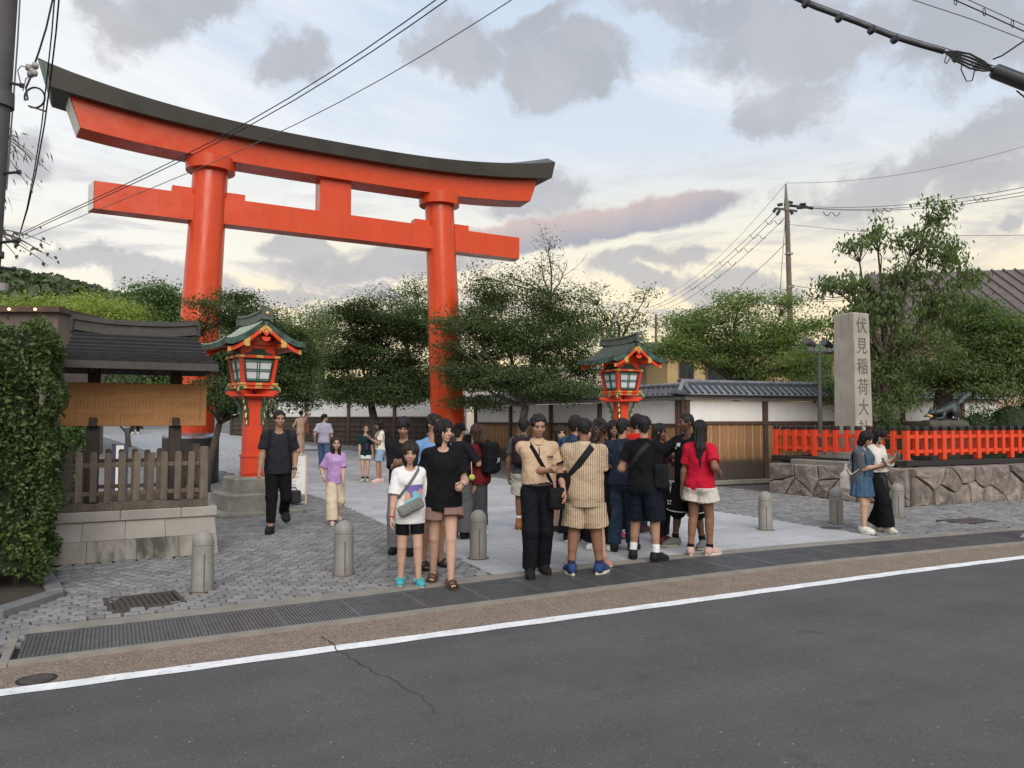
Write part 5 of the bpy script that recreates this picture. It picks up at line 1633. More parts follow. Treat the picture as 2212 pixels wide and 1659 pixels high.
wire('power_line', 'thin top wire running from the far pole down to the left', [Pp(1697, 397), at(1430, 640, 75)], 0.011, M['wire_grey'], 0.9, G4)
wire('power_line', 'thin top wire running from the far pole to the right edge', [Pp(1697, 395), at(2240, 308, 34)], 0.010, M['wire_grey'], 0.5, G4)
nm = ['upper', 'middle', 'lower']
PL = []
for i, (x0, y0, x1, y1) in enumerate(((1673, 457, 1400, 665), (1681, 462, 1412, 667), (1696, 470, 1425, 672))):
 PL.append(0)
 PL[-1] = wire('power_line', nm[i] + ' of the three lines falling from the far pole to the left', [Pp(x0, y0), at(x1, y1, 78)], 0.015, M['wire'], 0.8, G4)
for i, (x0, y0, x1, y1) in enumerate(((1745, 446, 2240, 399), (1752, 449, 2240, 409), (1757, 450, 2240, 417))):
 PL.append(0)
 PL[-1] = wire('power_line', nm[i] + ' of the three lines from the far pole to the right edge', [Pp(x0, y0), at(x1, y1, 30)], 0.013, M['wire'], 0.35, G4)
wire('power_line', 'single wire leaving the far pole mid height to the right', [Pp(1701, 484), at(1960, 507, 40), at(2240, 507, 36)], 0.012, M['wire_grey'], 0.05, G4)
wire('power_line', 'stay wire dropping steeply beside the far pole', [Pp(1696, 478), at(1685, 632, 43)], 0.016, M['wire_grey'], 0, G4)
wire('power_line', 'service wire falling left from the middle of the far pole', [Pp(1702, 520), at(1615, 600, 50), at(1560, 660, 60)], 0.016, M['wire'], 0.1, G4)
for i, y in enumerate((615, 638, 643)):
 wire('power_line', 'low service wire at the far pole, ' + ['highest', 'middle', 'lowest'][i], [Pp(1708, y), at(1860, y + 2 - i, 36)], 0.015, M['wire'], 0.2, G4)
for par, grp in ((PL[2], ((1655, 474), (1622, 505), (1590, 534), (1555, 563), (1522, 590), (1490, 615))), (PL[5], ((1780, 455), (1800, 456), (1895, 448), (1912, 447), (2105, 424), (2122, 424)))):
 for (xa, ya) in grp:
  for dx in ((0, 20) if par is PL[2] else (0,)):
   d_ = DP + (1690 - xa) * 0.13 if par is PL[2] else 37
   pts = [Vector(at(xa + dx + q * 17 - 2, ya + (2 if q in (0, 1) else 2 + 9 * math.sin(q * PI)), d_)) for q in np.linspace(0, 1, 7)]
   MB().tube(pts, 0.018, 5).build('wire_loop', M['wire'], par)
pole3 = thing('utility_pole', 'thin distant pole behind the right lantern', 'utility pole', (at(1417, 905, 60)[0], at(1417, 905, 60)[1], 0))
MB().tube([Vector((pole3.location.x, pole3.location.y, 0)), Vector(at(1417, 678, 60))], [0.13, 0.09], 8).build('pole_shaft', M['pole_conc'], pole3)
MB().tube([Vector(at(1417, 700, 60)), Vector(at(1421, 704, 60))], 0.12, 8).build('lamp_bracket', M['steel'], pole3)
# ------------------------------------------------------------------ houses
def house_box(t, c, w, d, h, rz, m):
 Mt = Matrix.Translation((c[0], c[1], 0)) @ Matrix.Rotation(rz, 4, 'Z')
 mb = MB().box((0, 0, h / 2), (w, d, h))
 mb.v = [tuple(Mt @ Vector(v)) for v in mb.v]
 return mb.build('house_wall', m, t), Mt
def window(par, Mt, x, z, w, h, y):
 tr = lambda mb: setattr(mb, 'v', [tuple(Mt @ Vector(v)) for v in mb.v]) or mb
 wn = tr(MB().box((x, y - 0.03, z), (w, 0.06, h), ch=0.005)).build('window', M['sash'], par)
 for i in range(2):
  tr(MB().box((x + (i - 0.5) * w * 0.47, y - 0.055 - 0.014 * i, z), (w * 0.43, 0.02, h * 0.86))).build('window_pane', M['glass'], wn)
 tr(MB().box((x, y - 0.055, z - h / 2 - 0.03), (w + 0.1, 0.11, 0.05))).build('window_sill', M['steel'], wn)
 return wn
c = at(1622, 800, 33)
hs = thing('house', 'yellow plastered house with dark framed windows behind the wall', 'house', (c[0], c[1], 0))
HZ = R(-24)
w_, Mt = house_box(hs, (c[0], c[1]), 8.6, 5, 4.4, HZ, M['cream_wall'])
for x, z, ww, hh in ((-2.0, 3.65, 1.55, 0.95), (-3.55, 3.62, 0.6, 0.7), (1.6, 3.7, 1.5, 1.0), (-3.8, 2.3, 0.9, 0.9)):
 window(hs, Mt, x, z, ww, hh, -2.5)
mb = MB()
mb.prism([(-4.8, -3.0, 4.35), (-4.8, 3.0, 4.35), (-4.8, 0, 4.95)], (9.6, 0, 0))
mb.v = [tuple(Mt @ Vector(v)) for v in mb.v]
mb.build('house_roof', M['tile_dark'], hs)
mb = MB()
mb.prism([(-1.0, -3.3, 2.75), (0.8, -3.3, 2.75), (-0.1, -3.3, 3.15)], (0, 0.8, 0))
mb.v = [tuple(Mt @ Vector(v)) for v in mb.v]
mb.build('porch_roof', M['tile'], hs)
c = at(1400, 800, 36)
hs = thing('house', 'plain grey and cream house wall just right of the right lantern', 'house', (c[0], c[1], 0))
w_, Mt = house_box(hs, (c[0], c[1]), 2.9, 4, 4.3, HZ, M['grey_wall'])
mb = MB().box((0, 0, 4.36), (3.2, 4.3, 0.14))
mb.v = [tuple(Mt @ Vector(v)) for v in mb.v]
mb.build('house_roof', M['steel'], hs)
window(hs, Mt, 0.9, 3.3, 0.8, 1.2, -2.0)
mb = MB().box((-1.2, -2.03, 2.15), (0.5, 0.05, 4.2))
mb.v = [tuple(Mt @ Vector(v)) for v in mb.v]
mb.build('house_panel', M['cream_wall'], hs)
c = at(1170, 815, 42)
hs = thing('shed', 'long pale shed with vertical ribbed cladding behind the left wall', 'shed', (c[0], c[1], 0))
w_, Mt = house_box(hs, (c[0], c[1]), 11, 4, 4.25, R(-30), M['pale_clad'])
rb = MB().box((0, 0, 2.1), (0.07, 0.05, 4.2)).mesh('cladding_rib', M['pale_clad'])
for i in range(36):
 piece('cladding_rib', rb, hs, wm(hs).inverted() @ Mt @ Matrix.Translation((-5.4 + i * 0.308, -2.02, 0)))
mb = MB().box((0, 0, 4.33), (11.4, 4.4, 0.16))
mb.v = [tuple(Mt @ Vector(v)) for v in mb.v]
mb.build('shed_roof', M['steel'], hs)
# big peach house at right
c = at(2190, 760, 29)
hs = thing('house', 'large peach walled house with a brown ribbed roof at the right edge', 'house', (c[0], c[1], 0))
HB_ = R(-38)
w_, Mt = house_box(hs, (c[0], c[1]), 9.0, 7.0, 5.0, HB_, M['peach_wall'])
mb = MB()
e0, e1 = 5.0, 7.35
mb.add([(-5.2, -4.6, e0), (5.6, -4.6, e0), (5.6, 0, e1), (-5.2, 0, e1), (5.6, 4.6, e0), (-5.2, 4.6, e0)], [(0, 1, 2, 3), (3, 2, 4, 5)])
mb.add([(-5.2, -4.6, e0 - .16), (5.6, -4.6, e0 - .16), (5.6, 0, e1 - .16), (-5.2, 0, e1 - .16), (5.6, 4.6, e0 - .16), (-5.2, 4.6, e0 - .16)], [(3, 2, 1, 0), (5, 4, 2, 3)])
mb.add([(-5.2, -4.6, e0 - .16), (-5.2, -4.6, e0), (-5.2, 0, e1), (-5.2, 0, e1 - .16), (-5.2, 4.6, e0), (-5.2, 4.6, e0 - .16)], [(0, 3, 2, 1), (3, 5, 4, 2)])
mb.add([(-5.2, -4.6, e0 - .16), (5.6, -4.6, e0 - .16), (5.6, -4.6, e0), (-5.2, -4.6, e0)], [(0, 1, 2, 3)])
mb.v = [tuple(Mt @ Vector(v)) for v in mb.v]
ro = mb.build('house_roof', M['brown_roof'], hs)
sm_ = MB().beam((0, -4.58, e0 + 0.03), (0, -0.02, e1 + 0.03), 0.05, 0.05).mesh('roof_seam', M['brown_roof'])
for i in range(27):
 piece('roof_seam', sm_, ro, wm(ro).inverted() @ Mt @ Matrix.Translation((-5.1 + i * 0.4, 0, 0)))
mb = MB().prism([(-4.5, -3.48, 5.0), (-4.5, 3.48, 5.0), (-4.5, 0, 6.9)], (0.1, 0, 0))
mb.v = [tuple(Mt @ Vector(v)) for v in mb.v]
mb.build('gable_wall', M['peach_wall'], hs)
for x, z in ((-3.0, 3.6), (-0.2, 3.6), (2.6, 3.6)):
 window(hs, Mt, x, z, 1.6, 1.1, -3.5)
# brown building far left with little lamps along its eave
c = at(70, 690, 24)
hs = thing('shop_building', 'brown low building with small warm lamps along the eave, above the hedge', 'building', (c[0], c[1], 0))
w_, Mt = house_box(hs, (c[0], c[1] + 2), 3.0, 3.0, 5.05, R(-26), M['brown_roof'])
mb = MB()
mb.prism([(-1.7, -1.75, 5.05), (1.65, -1.75, 5.05), (1.65, -1.75, 5.22), (-1.7, -1.75, 5.22)], (0, 3.5, 0))
mb.v = [tuple(Mt @ Vector(v)) for v in mb.v]
mb.build('building_roof', M['brown_post'], hs)
for x in (-0.55, 0.15, 0.95):
 mb = MB().lathe([(0.0, -0.04), (0.035, -0.02), (0.035, 0.02), (0, 0.04)], Mt @ Vector((x, -1.80, 5.12)), 8, capb=False, capt=False)
 mb.build('eave_lamp', M['warm_lamp'], hs)
# ------------------------------------------------------------------ foliage
LEAF = {
 'maple': leafmat('maple_leaves', (0.040, 0.064, 0.026), (0.064, 0.094, 0.036), (0.09, 0.122, 0.046), 0.9, 0.38),
 'cherry': leafmat('cherry_leaves', (0.100, 0.150, 0.048), (0.145, 0.200, 0.062), (0.188, 0.244, 0.082), 0.9, 0.44),
 'cherry_mid': leafmat('cherry_leaves_mid', (0.072, 0.110, 0.040), (0.105, 0.150, 0.054), (0.14, 0.188, 0.068), 0.9, 0.42),
 'cherry_dark': leafmat('cherry_leaves_dark', (0.055, 0.098, 0.034), (0.084, 0.134, 0.046), (0.115, 0.165, 0.058), 0.9, 0.36),
 'fresh': leafmat('fresh_leaves', (0.15, 0.20, 0.045), (0.23, 0.275, 0.06), (0.27, 0.31, 0.075), 0.35, 0.38),
 'pale': leafmat('pale_leaves', (0.12, 0.16, 0.07), (0.16, 0.205, 0.09), (0.19, 0.235, 0.105), 0.6, 0.38),
 'hedge': leafmat('hedge_leaves', (0.036, 0.062, 0.018), (0.060, 0.096, 0.026), (0.115, 0.155, 0.042), 2.5, 0.22),
 'forest': leafmat('forest_leaves', (0.042, 0.062, 0.030), (0.066, 0.092, 0.042), (0.088, 0.118, 0.052), 0.045, 0.2),
 'juniper': leafmat('juniper_leaves', (0.030, 0.075, 0.022), (0.048, 0.110, 0.032), (0.07, 0.135, 0.04), 1.5, 0.2),
 'bamboo': leafmat('bamboo_leaves', (0.045, 0.070, 0.020), (0.060, 0.090, 0.025), (0.08, 0.11, 0.035), 2, 0.4),
}
def unit(v):
 return v / np.maximum(np.linalg.norm(v, axis=-1, keepdims=True), 1e-9)
def leaf_mesh(name, C, Dr, N, Ln, W, m, fold=0.18):
 """C centres (n,3), Dr leaf directions, N normals, Ln lengths, W width ratio; rhombus folded on its midrib"""
 n = len(C)
 Dr = unit(Dr)
 S = unit(np.cross(Dr, N))
 Nn = np.cross(S, Dr)
 L = Ln[:, None]
 A = C - Dr * L * 0.5
 B = C + Dr * L * 0.5
 l = C + S * L * W * 0.5 - Dr * L * 0.08 + Nn * L * fold * W
 r = C - S * L * W * 0.5 - Dr * L * 0.08 + Nn * L * fold * W
 V = np.stack([A, r, B, l], 1).reshape(-1, 3)
 i = np.arange(n)[:, None] * 4
 T = np.concatenate([i + np.array([[0, 1, 2]]), i + np.array([[0, 2, 3]])], 0)
 T = np.stack([i + np.array([[0, 1, 2]]), i + np.array([[0, 2, 3]])], 1).reshape(-1, 3)
 return np_mesh(name, V, T, [m])
def foliage_points(blobs, rg, shell=2.2):
 """blobs: (centre, radii, n) -> cluster centres"""
 out, owner = [], []
 for bi, (c, r, n) in enumerate(blobs):
  v = unit(rg.normal(size=(n, 3)))
  rad = rg.random((n, 1)) ** (1 / shell)
  out.append(np.array(c) + v * rad * np.array(r))
  owner += [bi] * n
 return np.concatenate(out), np.array(owner)
def tree(label, base, blobs, leaf, seed, trunk_r=0.12, per=60, size=0.075, width=0.75, spread=(0.30, 0.30, 0.10), fork=None, bark='bark', name='tree',
  droop=0.3, group='trees behind the plaza', cat='tree', lean=None, twigs=True, zbase=0.0, shell=2.2, upn=1.0, bare=0, airy=None):
 rg = np.random.default_rng(seed)
 base = np.array([base[0], base[1], zbase])
 t = thing(name, label, cat, tuple(base), 0, group)
 P, own = foliage_points(blobs, rg, shell)
 cen = np.mean([b[0] for b in blobs], 0)
 if fork is None:
  zmin = min(b[0][2] - b[1][2] for b in blobs)
  fork = base + (cen - base) * 0.25
  fork[2] = max(zbase + 0.5, min(zmin + 0.1, cen[2] - 0.3))
 fork = np.array(fork, float)
 mb = MB()
 mid = (base + fork) / 2 + np.array([rg.normal(0, .06), rg.normal(0, .06), 0]) * (fork[2] - base[2])
 mb.tube([base - [0, 0, .1], base + (mid - base) * 0.12, mid, fork], [trunk_r * 1.45, trunk_r * 1.12, trunk_r, trunk_r * 0.8], 10)
 limbs = []
 for (c, r, n) in blobs:
  c = np.array(c, float)
  a = fork.copy()
  d = c - a
  k = a + d * 0.45 + np.array([rg.normal(0, .1), rg.normal(0, .1), rg.uniform(0.0, .12)]) * np.linalg.norm(d)
  tip = c + np.array([0, 0, r[2] * 0.35])
  path = []
  for q in np.linspace(0, 1, 7):
   path.append((1 - q) ** 2 * a + 2 * q * (1 - q) * k + q * q * tip + rg.normal(0, 0.025, 3) * (q > 0))
  r0 = trunk_r * rg.uniform(.38, .55)
  mb.tube(path, list(np.linspace(r0, 0.012, 7)), 6)
  limbs.append(np.array(path))
 if twigs:
  for p, o in zip(P, own):
   L = limbs[o][1:]
   j = np.argmin(np.linalg.norm(L - p, axis=1))
   a = L[max(0, j - 1)]
   m_ = (a + p) / 2 + rg.normal(0, 0.06, 3)
   mb.tube([a, m_, p], [0.014, 0.010, 0.005], 3, caps=False)
 for _ in range(bare):
  L = limbs[rg.integers(len(limbs))]
  a = L[rg.integers(2, 7)]
  v = unit(np.array([rg.normal(), rg.normal(), rg.uniform(.3, 1.4)])) * rg.uniform(.6, 1.5)
  e = a + v
  mb.tube([a, a + v * 0.5 + rg.normal(0, .06, 3), e], [0.013, 0.008, 0.004], 3, caps=False)
  for q in (0.4, 0.65, 0.85):
   s = a + v * q
   mb.tube([s, s + unit(v + rg.normal(0, 1.2, 3)) * rg.uniform(.2, .5)], [0.007, 0.003], 3, caps=False)
 mb.build('trunk', M[bark], t, smooth=True)
 n = len(P)
 cnt = np.maximum(3, (per * rg.uniform(.6, 1.4, n)).astype(int))
 if airy: cnt = np.where(P[:, 2] > airy, np.maximum(3, cnt * .55), cnt).astype(int)
 idx = np.repeat(np.arange(n), cnt)
 C = P[idx] + rg.normal(size=(len(idx), 3)) * np.array(spread)
 out = unit(P[idx] - cen + rg.normal(0, .3, (len(idx), 3)))
 Dr = unit(rg.normal(size=C.shape) * np.array([1, 1, 0.5]) + out * 0.6 + np.array([0, 0, -droop]))
 N = unit(rg.normal(size=C.shape) * 0.55 + out * 0.35 + np.array([0, -0.15, upn]))
 Ln = size * rg.uniform(.65, 1.3, len(C))
 if airy:
  up = (P[idx][:, 2] > airy)
  C = np.where(up[:, None], P[idx] + (C - P[idx]) * .75 - np.array([0, 0, .04]), C)
  Ln = np.where(up, Ln * 1.35, Ln)
  Dr = np.where(up[:, None], unit(Dr + np.array([0, 0, -.9])), Dr)
 me = leaf_mesh('crown', C - np.array(base), Dr, N, Ln, width, LEAF[leaf])
 o = D.objects.new('crown', me)
 attach(o, t)
 return t
def pb(px, py, d, rx, ry, n, deep=None):
 c = np.array(at(px, py, d))
 a = rx / F * d
 return (c, (a, deep or a, ry / F * d), n)
def foot(px, d):
 p = at(px, 905, d)
 return (p[0], p[1])
# dark maple by the left pillar
d = 17.6
tree('dark maple in front of the left pillar with a leaning forked trunk', foot(447, d + 0.6), [
 pb(545, 690, d + 1, 52, 48, 34), pb(515, 650, d + 1, 36, 22, 14), pb(478, 665, d, 26, 24, 6), pb(445, 655, d, 20, 18, 4), pb(430, 700, d, 30, 24, 10),
 pb(470, 770, d, 45, 40, 26), pb(500, 850, d, 44, 50, 26), pb(575, 760, d + 1.4, 58, 55, 40), pb(600, 830, d + 1.6, 62, 45, 56), pb(640, 800, d + 2.4, 36, 60, 54), pb(625, 745, d + 2.4, 36, 50, 40),
 pb(560, 880, d + 0.6, 40, 24, 14), pb(430, 855, d + .3, 28, 36, 12), pb(652, 865, d + 2.6, 26, 20, 10)], 'maple', 21, 0.085, 165, 0.056, 0.85, (0.24, 0.24, 0.07),
 fork=at(474, 915, d + .3), name='maple_tree', group='dark maples round the gate')
d = 27.0
tree('dense dark maple with a curved trunk between the gate pillars', foot(822, d), [
 pb(790, 740, d, 80, 60, 60), pb(860, 790, d, 75, 60, 60), pb(735, 790, d, 44, 46, 30), pb(800, 848, d, 110, 30, 66), pb(885, 845, d - .5, 60, 34, 40), pb(770, 680, d, 46, 34, 26), pb(845, 700, d, 70, 45, 40),
 pb(915, 730, d, 30, 70, 26), pb(730, 850, d, 34, 22, 14)], 'maple', 22, 0.15, 190, 0.072, 0.85, (0.32, 0.32, 0.09), fork=at(800, 862, d), name='maple_tree', group='dark maples round the gate')
d = 33.0
tree('lighter cherry tree rising behind the central dark maple', foot(880, d), [pb(880, 665, d, 56, 44, 34), pb(905, 630, d, 28, 26, 12), pb(840, 640, d, 34, 18, 10), pb(925, 690, d, 40, 60, 30), pb(795, 655, d, 22, 18, 6)],
 'cherry_dark', 23, 0.13, 75, 0.11, 0.5, (0.36, 0.36, 0.2), name='cherry_tree', zbase=0.6)
d = 42.0
tree('pale green leafy tree in the gap right of the left lantern', foot(650, d), [pb(650, 735, d, 58, 62, 60), pb(690, 700, d, 34, 30, 22), pb(610, 700, d, 30, 24, 14), pb(700, 760, d, 40, 60, 34), pb(640, 800, d, 60, 40, 40), pb(720, 680, d, 22, 18, 8)],
 'pale', 24, 0.2, 80, 0.15, 0.5, (0.5, 0.5, 0.3), zbase=1.0)
d = 22.6
tree('broad dark maple with a pale forked trunk right of the right pillar', foot(1128, d), [
 pb(1100, 725, d, 90, 55, 66), pb(1020, 700, d, 62, 46, 36), pb(1195, 745, d, 85, 55, 60), pb(1100, 815, d - .4, 110, 32, 66), pb(1215, 845, d - .8, 75, 26, 34), pb(1020, 800, d - .3, 52, 44, 36),
 pb(1075, 640, d + .8, 60, 36, 30), pb(1180, 665, d + .6, 60, 46, 36), pb(972, 705, d - 1.4, 24, 16, 5), pb(958, 690, d - 1.5, 14, 12, 2), pb(968, 800, d - 1.4, 20, 10, 4), pb(975, 745, d - 1.2, 18, 14, 5), pb(1265, 790, d, 44, 40, 24), pb(1240, 690, d + 1, 50, 40, 22), pb(1040, 870, d, 60, 14, 14)],
 'maple', 25, 0.14, 175, 0.062, 0.85, (0.31, 0.31, 0.09), fork=at(1135, 878, d), name='maple_tree', group='dark maples round the gate', bark='bark_pale')
d = 29.0
tree('thin half bare tree with naked twigs above the right maple', foot(1190, d), [pb(1185, 540, d, 12, 34, 5), pb(1170, 580, d, 30, 34, 9), pb(1150, 620, d, 46, 30, 14), pb(1235, 640, d, 40, 34, 6), pb(1215, 600, d, 20, 30, 3), pb(1030, 610, d, 40, 30, 16), pb(1090, 600, d, 40, 20, 12)],
 'cherry_dark', 26, 0.09, 24, 0.12, 0.42, (0.25, 0.25, 0.22), fork=at(1190, 640, d), name='half_bare_tree', droop=0.9, bare=36)
d = 27.0
tree('thin loose leaved tree just above the right lantern', foot(1330, d), [pb(1325, 690, d, 56, 40, 18), pb(1395, 640, d, 36, 16, 5), pb(1280, 650, d, 44, 30, 14), pb(1370, 690, d, 40, 30, 9), pb(1285, 720, d, 44, 40, 20), pb(1345, 740, d, 60, 24, 14)],
 'cherry_dark', 27, 0.09, 46, 0.115, 0.42, (0.27, 0.27, 0.16), name='cherry_tree', droop=0.7)
d = 25.5
tree('wide green cherry tree spreading over the wall left of the monument', foot(1588, d), [
 pb(1550, 690, d, 84, 42, 48), pb(1625, 735, d, 100, 48, 66), pb(1500, 722, d, 62, 36, 36), pb(1468, 752, d - .5, 46, 30, 34), pb(1690, 720, d, 70, 50, 44), pb(1600, 650, d, 60, 28, 22), pb(1740, 790, d - 2, 50, 50, 36), pb(1640, 800, d, 90, 28, 44), pb(1700, 660, d, 50, 30, 16),
 pb(1760, 700, d, 40, 40, 18), pb(1465, 690, d, 34, 20, 8), pb(1560, 775, d, 60, 30, 26), pb(1790, 850, d - 4, 30, 40, 18)],
 'cherry', 28, 0.15, 100, 0.098, 0.46, (0.28, 0.28, 0.11), fork=at(1590, 830, d), name='cherry_tree', droop=0.45)
d = 18.6
tree('tall airy cherry tree rising right behind the stone monument', foot(1914, d), [
 pb(1895, 500, d, 44, 30, 12), pb(1860, 530, d, 40, 22, 9), pb(2020, 455, d, 34, 40, 14), pb(1985, 520, d, 50, 40, 20), pb(2050, 545, d, 46, 42, 22), pb(1950, 590, d, 70, 36, 26), pb(1835, 610, d, 66, 28, 20), pb(1790, 620, d, 34, 22, 7), pb(1900, 665, d, 90, 44, 40),
 pb(2030, 650, d, 70, 50, 40), pb(1840, 700, d, 60, 44, 26), pb(1960, 745, d, 90, 54, 52), pb(1905, 800, d, 66, 40, 34), pb(1930, 850, d, 70, 30, 30), pb(2085, 590, d, 34, 30, 10), pb(1900, 880, d - .3, 40, 22, 10)],
 'cherry_mid', 29, 0.16, 56, 0.092, 0.42, (0.19, 0.19, 0.10), airy=3.6, fork=at(1912, 800, d), name='cherry_tree', droop=0.8, zbase=0.68)
d = 19.6
tree('low spreading dark trunked tree behind the fox statue at the right edge', foot(2035, d), [
 pb(2100, 740, d, 90, 46, 56), pb(2060, 800, d, 90, 34, 52), pb(2165, 790, d, 70, 50, 52), pb(2150, 700, d, 64, 36, 36), pb(1985, 820, d, 56, 30, 26), pb(2210, 740, d, 60, 60, 40), pb(2100, 680, d + .6, 70, 34, 34), pb(2230, 830, d, 50, 30, 26), pb(2120, 840, d - .4, 70, 14, 18)],
 'cherry_mid', 30, 0.24, 95, 0.092, 0.46, (0.27, 0.27, 0.10), fork=at(2040, 838, d), name='cherry_tree', droop=0.4, zbase=0.68)
# trees far left beyond the notice board
GB_ = 'trees on the slope at the left'
for lab, px_, d, bl, lf, sd in (
  ('round bright yellow-green tree above the notice board roof', 265, 55, [(270, 682, 80, 34, 60), (215, 690, 60, 36, 40), (320, 690, 50, 26, 30), (250, 715, 110, 30, 50)], 'fresh', 41),
  ('bright green tree left of the yellow-green one', 130, 62, [(150, 672, 60, 26, 40), (205, 662, 50, 24, 30), (110, 690, 60, 30, 40), (50, 672, 50, 24, 36)], 'fresh', 42),
  ('flat topped green tree between the bright tree and the left pillar', 345, 48, [(345, 640, 46, 22, 30), (390, 655, 34, 24, 22), (310, 632, 40, 14, 16), (375, 690, 50, 30, 34)], 'cherry_dark', 43),
  ('dark green tree seen through the gap between board and roof', 300, 40, [(240, 790, 120, 40, 70), (360, 790, 80, 44, 50), (160, 800, 60, 50, 34), (300, 740, 110, 34, 60), (400, 745, 60, 40, 34), (330, 842, 100, 30, 40)], 'cherry_dark', 44),
  ('green tree low behind the hedge at the left', 60, 34, [(40, 770, 70, 40, 40), (120, 790, 60, 50, 40), (80, 840, 80, 50, 40), (0, 800, 80, 50, 30)], 'cherry_dark', 45)):
 tree(lab, foot(px_, d), [pb(a, b, d, r1, r2, int(n * 0.8)) for a, b, r1, r2, n in bl], lf, sd, 0.22, 70, 0.0042 * d, 0.62, (0.011 * d, 0.011 * d, 0.006 * d), zbase=1.0, group=GB_, twigs=False)
# sapling with a cut stake
p_ = foot(280, 30)
sap = thing('sapling', 'young bare sapling tied to a stake, seen under the notice board', 'tree', (p_[0], p_[1], 0.3), 0)
MB().tube([(p_[0], p_[1], 0.3), (p_[0] - .05, p_[1], 1.0), (p_[0] - .1, p_[1], 1.35)], [0.12, 0.10, 0.09], 8).build('trunk', M['bark_pale'], sap, smooth=True)
mb = MB()
for dx, dz in ((-0.5, 1.6), (0.35, 1.7), (0.1, 2.0)):
 mb.tube([(p_[0] - .05, p_[1], 1.1), (p_[0] + dx * .6, p_[1], 1.4), (p_[0] + dx, p_[1], 0.3 + dz)], [0.05, 0.035, 0.02], 6)
mb.build('branch', M['bark'], sap, smooth=True)
# wooded hill far left
mb = MB()
G = []
hp = [(-260, 560), (-120, 575), (0, 600), (60, 606), (130, 622), (200, 640), (260, 652), (330, 662), (420, 680), (560, 720), (700, 780)]
hx = [a for a, b in hp]
hy = [b for a, b in hp]
for d, f_ in ((150, 0.0), (200, 0.5), (260, 0.85), (320, 1.0), (420, 0.9), (600, 0.2)):
 row = []
 for px_ in range(-260, 701, 40):
  top = float(np.interp(px_, hx, hy))
  zt_ = EYE + (905 - top) / F * 320
  p = at(px_, 905, d)
  row.append((p[0], p[1], max(-0.5, zt_ * f_ - 2)))
 G.append(row)
mb.grid(G)
M['hill_soil'] = pmat('hill_soil', (0.03, 0.05, 0.02), 0.95)
hill = mb.build('hill', M['hill_soil'], kind='structure')
up_faces(hill)
rg = np.random.default_rng(9)
Cs, Ds, Ns, Ls = [], [], [], []
for _ in range(620):
 px_ = rg.uniform(-230, 640)
 f_ = rg.uniform(0.0, 1.0)
 d = 200 + 130 * f_
 top = float(np.interp(px_, hx, hy))
 zt_ = (EYE + (905 - top) / F * 320) * np.interp(d, [150, 200, 260, 320], [0, .5, .85, 1.0]) - 2
 c = np.array(at(px_, 905, d))
 c[2] = zt_
 r = rg.uniform(3.0, 5.5)
 n = 46
 v = unit(rg.normal(size=(n, 3)))
 v[:, 2] = np.abs(v[:, 2]) * 0.9
 Cs.append(c + v * r * np.array([1, 1, 0.85]))
 Ds.append(rg.normal(size=(n, 3)))
 Ns.append(v + rg.normal(0, .35, (n, 3)))
 Ls.append(np.full(n, r * 0.62) * rg.uniform(.6, 1.2, n))
me = leaf_mesh('forest', np.concatenate(Cs), np.concatenate(Ds), np.concatenate(Ns), np.concatenate(Ls), 0.8, LEAF['forest'])
fo = D.objects.new('forest', me)
attach(fo, None)
tag(fo, kind='stuff')
# clipped hedge in its bed
hg = thing('hedge', 'tall clipped green hedge at the left edge beside the notice board', 'hedge', (-1.6, 9.7, 0))
rg = np.random.default_rng(12)
HX0, HX1, HY0, HY1, HZ0, HZ1 = -3.6, -0.56, 8.85, 10.35, 0.08, 2.62
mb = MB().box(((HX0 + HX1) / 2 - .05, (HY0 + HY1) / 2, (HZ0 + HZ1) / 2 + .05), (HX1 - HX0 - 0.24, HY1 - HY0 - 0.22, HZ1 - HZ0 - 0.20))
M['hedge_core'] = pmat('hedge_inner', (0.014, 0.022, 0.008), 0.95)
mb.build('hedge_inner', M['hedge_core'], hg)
mb = MB()
for i in range(9):
 x = HX1 - 0.25 - i * 0.33
 mb.tube([(x, HY0 + .4, 0), (x + rg.normal(0, .05), HY0 + .35, 0.5), (x + rg.normal(0, .1), HY0 + .25, 1.1)], [0.035, 0.03, 0.02], 6)
mb.build('stem', M['bark'], hg)
n = 38000
face = rg.random(n)
U, V_ = rg.random(n), rg.random(n)
zz = HZ0 + (HZ1 - HZ0) * V_ ** 0.95
xs_ = np.where(face < .55, HX0 + (HX1 - HX0) * U, np.where(face < .9, HX1, HX0 + (HX1 - HX0) * U))
ys_ = np.where(face < .55, HY0, HY0 + (HY1 - HY0) * rg.random(n))
zz = np.where(face >= .9, HZ1, zz)
nx = np.where(face < .55, 0, np.where(face < .9, 1, 0))
ny = np.where(face < .55, -1, 0)
nz = np.where(face >= .9, 1, 0)
NN = np.stack([nx, ny, nz], 1).astype(float)
taper = np.clip((1.0 - zz) / 1.0, 0, 1) * 0.10
lump = 0.055 * np.sin(xs_ * 5.1 + zz * 3.3) * np.sin(zz * 4.1 + ys_ * 4.7) + 0.05 * np.sin(xs_ * 13 + zz * 11)
C = np.stack([xs_, ys_, zz], 1) + NN * (lump - taper + rg.normal(0, .036, n))[:, None]
edge_top = np.clip((zz - 2.3) / .35, 0, 1) * 0.10
C -= NN * edge_top[:, None] * (NN[:, 2:3] < .5)
keep = (C[:, 2] > 0.06 + 0.16 * np.abs(np.sin(C[:, 0] * 3.7 + C[:, 1] * 2)))
C, NN = C[keep], NN[keep]
n = len(C)
Dr = unit(NN * 0.9 + rg.normal(size=(n, 3)) * 0.8 + np.array([0, 0, 0.25]))
N = unit(NN * 0.6 + np.array([0, 0, 0.7]) + rg.normal(size=(n, 3)) * 0.5)
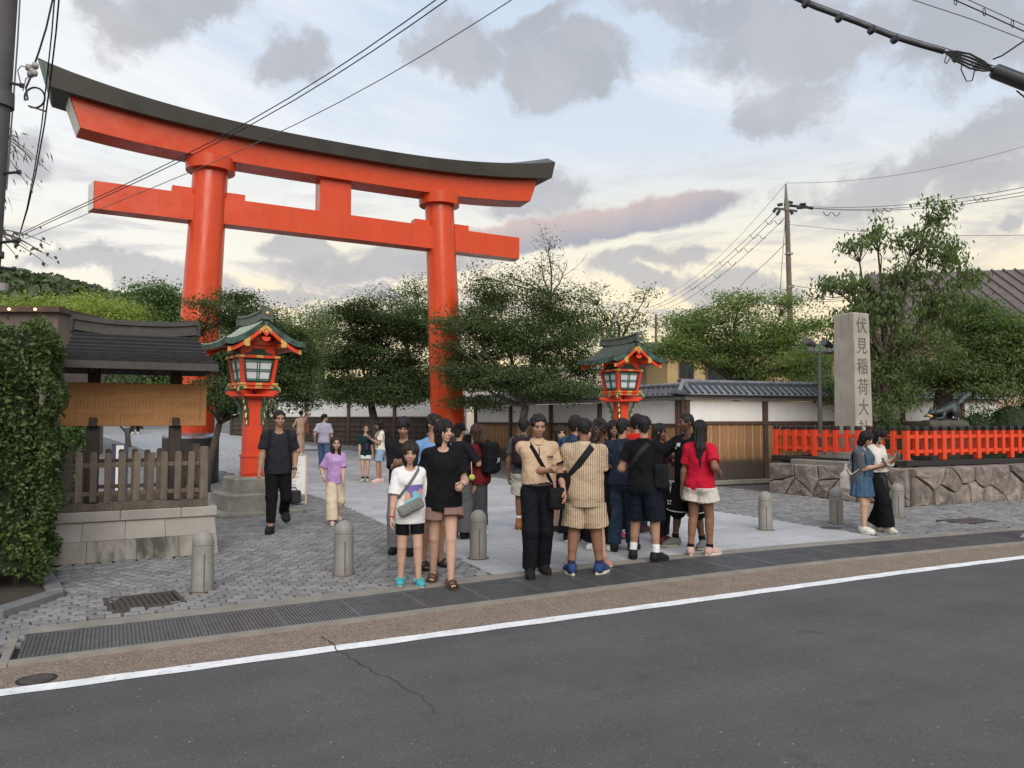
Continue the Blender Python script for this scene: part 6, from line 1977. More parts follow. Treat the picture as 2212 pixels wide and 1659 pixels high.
me = leaf_mesh('foliage', C - np.array([-1.6, 9.7, 0]), Dr, N, 0.056 * rg.uniform(.6, 1.3, n), 0.55, LEAF['hedge'])
o = D.objects.new('foliage', me)
attach(o, hg)
# low juniper mounds inside the enclosure
for lab, px_, py_, d, rx, ry in (('low green juniper mound at the right edge behind the fence', 2180, 880, 19.0, 60, 24), ('low green juniper mound beside the fox statue', 2110, 893, 18.6, 44, 18), ('small dark shrub at the foot of the tall cherry tree', 1925, 925, 18.0, 34, 18),
        ('tall dark juniper at the far right edge', 2225, 862, 20, 34, 26)):
 c, r, _ = pb(px_, py_, d, rx, ry, 1)
 rg = np.random.default_rng(int(px_))
 t = thing('shrub', lab, 'shrub', (c[0], c[1], 0.68), 0, 'shrubs in the monument bed')
 n = 2600
 v = unit(rg.normal(size=(n, 3)))
 v[:, 2] = np.abs(v[:, 2])
 hgt = c[2] + r[2] - 0.68
 C = v * np.array([r[0], r[0], hgt]) * rg.uniform(.75, 1.04, (n, 1)) * (1 + .12 * np.sin(v[:, :1] * 9 + v[:, 1:2] * 7))
 me = leaf_mesh('foliage', C, v + rg.normal(0, .5, (n, 3)), v + rg.normal(0, .6, (n, 3)), 0.085 * rg.uniform(.6, 1.3, n), 0.35, LEAF['juniper'])
 o = D.objects.new('foliage', me)
 attach(o, t)
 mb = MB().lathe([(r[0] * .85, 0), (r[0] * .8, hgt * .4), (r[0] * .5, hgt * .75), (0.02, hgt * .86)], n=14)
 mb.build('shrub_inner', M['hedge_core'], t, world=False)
c, r, _ = pb(165, 950, 12.6, 34, 70, 1)
rg = np.random.default_rng(77)
t = thing('shrub', 'leafy shrub in the gap between the hedge and the notice board posts', 'shrub', (c[0], c[1], 0), 0)
n = 2600
v = unit(rg.normal(size=(n, 3)))
C = np.array([0, 0, .95]) + v * np.array([.32, .32, .85]) * rg.uniform(.6, 1.03, (n, 1))
o = D.objects.new('foliage', leaf_mesh('foliage', C, v + rg.normal(0, .7, (n, 3)), v + rg.normal(0, .6, (n, 3)), 0.085 * rg.uniform(.6, 1.3, n), 0.55, LEAF['cherry_dark']))
attach(o, t)
MB().tube([(0, 0, -.05), (.02, 0, .5), (0, .02, 1.1)], [.03, .025, .012], 6).build('stem', M['bark'], t, world=False)
# bamboo and branch tips reaching in from the left
def sprig(name, label, cat, px0, d, tips, leaf, length, width, seed, per, hang):
 rg = np.random.default_rng(seed)
 b = foot(px0, d)
 t = thing(name, label, cat, (b[0], b[1], 0), 0)
 a = np.array(at(px0 + 60, tips[0][1] - 40, d))
 mb = MB().tube([(b[0], b[1], 0), (b[0], b[1], a[2] * .6), a], [0.05, 0.04, 0.025], 8)
 C, Dr = [], []
 for (x, y) in tips:
  e = np.array(at(x, y, d + rg.normal(0, .25)))
  k = (a + e) / 2 + np.array([0, 0, .15])
  path = [(1 - q) ** 2 * a + 2 * q * (1 - q) * k + q * q * e for q in np.linspace(0, 1, 8)]
  mb.tube(path, list(np.linspace(0.012, 0.004, 8)), 5)
  for j in range(per):
   q = path[rg.integers(2, 8)]
   C.append(q + rg.normal(0, .07, 3))
   Dr.append(unit(np.array(e - a)) * .6 + rg.normal(0, .5, 3) + np.array([0, 0, -hang]))
 C, Dr = np.array(C), np.array(Dr)
 mb.build('trunk', M['twig'], t, smooth=True)
 me = leaf_mesh('crown', C - np.array([b[0], b[1], 0]), Dr, rg.normal(size=C.shape) + np.array([0, -.5, .6]), length * rg.uniform(.6, 1.2, len(C)), width, LEAF[leaf])
 o = D.objects.new('crown', me)
 attach(o, t)
 return t
sprig('bamboo', 'bamboo tip with narrow leaves reaching in at the left edge', 'bamboo', -120, 11.0, [(40, 300), (30, 330), (55, 345), (70, 345), (60, 400), (105, 370), (45, 380), (15, 440), (20, 360), (90, 350)], 'bamboo', 0.15, 0.16, 71, 15, 0.7)
sprig('tree_branch', 'drooping leafy branch tip under the bamboo at the left edge', 'branch', -100, 11.0, [(60, 535), (105, 575), (110, 530), (40, 560), (90, 545), (20, 520), (115, 560)], 'maple', 0.085, 0.6, 72, 10, 0.8)
# ------------------------------------------------------------------ smooth bodies from distance fields
def fold(X, Y, Z, f=1.0, seed=0):
 r = np.random.default_rng(seed)
 o = 0
 for k in range(5):
  d = r.normal(size=3)
  d /= np.linalg.norm(d)
  w = f * r.uniform(18, 48)
  o = o + np.sin((X * d[0] + Y * d[1] + Z * d[2] * 0.6) * w + r.uniform(0, 6) + 1.2 * np.sin(Z * w * .35 + k))
 return o / 5
class Field:
 def __init__(s, lo, hi, h):
  s.lo, s.h = np.array(lo, float), h
  n = np.ceil((np.array(hi) - s.lo) / h).astype(int) + 1
  s.ax = [s.lo[i] + np.arange(n[i]) * h for i in range(3)]
  s.f = np.full(n, 9.0, dtype=np.float32)
 def win(s, lo, hi):
  sl, g = [], []
  for i in range(3):
   a = max(0, int(math.floor((lo[i] - s.lo[i]) / s.h)))
   b = min(len(s.ax[i]), int(math.ceil((hi[i] - s.lo[i]) / s.h)) + 1)
   if b <= a: return None, None
   sl.append(slice(a, b))
   g.append(s.ax[i][a:b])
  return tuple(sl), (g[0][:, None, None], g[1][None, :, None], g[2][None, None, :])
 def put(s, fn, lo, hi, k=0.02, sub=False):
  m = k + 2.5 * s.h
  sl, g = s.win(np.array(lo) - m, np.array(hi) + m)
  if sl is None: return s
  d = fn(*g)
  a = s.f[sl]
  if sub:
   d = -d
   hh = np.maximum(k - np.abs(a - d), 0) / max(k, 1e-6)
   s.f[sl] = np.maximum(a, d) + hh * hh * k * .25
  else:
   hh = np.maximum(k - np.abs(a - d), 0) / max(k, 1e-6)
   s.f[sl] = np.minimum(a, d) - hh * hh * k * .25
  return s
 def ell(s, c, r, k=0.02, sub=False, R_=None):
  c, r = np.array(c, float), np.array(r, float)
  if R_ is not None:
   R_ = np.array(R_)
   ext = np.sqrt(((R_ * r[None, :]) ** 2).sum(1))
  else:
   ext = r
  def fn(X, Y, Z):
   x, y, z = X - c[0], Y - c[1], Z - c[2]
   if R_ is not None:
    x, y, z = (R_[0, 0] * x + R_[1, 0] * y + R_[2, 0] * z, R_[0, 1] * x + R_[1, 1] * y + R_[2, 1] * z, R_[0, 2] * x + R_[1, 2] * y + R_[2, 2] * z)
   k0 = np.sqrt((x / r[0]) ** 2 + (y / r[1]) ** 2 + (z / r[2]) ** 2)
   k1 = np.sqrt((x / r[0] ** 2) ** 2 + (y / r[1] ** 2) ** 2 + (z / r[2] ** 2) ** 2)
   return k0 * (k0 - 1) / np.maximum(k1, 1e-6)
  return s.put(fn, c - ext, c + ext, k, sub)
 def cap(s, a, b, ra, rb, k=0.02, sub=False, sy=1.0, cut=False):
  """tapered capsule; sy > 1 flattens it front to back; cut gives a flat far end"""
  a, b = np.array(a, float), np.array(b, float)
  S = np.array([1, sy, 1])
  A, B = a * S, b * S
  ba = B - A
  bb = max(float(ba @ ba), 1e-9)
  def fn(X, Y, Z):
   px_, py_, pz_ = X - A[0], Y * sy - A[1], Z - A[2]
   t = (px_ * ba[0] + py_ * ba[1] + pz_ * ba[2]) / bb
   h = np.clip(t, 0, 1)
   d = np.sqrt((px_ - ba[0] * h) ** 2 + (py_ - ba[1] * h) ** 2 + (pz_ - ba[2] * h) ** 2) - (ra + (rb - ra) * h)
   if sy != 1.0: d = d / (1 + (sy - 1) * .5)
   if cut: d = np.maximum(d, (t - 1) * math.sqrt(bb))
   return d
  m = max(ra, rb)
  return s.put(fn, np.minimum(a, b) - m, np.maximum(a, b) + m, k, sub)
 def box(s, c, hs, r, k=0.01, sub=False):
  c, hs = np.array(c, float), np.array(hs, float)
  def fn(X, Y, Z):
   q = [np.abs(v - cc) - (h - r) for v, cc, h in zip((X, Y, Z), c, hs)]
   return np.sqrt(sum(np.maximum(v, 0) ** 2 for v in q)) + np.minimum(np.maximum(np.maximum(q[0], q[1]), q[2]), 0) - r
  return s.put(fn, c - hs, c + hs, k, sub)
 def grid(s):
  return s.ax[0][:, None, None], s.ax[1][None, :, None], s.ax[2][None, None, :]
 def keep(s, fn):                          # intersection with another function (negative inside)
  s.f = np.maximum(s.f, fn(*s.grid()).astype(np.float32))
  return s
 def wrinkle(s, amp, f=1.0, seed=0):
  i = np.nonzero(np.abs(s.f) < 0.03)
  X, Y, Z = (s.ax[k][i[k]] for k in range(3))
  s.f[i] += (amp * (fold(X, Y, Z, f, seed) + .4 * fold(X, Y, Z, f * 2.1, seed + 1))).astype(np.float32)
  return s
 def sample(s, p):
  q = (np.asarray(p) - s.lo) / s.h
  n = np.array(s.f.shape)
  q = np.clip(q, 0, n - 1.001)
  i = q.astype(int)
  t = q - i
  i0, i1, i2 = i.T
  r = 0
  for a in (0, 1):
   for b in (0, 1):
    for c in (0, 1):
     w = (t[:, 0] if a else 1 - t[:, 0]) * (t[:, 1] if b else 1 - t[:, 1]) * (t[:, 2] if c else 1 - t[:, 2])
     r = r + w * s.f[i0 + a, i1 + b, i2 + c]
  return r
 def surf(s, o, d, rmax=0.5):              # outermost surface point along a ray from inside
  o, d = np.array(o, float), np.array(d, float)
  d = d / np.linalg.norm(d)
  t = np.linspace(0, rmax, 160)
  v = s.sample(o + d * t[:, None])
  ins = np.where(v < 0)[0]
  if len(ins) == 0: return o
  i = ins[-1]
  if i + 1 >= len(t): return o + d * t[i]
  tt = t[i] + (t[i + 1] - t[i]) * (-v[i]) / (v[i + 1] - v[i] + 1e-9)
  return o + d * tt
 def nets(s):
  f = s.f
  neg = f < 0
  c = np.zeros(np.array(f.shape) - 1, dtype=np.int8)
  for a in (0, 1):
   for b in (0, 1):
    for d in (0, 1):
     c += neg[a:f.shape[0] - 1 + a, b:f.shape[1] - 1 + b, d:f.shape[2] - 1 + d]
  act = (c > 0) & (c < 8)
  idx = np.argwhere(act)
  num = -np.ones(c.shape, dtype=np.int32)
  num[act] = np.arange(len(idx))
  cor = [(a, b, d) for a in (0, 1) for b in (0, 1) for d in (0, 1)]
  F8 = np.stack([f[idx[:, 0] + a, idx[:, 1] + b, idx[:, 2] + d] for a, b, d in cor], 1)
  acc = np.zeros((len(idx), 3))
  w = np.zeros(len(idx))
  for i in range(8):
   for j in range(i + 1, 8):
    if sum(abs(p - q) for p, q in zip(cor[i], cor[j])) != 1: continue
    fa, fb = F8[:, i], F8[:, j]
    m = (fa < 0) != (fb < 0)
    t = np.where(m, fa / np.where(m, fa - fb, 1), 0)
    p = np.array(cor[i])[None] + t[:, None] * (np.array(cor[j]) - np.array(cor[i]))[None]
    acc += np.where(m[:, None], p, 0)
    w += m
  V = s.lo + (idx + acc / w[:, None]) * s.h
  Q = []
  for ax in range(3):
   o1, o2 = (ax + 1) % 3, (ax + 2) % 3
   sl0, sl1 = [slice(None)] * 3, [slice(None)] * 3
   sl0[ax], sl1[ax] = slice(0, -1), slice(1, None)
   a, b = neg[tuple(sl0)], neg[tuple(sl1)]
   e = np.argwhere(a != b)
   ok = np.ones(len(e), bool)
   for o in (o1, o2): ok &= (e[:, o] > 0) & (e[:, o] < f.shape[o] - 1)
   e = e[ok]
   if not len(e): continue
   sg = a[tuple(e.T)]
   def cell(d1, d2):
    q = e.copy()
    q[:, o1] -= d1
    q[:, o2] -= d2
    return num[tuple(q.T)]
   q = np.stack([cell(1, 1), cell(0, 1), cell(0, 0), cell(1, 0)], 1)
   q[~sg] = q[~sg][:, ::-1]
   Q.append(q)
  Q = np.concatenate(Q)
  Q = Q[(Q >= 0).all(1)]
  return V, Q
# ------------------------------------------------------------------ canonical head, hand, shoe, hair
def head_mesh(fem, h=0.034):
 f = Field((-.46, -.56, -.62), (.46, .56, 1.06), h)
 f.ell((0, .06, .62), (.335, .415, .385), .05)
 f.ell((0, -.06, .36), (.27 if not fem else .25, .29, .30), .12)
 f.ell((0, -.22, .11), (.115 if not fem else .095, .10, .085), .10)
 for s in (-1, 1):
  f.ell((s * .165, -.20, .40), (.10, .11, .12), .10)
  f.ell((s * .345, .05, .47), (.035, .085, .125), .03)
 f.ell((0, -.30, .60), (.21, .065, .05), .07)
 for s in (-1, 1): f.ell((s * .14, -.375, .515), (.085, .075, .06), .05, sub=True)
 f.cap((0, -.335, .545), (0, -.425, .385), .032, .05, .04)
 for s in (-1, 1): f.ell((s * .045, -.385, .365), (.04, .045, .032), .03)
 f.ell((0, -.325, .245), (.115, .055, .035), .035)
 f.ell((0, -.315, .205), (.10, .06, .036), .03)
 f.cap((0, .08, .30), (0, .15, -.55), .205 if not fem else .18, .235 if not fem else .20, .10)
 V, Q = f.nets()
 C = V[Q].mean(1)
 mi = np.zeros(len(Q), int)
 lip = (np.abs(C[:, 0]) < .10) & (C[:, 1] < -.30) & (np.abs(C[:, 2] - .225) < .045)
 mi[lip] = 3
 Vs, Fs, Ms = [V], [Q], [mi]
 # eyeballs, irises, brows as small shapes of the same mesh
 base = len(V)
 mb = MB()
 for s in (-1, 1):
  mb.mi = 1
  mb.lathe([(0.075 * math.sin(a), -0.075 * math.cos(a)) for a in np.linspace(0.02, PI - 0.02, 7)], (0, 0, 0), 10)
 n = len(mb.v) // 2
 v = np.array(mb.v)
 vv = np.stack([v[:, 0], v[:, 2], v[:, 1]], 1)
 vv[:n] += np.array([-.14, -.270, .515])
 vv[n:] += np.array([.14, -.270, .515])
 q = [x for x in mb.f if len(x) == 4]
 q = np.array(q)
 cc = vv[q].mean(1)
 em = np.where(((np.abs(cc[:, 0]) - .14) ** 2 + (cc[:, 2] - .515) ** 2 < .040 ** 2) & (cc[:, 1] < -.29), 2, 1)
 Vs.append(vv)
 Fs.append(q + base)
 Ms.append(em)
 base += len(vv)
 mb = MB()
 for s in (-1, 1):
  mb.tube([(s * .055, -.372, .585), (s * .13, -.368, .612), (s * .215, -.315, .592)], [.013, .017, .008], 4)
  mb.tube([(s * .075, -.352, .528), (s * .14, -.362, .548), (s * .205, -.325, .526)], [.010, .013, .008], 4)
 q = np.array([x for x in mb.f if len(x) == 4])
 Vs.append(np.array(mb.v))
 Fs.append(q + base)
 Ms.append(np.full(len(q), 2))
 return np.concatenate(Vs), np.concatenate(Fs), np.concatenate(Ms)
def hand_mesh(curl, h=0.034):
 f = Field((-.62, -.52, -1.12), (.22, .42, .22), h)
 f.cap((0, 0, .2), (0, 0, -.05), .125, .13, .05, sy=.8)
 f.ell((0, .0, -.28), (.095, .225, .27), .06)
 for y, z, L, r in ((-.155, -.47, .42, .056), (-.05, -.51, .47, .058), (.06, -.49, .43, .055), (.155, -.43, .34, .048)):
  p = np.array([0, y, z + .08])
  a = 0
  for seg, (frac, c) in enumerate(zip((.46, .30, .24), curl)):
   a += R(c)
   q = p + np.array([-math.sin(a), (y - .0) * .12, -math.cos(a)]) * L * frac
   f.cap(p, q, r * (1 - .1 * seg), r * (.92 - .1 * seg), .016)
   p = q
 t = .5 if curl[0] < 40 else 1.0
 f.cap((-.02, -.13, -.14), (-.09 - .1 * t, -.27, -.34), .078, .062, .04)
 f.cap((-.09 - .1 * t, -.27, -.34), (-.13 - .18 * t, -.25 + .04 * t, -.54), .060, .046, .015)
 return f.nets()
HEADS = {'m': head_mesh(False), 'f': head_mesh(True)}
HANDS = {'relax': hand_mesh((16, 26, 20)), 'grip': hand_mesh((58, 74, 50)), 'open': hand_mesh((6, 12, 8))}
def shoe_mesh(kind):
 """length .27 m along -y, ankle above (0,.0)"""
 f = Field((-.075, -.215, -.005), (.075, .095, .19), .0075)
 mb = MB()
 def sole(z0, z1, g=0.0, heel=1.0):
  o = []
  for a in np.linspace(0, 2 * PI, 25)[:-1]:
   y = math.sin(a)
   wv = .036 + .010 * (0.5 - 0.5 * y) + .004 * math.cos(2 * a)
   o.append(((wv + g) * math.cos(a), -.062 + (.136 + g) * y, 0))
  mb.loft([[(x, y, z0 + (0.012 if y < -.16 and z0 < 0.003 else 0)) for x, y, _ in o], [(x * 1.03, y, (z0 + z1) / 2) for x, y, _ in o], [(x * .98, y, z1) for x, y, _ in o]])
 if kind in ('sneaker', 'boot'):
  f.cap((0, .035, .05), (0, -.09, .04), .042, .040, .03)
  f.ell((0, -.125, .035), (.043, .062, .034), .03)
  top = .105 if kind == 'sneaker' else .165
  f.cap((0, .022, .05), (0, .018, top), .044, .046, .03, cut=True)
  f.cap((0, -.02, .075), (0, -.08, .060), .034, .030, .03)
  f.keep(lambda X, Y, Z: 0.012 - Z + 0 * X + 0 * Y)
  sole(0.0, .030, .004)
  for i in range(4):
   y = -.035 - .02 * i
   z = .107 - .0105 * i
   mb.mi = 2
   mb.tube([(-.026, y, z - .010), (0, y - .004, z), (.026, y, z - .010)], .0045, 5)
   mb.mi = 0
 elif kind == 'clog':
  f.cap((0, .03, .05), (0, -.09, .045), .046, .044, .03)
  f.ell((0, -.125, .04), (.052, .066, .046), .03)
  f.ell((0, .03, .12), (.036, .075, .06), .02, sub=True)
  f.keep(lambda X, Y, Z: 0.012 - Z + 0 * X + 0 * Y)
  for x, y in ((-.024, -.10), (0.0, -.125), (.024, -.10), (-.012, -.145), (.014, -.15), (0, -.085)):
   f.ell((x, y, .088), (.008, .008, .02), .004, sub=True)
  for s_ in (-1, 1):
   for y in (-.13, -.10, -.07): f.ell((s_ * .052, y, .036), (.014, .008, .007), .004, sub=True)
  sole(0.0, .028, .009)
  mb.mi = 2
  mb.tube([(-.050, -.045, .062), (-.044, .02, .085), (0, .075, .092), (.044, .02, .085), (.050, -.045, .062)], .010, 6)
  mb.mi = 0
 elif kind == 'sandal':
  sole(0.0, .026, .006)
  mb.mi = 2
  for y0, z0 in ((-.135, .062), (-.07, .080), (.02, .088)):
   for k in range(2):
    mb.tube([(-.050, y0 + .012 - k * .020, .022), (-.038, y0 - k * .020, z0 - .012), (0, y0 - k * .020, z0), (.038, y0 - k * .020, z0 - .012), (.050, y0 + .012 - k * .020, .022)], .0115, 6, flat=.5)
  mb.mi = 0
  f.ell((0, -.06, .018), (.035, .09, .006), .004)
 elif kind == 'slide':
  sole(0.0, .028, .007)
  f.cap((0, -.04, .05), (0, -.115, .042), .048, .048, .02)
  f.keep(lambda X, Y, Z: np.maximum(0.014 - Z, np.maximum(Y + .03, -.145 - Y)) + 0 * X)
 V, Q = f.nets()
 sv = np.array(mb.v)
 q4 = np.array([x for x in mb.f if len(x) == 4])
 m4 = np.array([m for x, m in zip(mb.f, mb.m) if len(x) == 4])
 polys = [Q, q4 + len(V)]
 mi = np.concatenate([np.zeros(len(Q), int), np.where(m4 == 0, 1, 2)])
 me = np_mesh('shoe', np.concatenate([V, sv]), np.concatenate(polys), [M['black_metal']] * 3, mi, True)
 # caps of the sole
 return me
SHOES = {k: shoe_mesh(k) for k in ('sneaker', 'boot', 'clog', 'sandal', 'slide')}
def hair_mesh(kind, h=0.036):
 f = Field((-.66, -.62, -1.75 if kind in ('long', 'long_front') else -.75 if kind in ('pony', 'waves') else -.35), (.66, .80, 1.24), h)
 top = (0, .065, .635)
 big = {'short': (.385, .455, .435), 'crop': (.362, .44, .415), 'fringe': (.40, .475, .45), 'bob': (.42, .49, .46), 'long': (.39, .46, .44), 'long_front': (.39, .46, .44), 'pony': (.365, .44, .415), 'waves': (.43, .49, .46), 'bun': (.37, .445, .42), 'curly': (.43, .49, .50), 'under_cap': (.37, .45, .38)}[kind]
 f.ell(top, big, .03)
 if kind in ('short', 'fringe', 'crop', 'curly'):
  f.cap((0, .30, .55), (0, .30, .22 if kind != 'crop' else .30), .20, .15, .10)
 if kind == 'bob':
  f.cap((0, .12, .6), (0, .16, .12), .40, .36, .08)
 if kind in ('waves',):
  f.cap((0, .20, .6), (0, .26, .0), .40, .39, .1)
  f.cap((0, .26, 0), (0, .48, -.55), .39, .30, .1)
 if kind == 'long':
  f.cap((0, .16, .6), (0, .24, .0), .37, .35, .08)
  f.cap((0, .24, .05), (0, .56, -.50), .32, .27, .08, sy=1.3)
  f.cap((0, .56, -.50), (.02, .64, -1.5), .27, .08, .08, sy=1.5)
 if kind == 'long_front':
  f.cap((0, .16, .6), (0, .22, -.1), .38, .36, .08)
  for s_ in (-1, 1): f.cap((s_ * .27, -.0, .3), (s_ * .25, -.17, -.95), .13, .06, .05)
  f.cap((0, .24, .0), (0, .55, -.55), .33, .20, .08, sy=1.5)
 if kind == 'pony':
  f.cap((0, .42, .66), (0, .62, .45), .10, .12, .05)
  f.cap((0, .62, .45), (.0, .55, -.45), .12, .05, .05)
 if kind == 'bun':
  f.ell((0, .44, .80), (.17, .17, .16), .04)
 if kind == 'under_cap':
  f.cap((0, .30, .55), (0, .30, .2), .22, .18, .10)
 # open the face
 fr = {'fringe': (.285, .34, .26), 'bob': (.27, .36, .33)}.get(kind, (.30, .34, .42))
 fz = {'fringe': .38, 'bob': .36}.get(kind, .40)
 f.ell((0, -.44, fz), fr, .03, sub=True)
 f.cap((0, -.34, .28), (0, -.24, -.5), .26, .36 if kind != 'long_front' else .24, .03, sub=True)
 if kind in ('short', 'crop', 'fringe', 'curly', 'under_cap', 'bun', 'pony'):
  for s_ in (-1, 1): f.ell((s_ * .40, -.02, .36), (.15, .17, .20), .03, sub=True)
  if kind not in ('pony',):
   f.keep(lambda X, Y, Z: (0.16 if kind != 'crop' else .24) - Z + 0 * X + 0 * Y)
  f.ell((0, -.10, .16), (.40, .32, .30), .03, sub=True)
 X, Y, Z = f.grid()
 amp = {'curly': .07, 'waves': .055, 'short': .042, 'fringe': .045, 'crop': .020}.get(kind, .034)
 fr_ = {'curly': .55, 'waves': .28}.get(kind, .35)
 r = np.random.default_rng(3)
 w = 0
 for k in range(5):
  a = r.uniform(0, 6, 3)
  if kind in ('long', 'bob', 'long_front', 'pony', 'waves'):
   w = w + np.sin(np.arctan2(X, Y - .1) * (9 + 4 * k) + Z * (1.5 if kind != 'waves' else 7) + a[0])
  else:
   w = w + np.sin(X * 48 * fr_ + a[0] + k) * np.sin(Y * 44 * fr_ + a[1] + k * 2) * np.cos(Z * 40 * fr_ + a[2])
 f.f = (f.f - amp * w * .5).astype(np.float32)
 V, Q = f.nets()
 return np_mesh('hair', V, Q, [M['black_metal']], None, True)
HAIRS = {}
def hair_of(kind):
 if kind not in HAIRS: HAIRS[kind] = hair_mesh(kind)
 return HAIRS[kind]
def cap_mesh():
 f = Field((-.55, -.95, .45), (.55, .65, 1.2), .034)
 f.ell((0, .065, .64), (.40, .475, .46), .02)
 f.keep(lambda X, Y, Z: .60 - Z + Y * .10 + 0 * X)
 f.ell((0, -.52, .62), (.30, .32, .035), .03)
 V, Q = f.nets()
 return np_mesh('cap', V, Q, [M['black_metal']], None, True)
CAPM = cap_mesh()
# ------------------------------------------------------------------ cloth, skin, hair colours
FAB = {}
def fabric(c, rough=0.85, kind=None, c2=None):
 key = (c, kind, c2)
 if key in FAB: return FAB[key]
 ex = None
 if kind == 'stripe':
  def ex(g, tc, cc, b):
   x = g.n('ShaderNodeSeparateXYZ', {0: tc}).outputs[0]
   w = g.math('FRACT', g.math('MULTIPLY', x, 42.0))
   l1 = g.math('MULTIPLY', g.math('GREATER_THAN', w, 0.62), g.math('LESS_THAN', w, 0.86))
   return g._mix(l1, cc, (*c2, 1))
 elif kind == 'denim':
  def ex(g, tc, cc, b):
   n = g.noise(tc, 14.0, 5, 0.7)
   cc = g._mix(g.mrange(n, .45, .7, 0, .4), cc, tuple(min(1, v * 1.7 + .03) for v in c) + (1,))
   return cc
 elif kind == 'floral':
  def ex(g, tc, cc, b):
   v = g.n('ShaderNodeTexVoronoi', {'Vector': tc, 'Scale': 22.0})
   m = g.math('LESS_THAN', v.outputs['Distance'], 0.42)
   hue = g.ramp(g.n('ShaderNodeSeparateColor', {0: v.outputs['Color']}).outputs[0], [(0, (.7, .12, .08)), (.35, (.75, .30, .06)), (.7, (.55, .08, .25)), (1, (.10, .25, .06))], 'CONSTANT')
   return g._mix(m, cc, hue)
 elif kind == 'tiedye':
  def ex(g, tc, cc, b):
   return g._mix(g.mrange(g.noise(tc, 9.0, 4, .6), .42, .62), cc, (*c2, 1))
 FAB[key] = pmat('fabric', c, rough, tuple(v * .85 for v in c), 9, bump=0.75, bscale=10, bdist=0.04, spec=0.12, extra=ex)
 return FAB[key]
SKIN = {}
def skin(c):
 if c not in SKIN:
  SKIN[c] = pmat('skin', c, 0.65, tuple(v * .84 for v in c), 5, spec=0.22)
 return SKIN[c]
LIGHT, TAN, BROWN, DEEP = (0.44, 0.275, 0.205), (0.33, 0.19, 0.13), (0.20, 0.105, 0.066), (0.095, 0.050, 0.034)
M['eye_white'] = pmat('eye_white', (0.34, 0.32, 0.30), 0.4)
M['eye_dark'] = pmat('eye_dark', (0.018, 0.012, 0.010), 0.4)
HAIRM = {}
def hairmat(c):
 if c not in HAIRM:
  def ex(g, tc, cc, b):
   w = g.noise(g.n('ShaderNodeMapping', {0: tc, 3: (30, 30, 3)}).outputs[0], 2.0, 4, .6)
   return g._mix(g.mrange(w, .4, .7, 0, .6), cc, tuple(min(1, v * 2.1) for v in c) + (1,))
  HAIRM[c] = pmat('hair', c, 0.6, spec=0.2, extra=ex, bump=0.4, bscale=12)
 return HAIRM[c]
BLACKH, DARKH, BROWNH = (0.010, 0.009, 0.010), (0.018, 0.013, 0.011), (0.035, 0.019, 0.014)
LIPS = {}
def ik(a, b, l1, l2, pole):
 a, b, pole = map(lambda v: np.array(v, float), (a, b, pole))
 d = b - a
 L = np.linalg.norm(d)
 if L > (l1 + l2) * .999:
  b = a + d / L * (l1 + l2) * .999
  d = b - a
  L = np.linalg.norm(d)
 x = d / L
 c = (l1 * l1 - l2 * l2 + L * L) / (2 * L)
 hgt = math.sqrt(max(0, l1 * l1 - c * c))
 p = pole - x * (pole @ x)
 n = np.linalg.norm(p)
 p = p / n if n > 1e-6 else np.array([0, -1, 0])
 return a + x * c + p * hgt, b
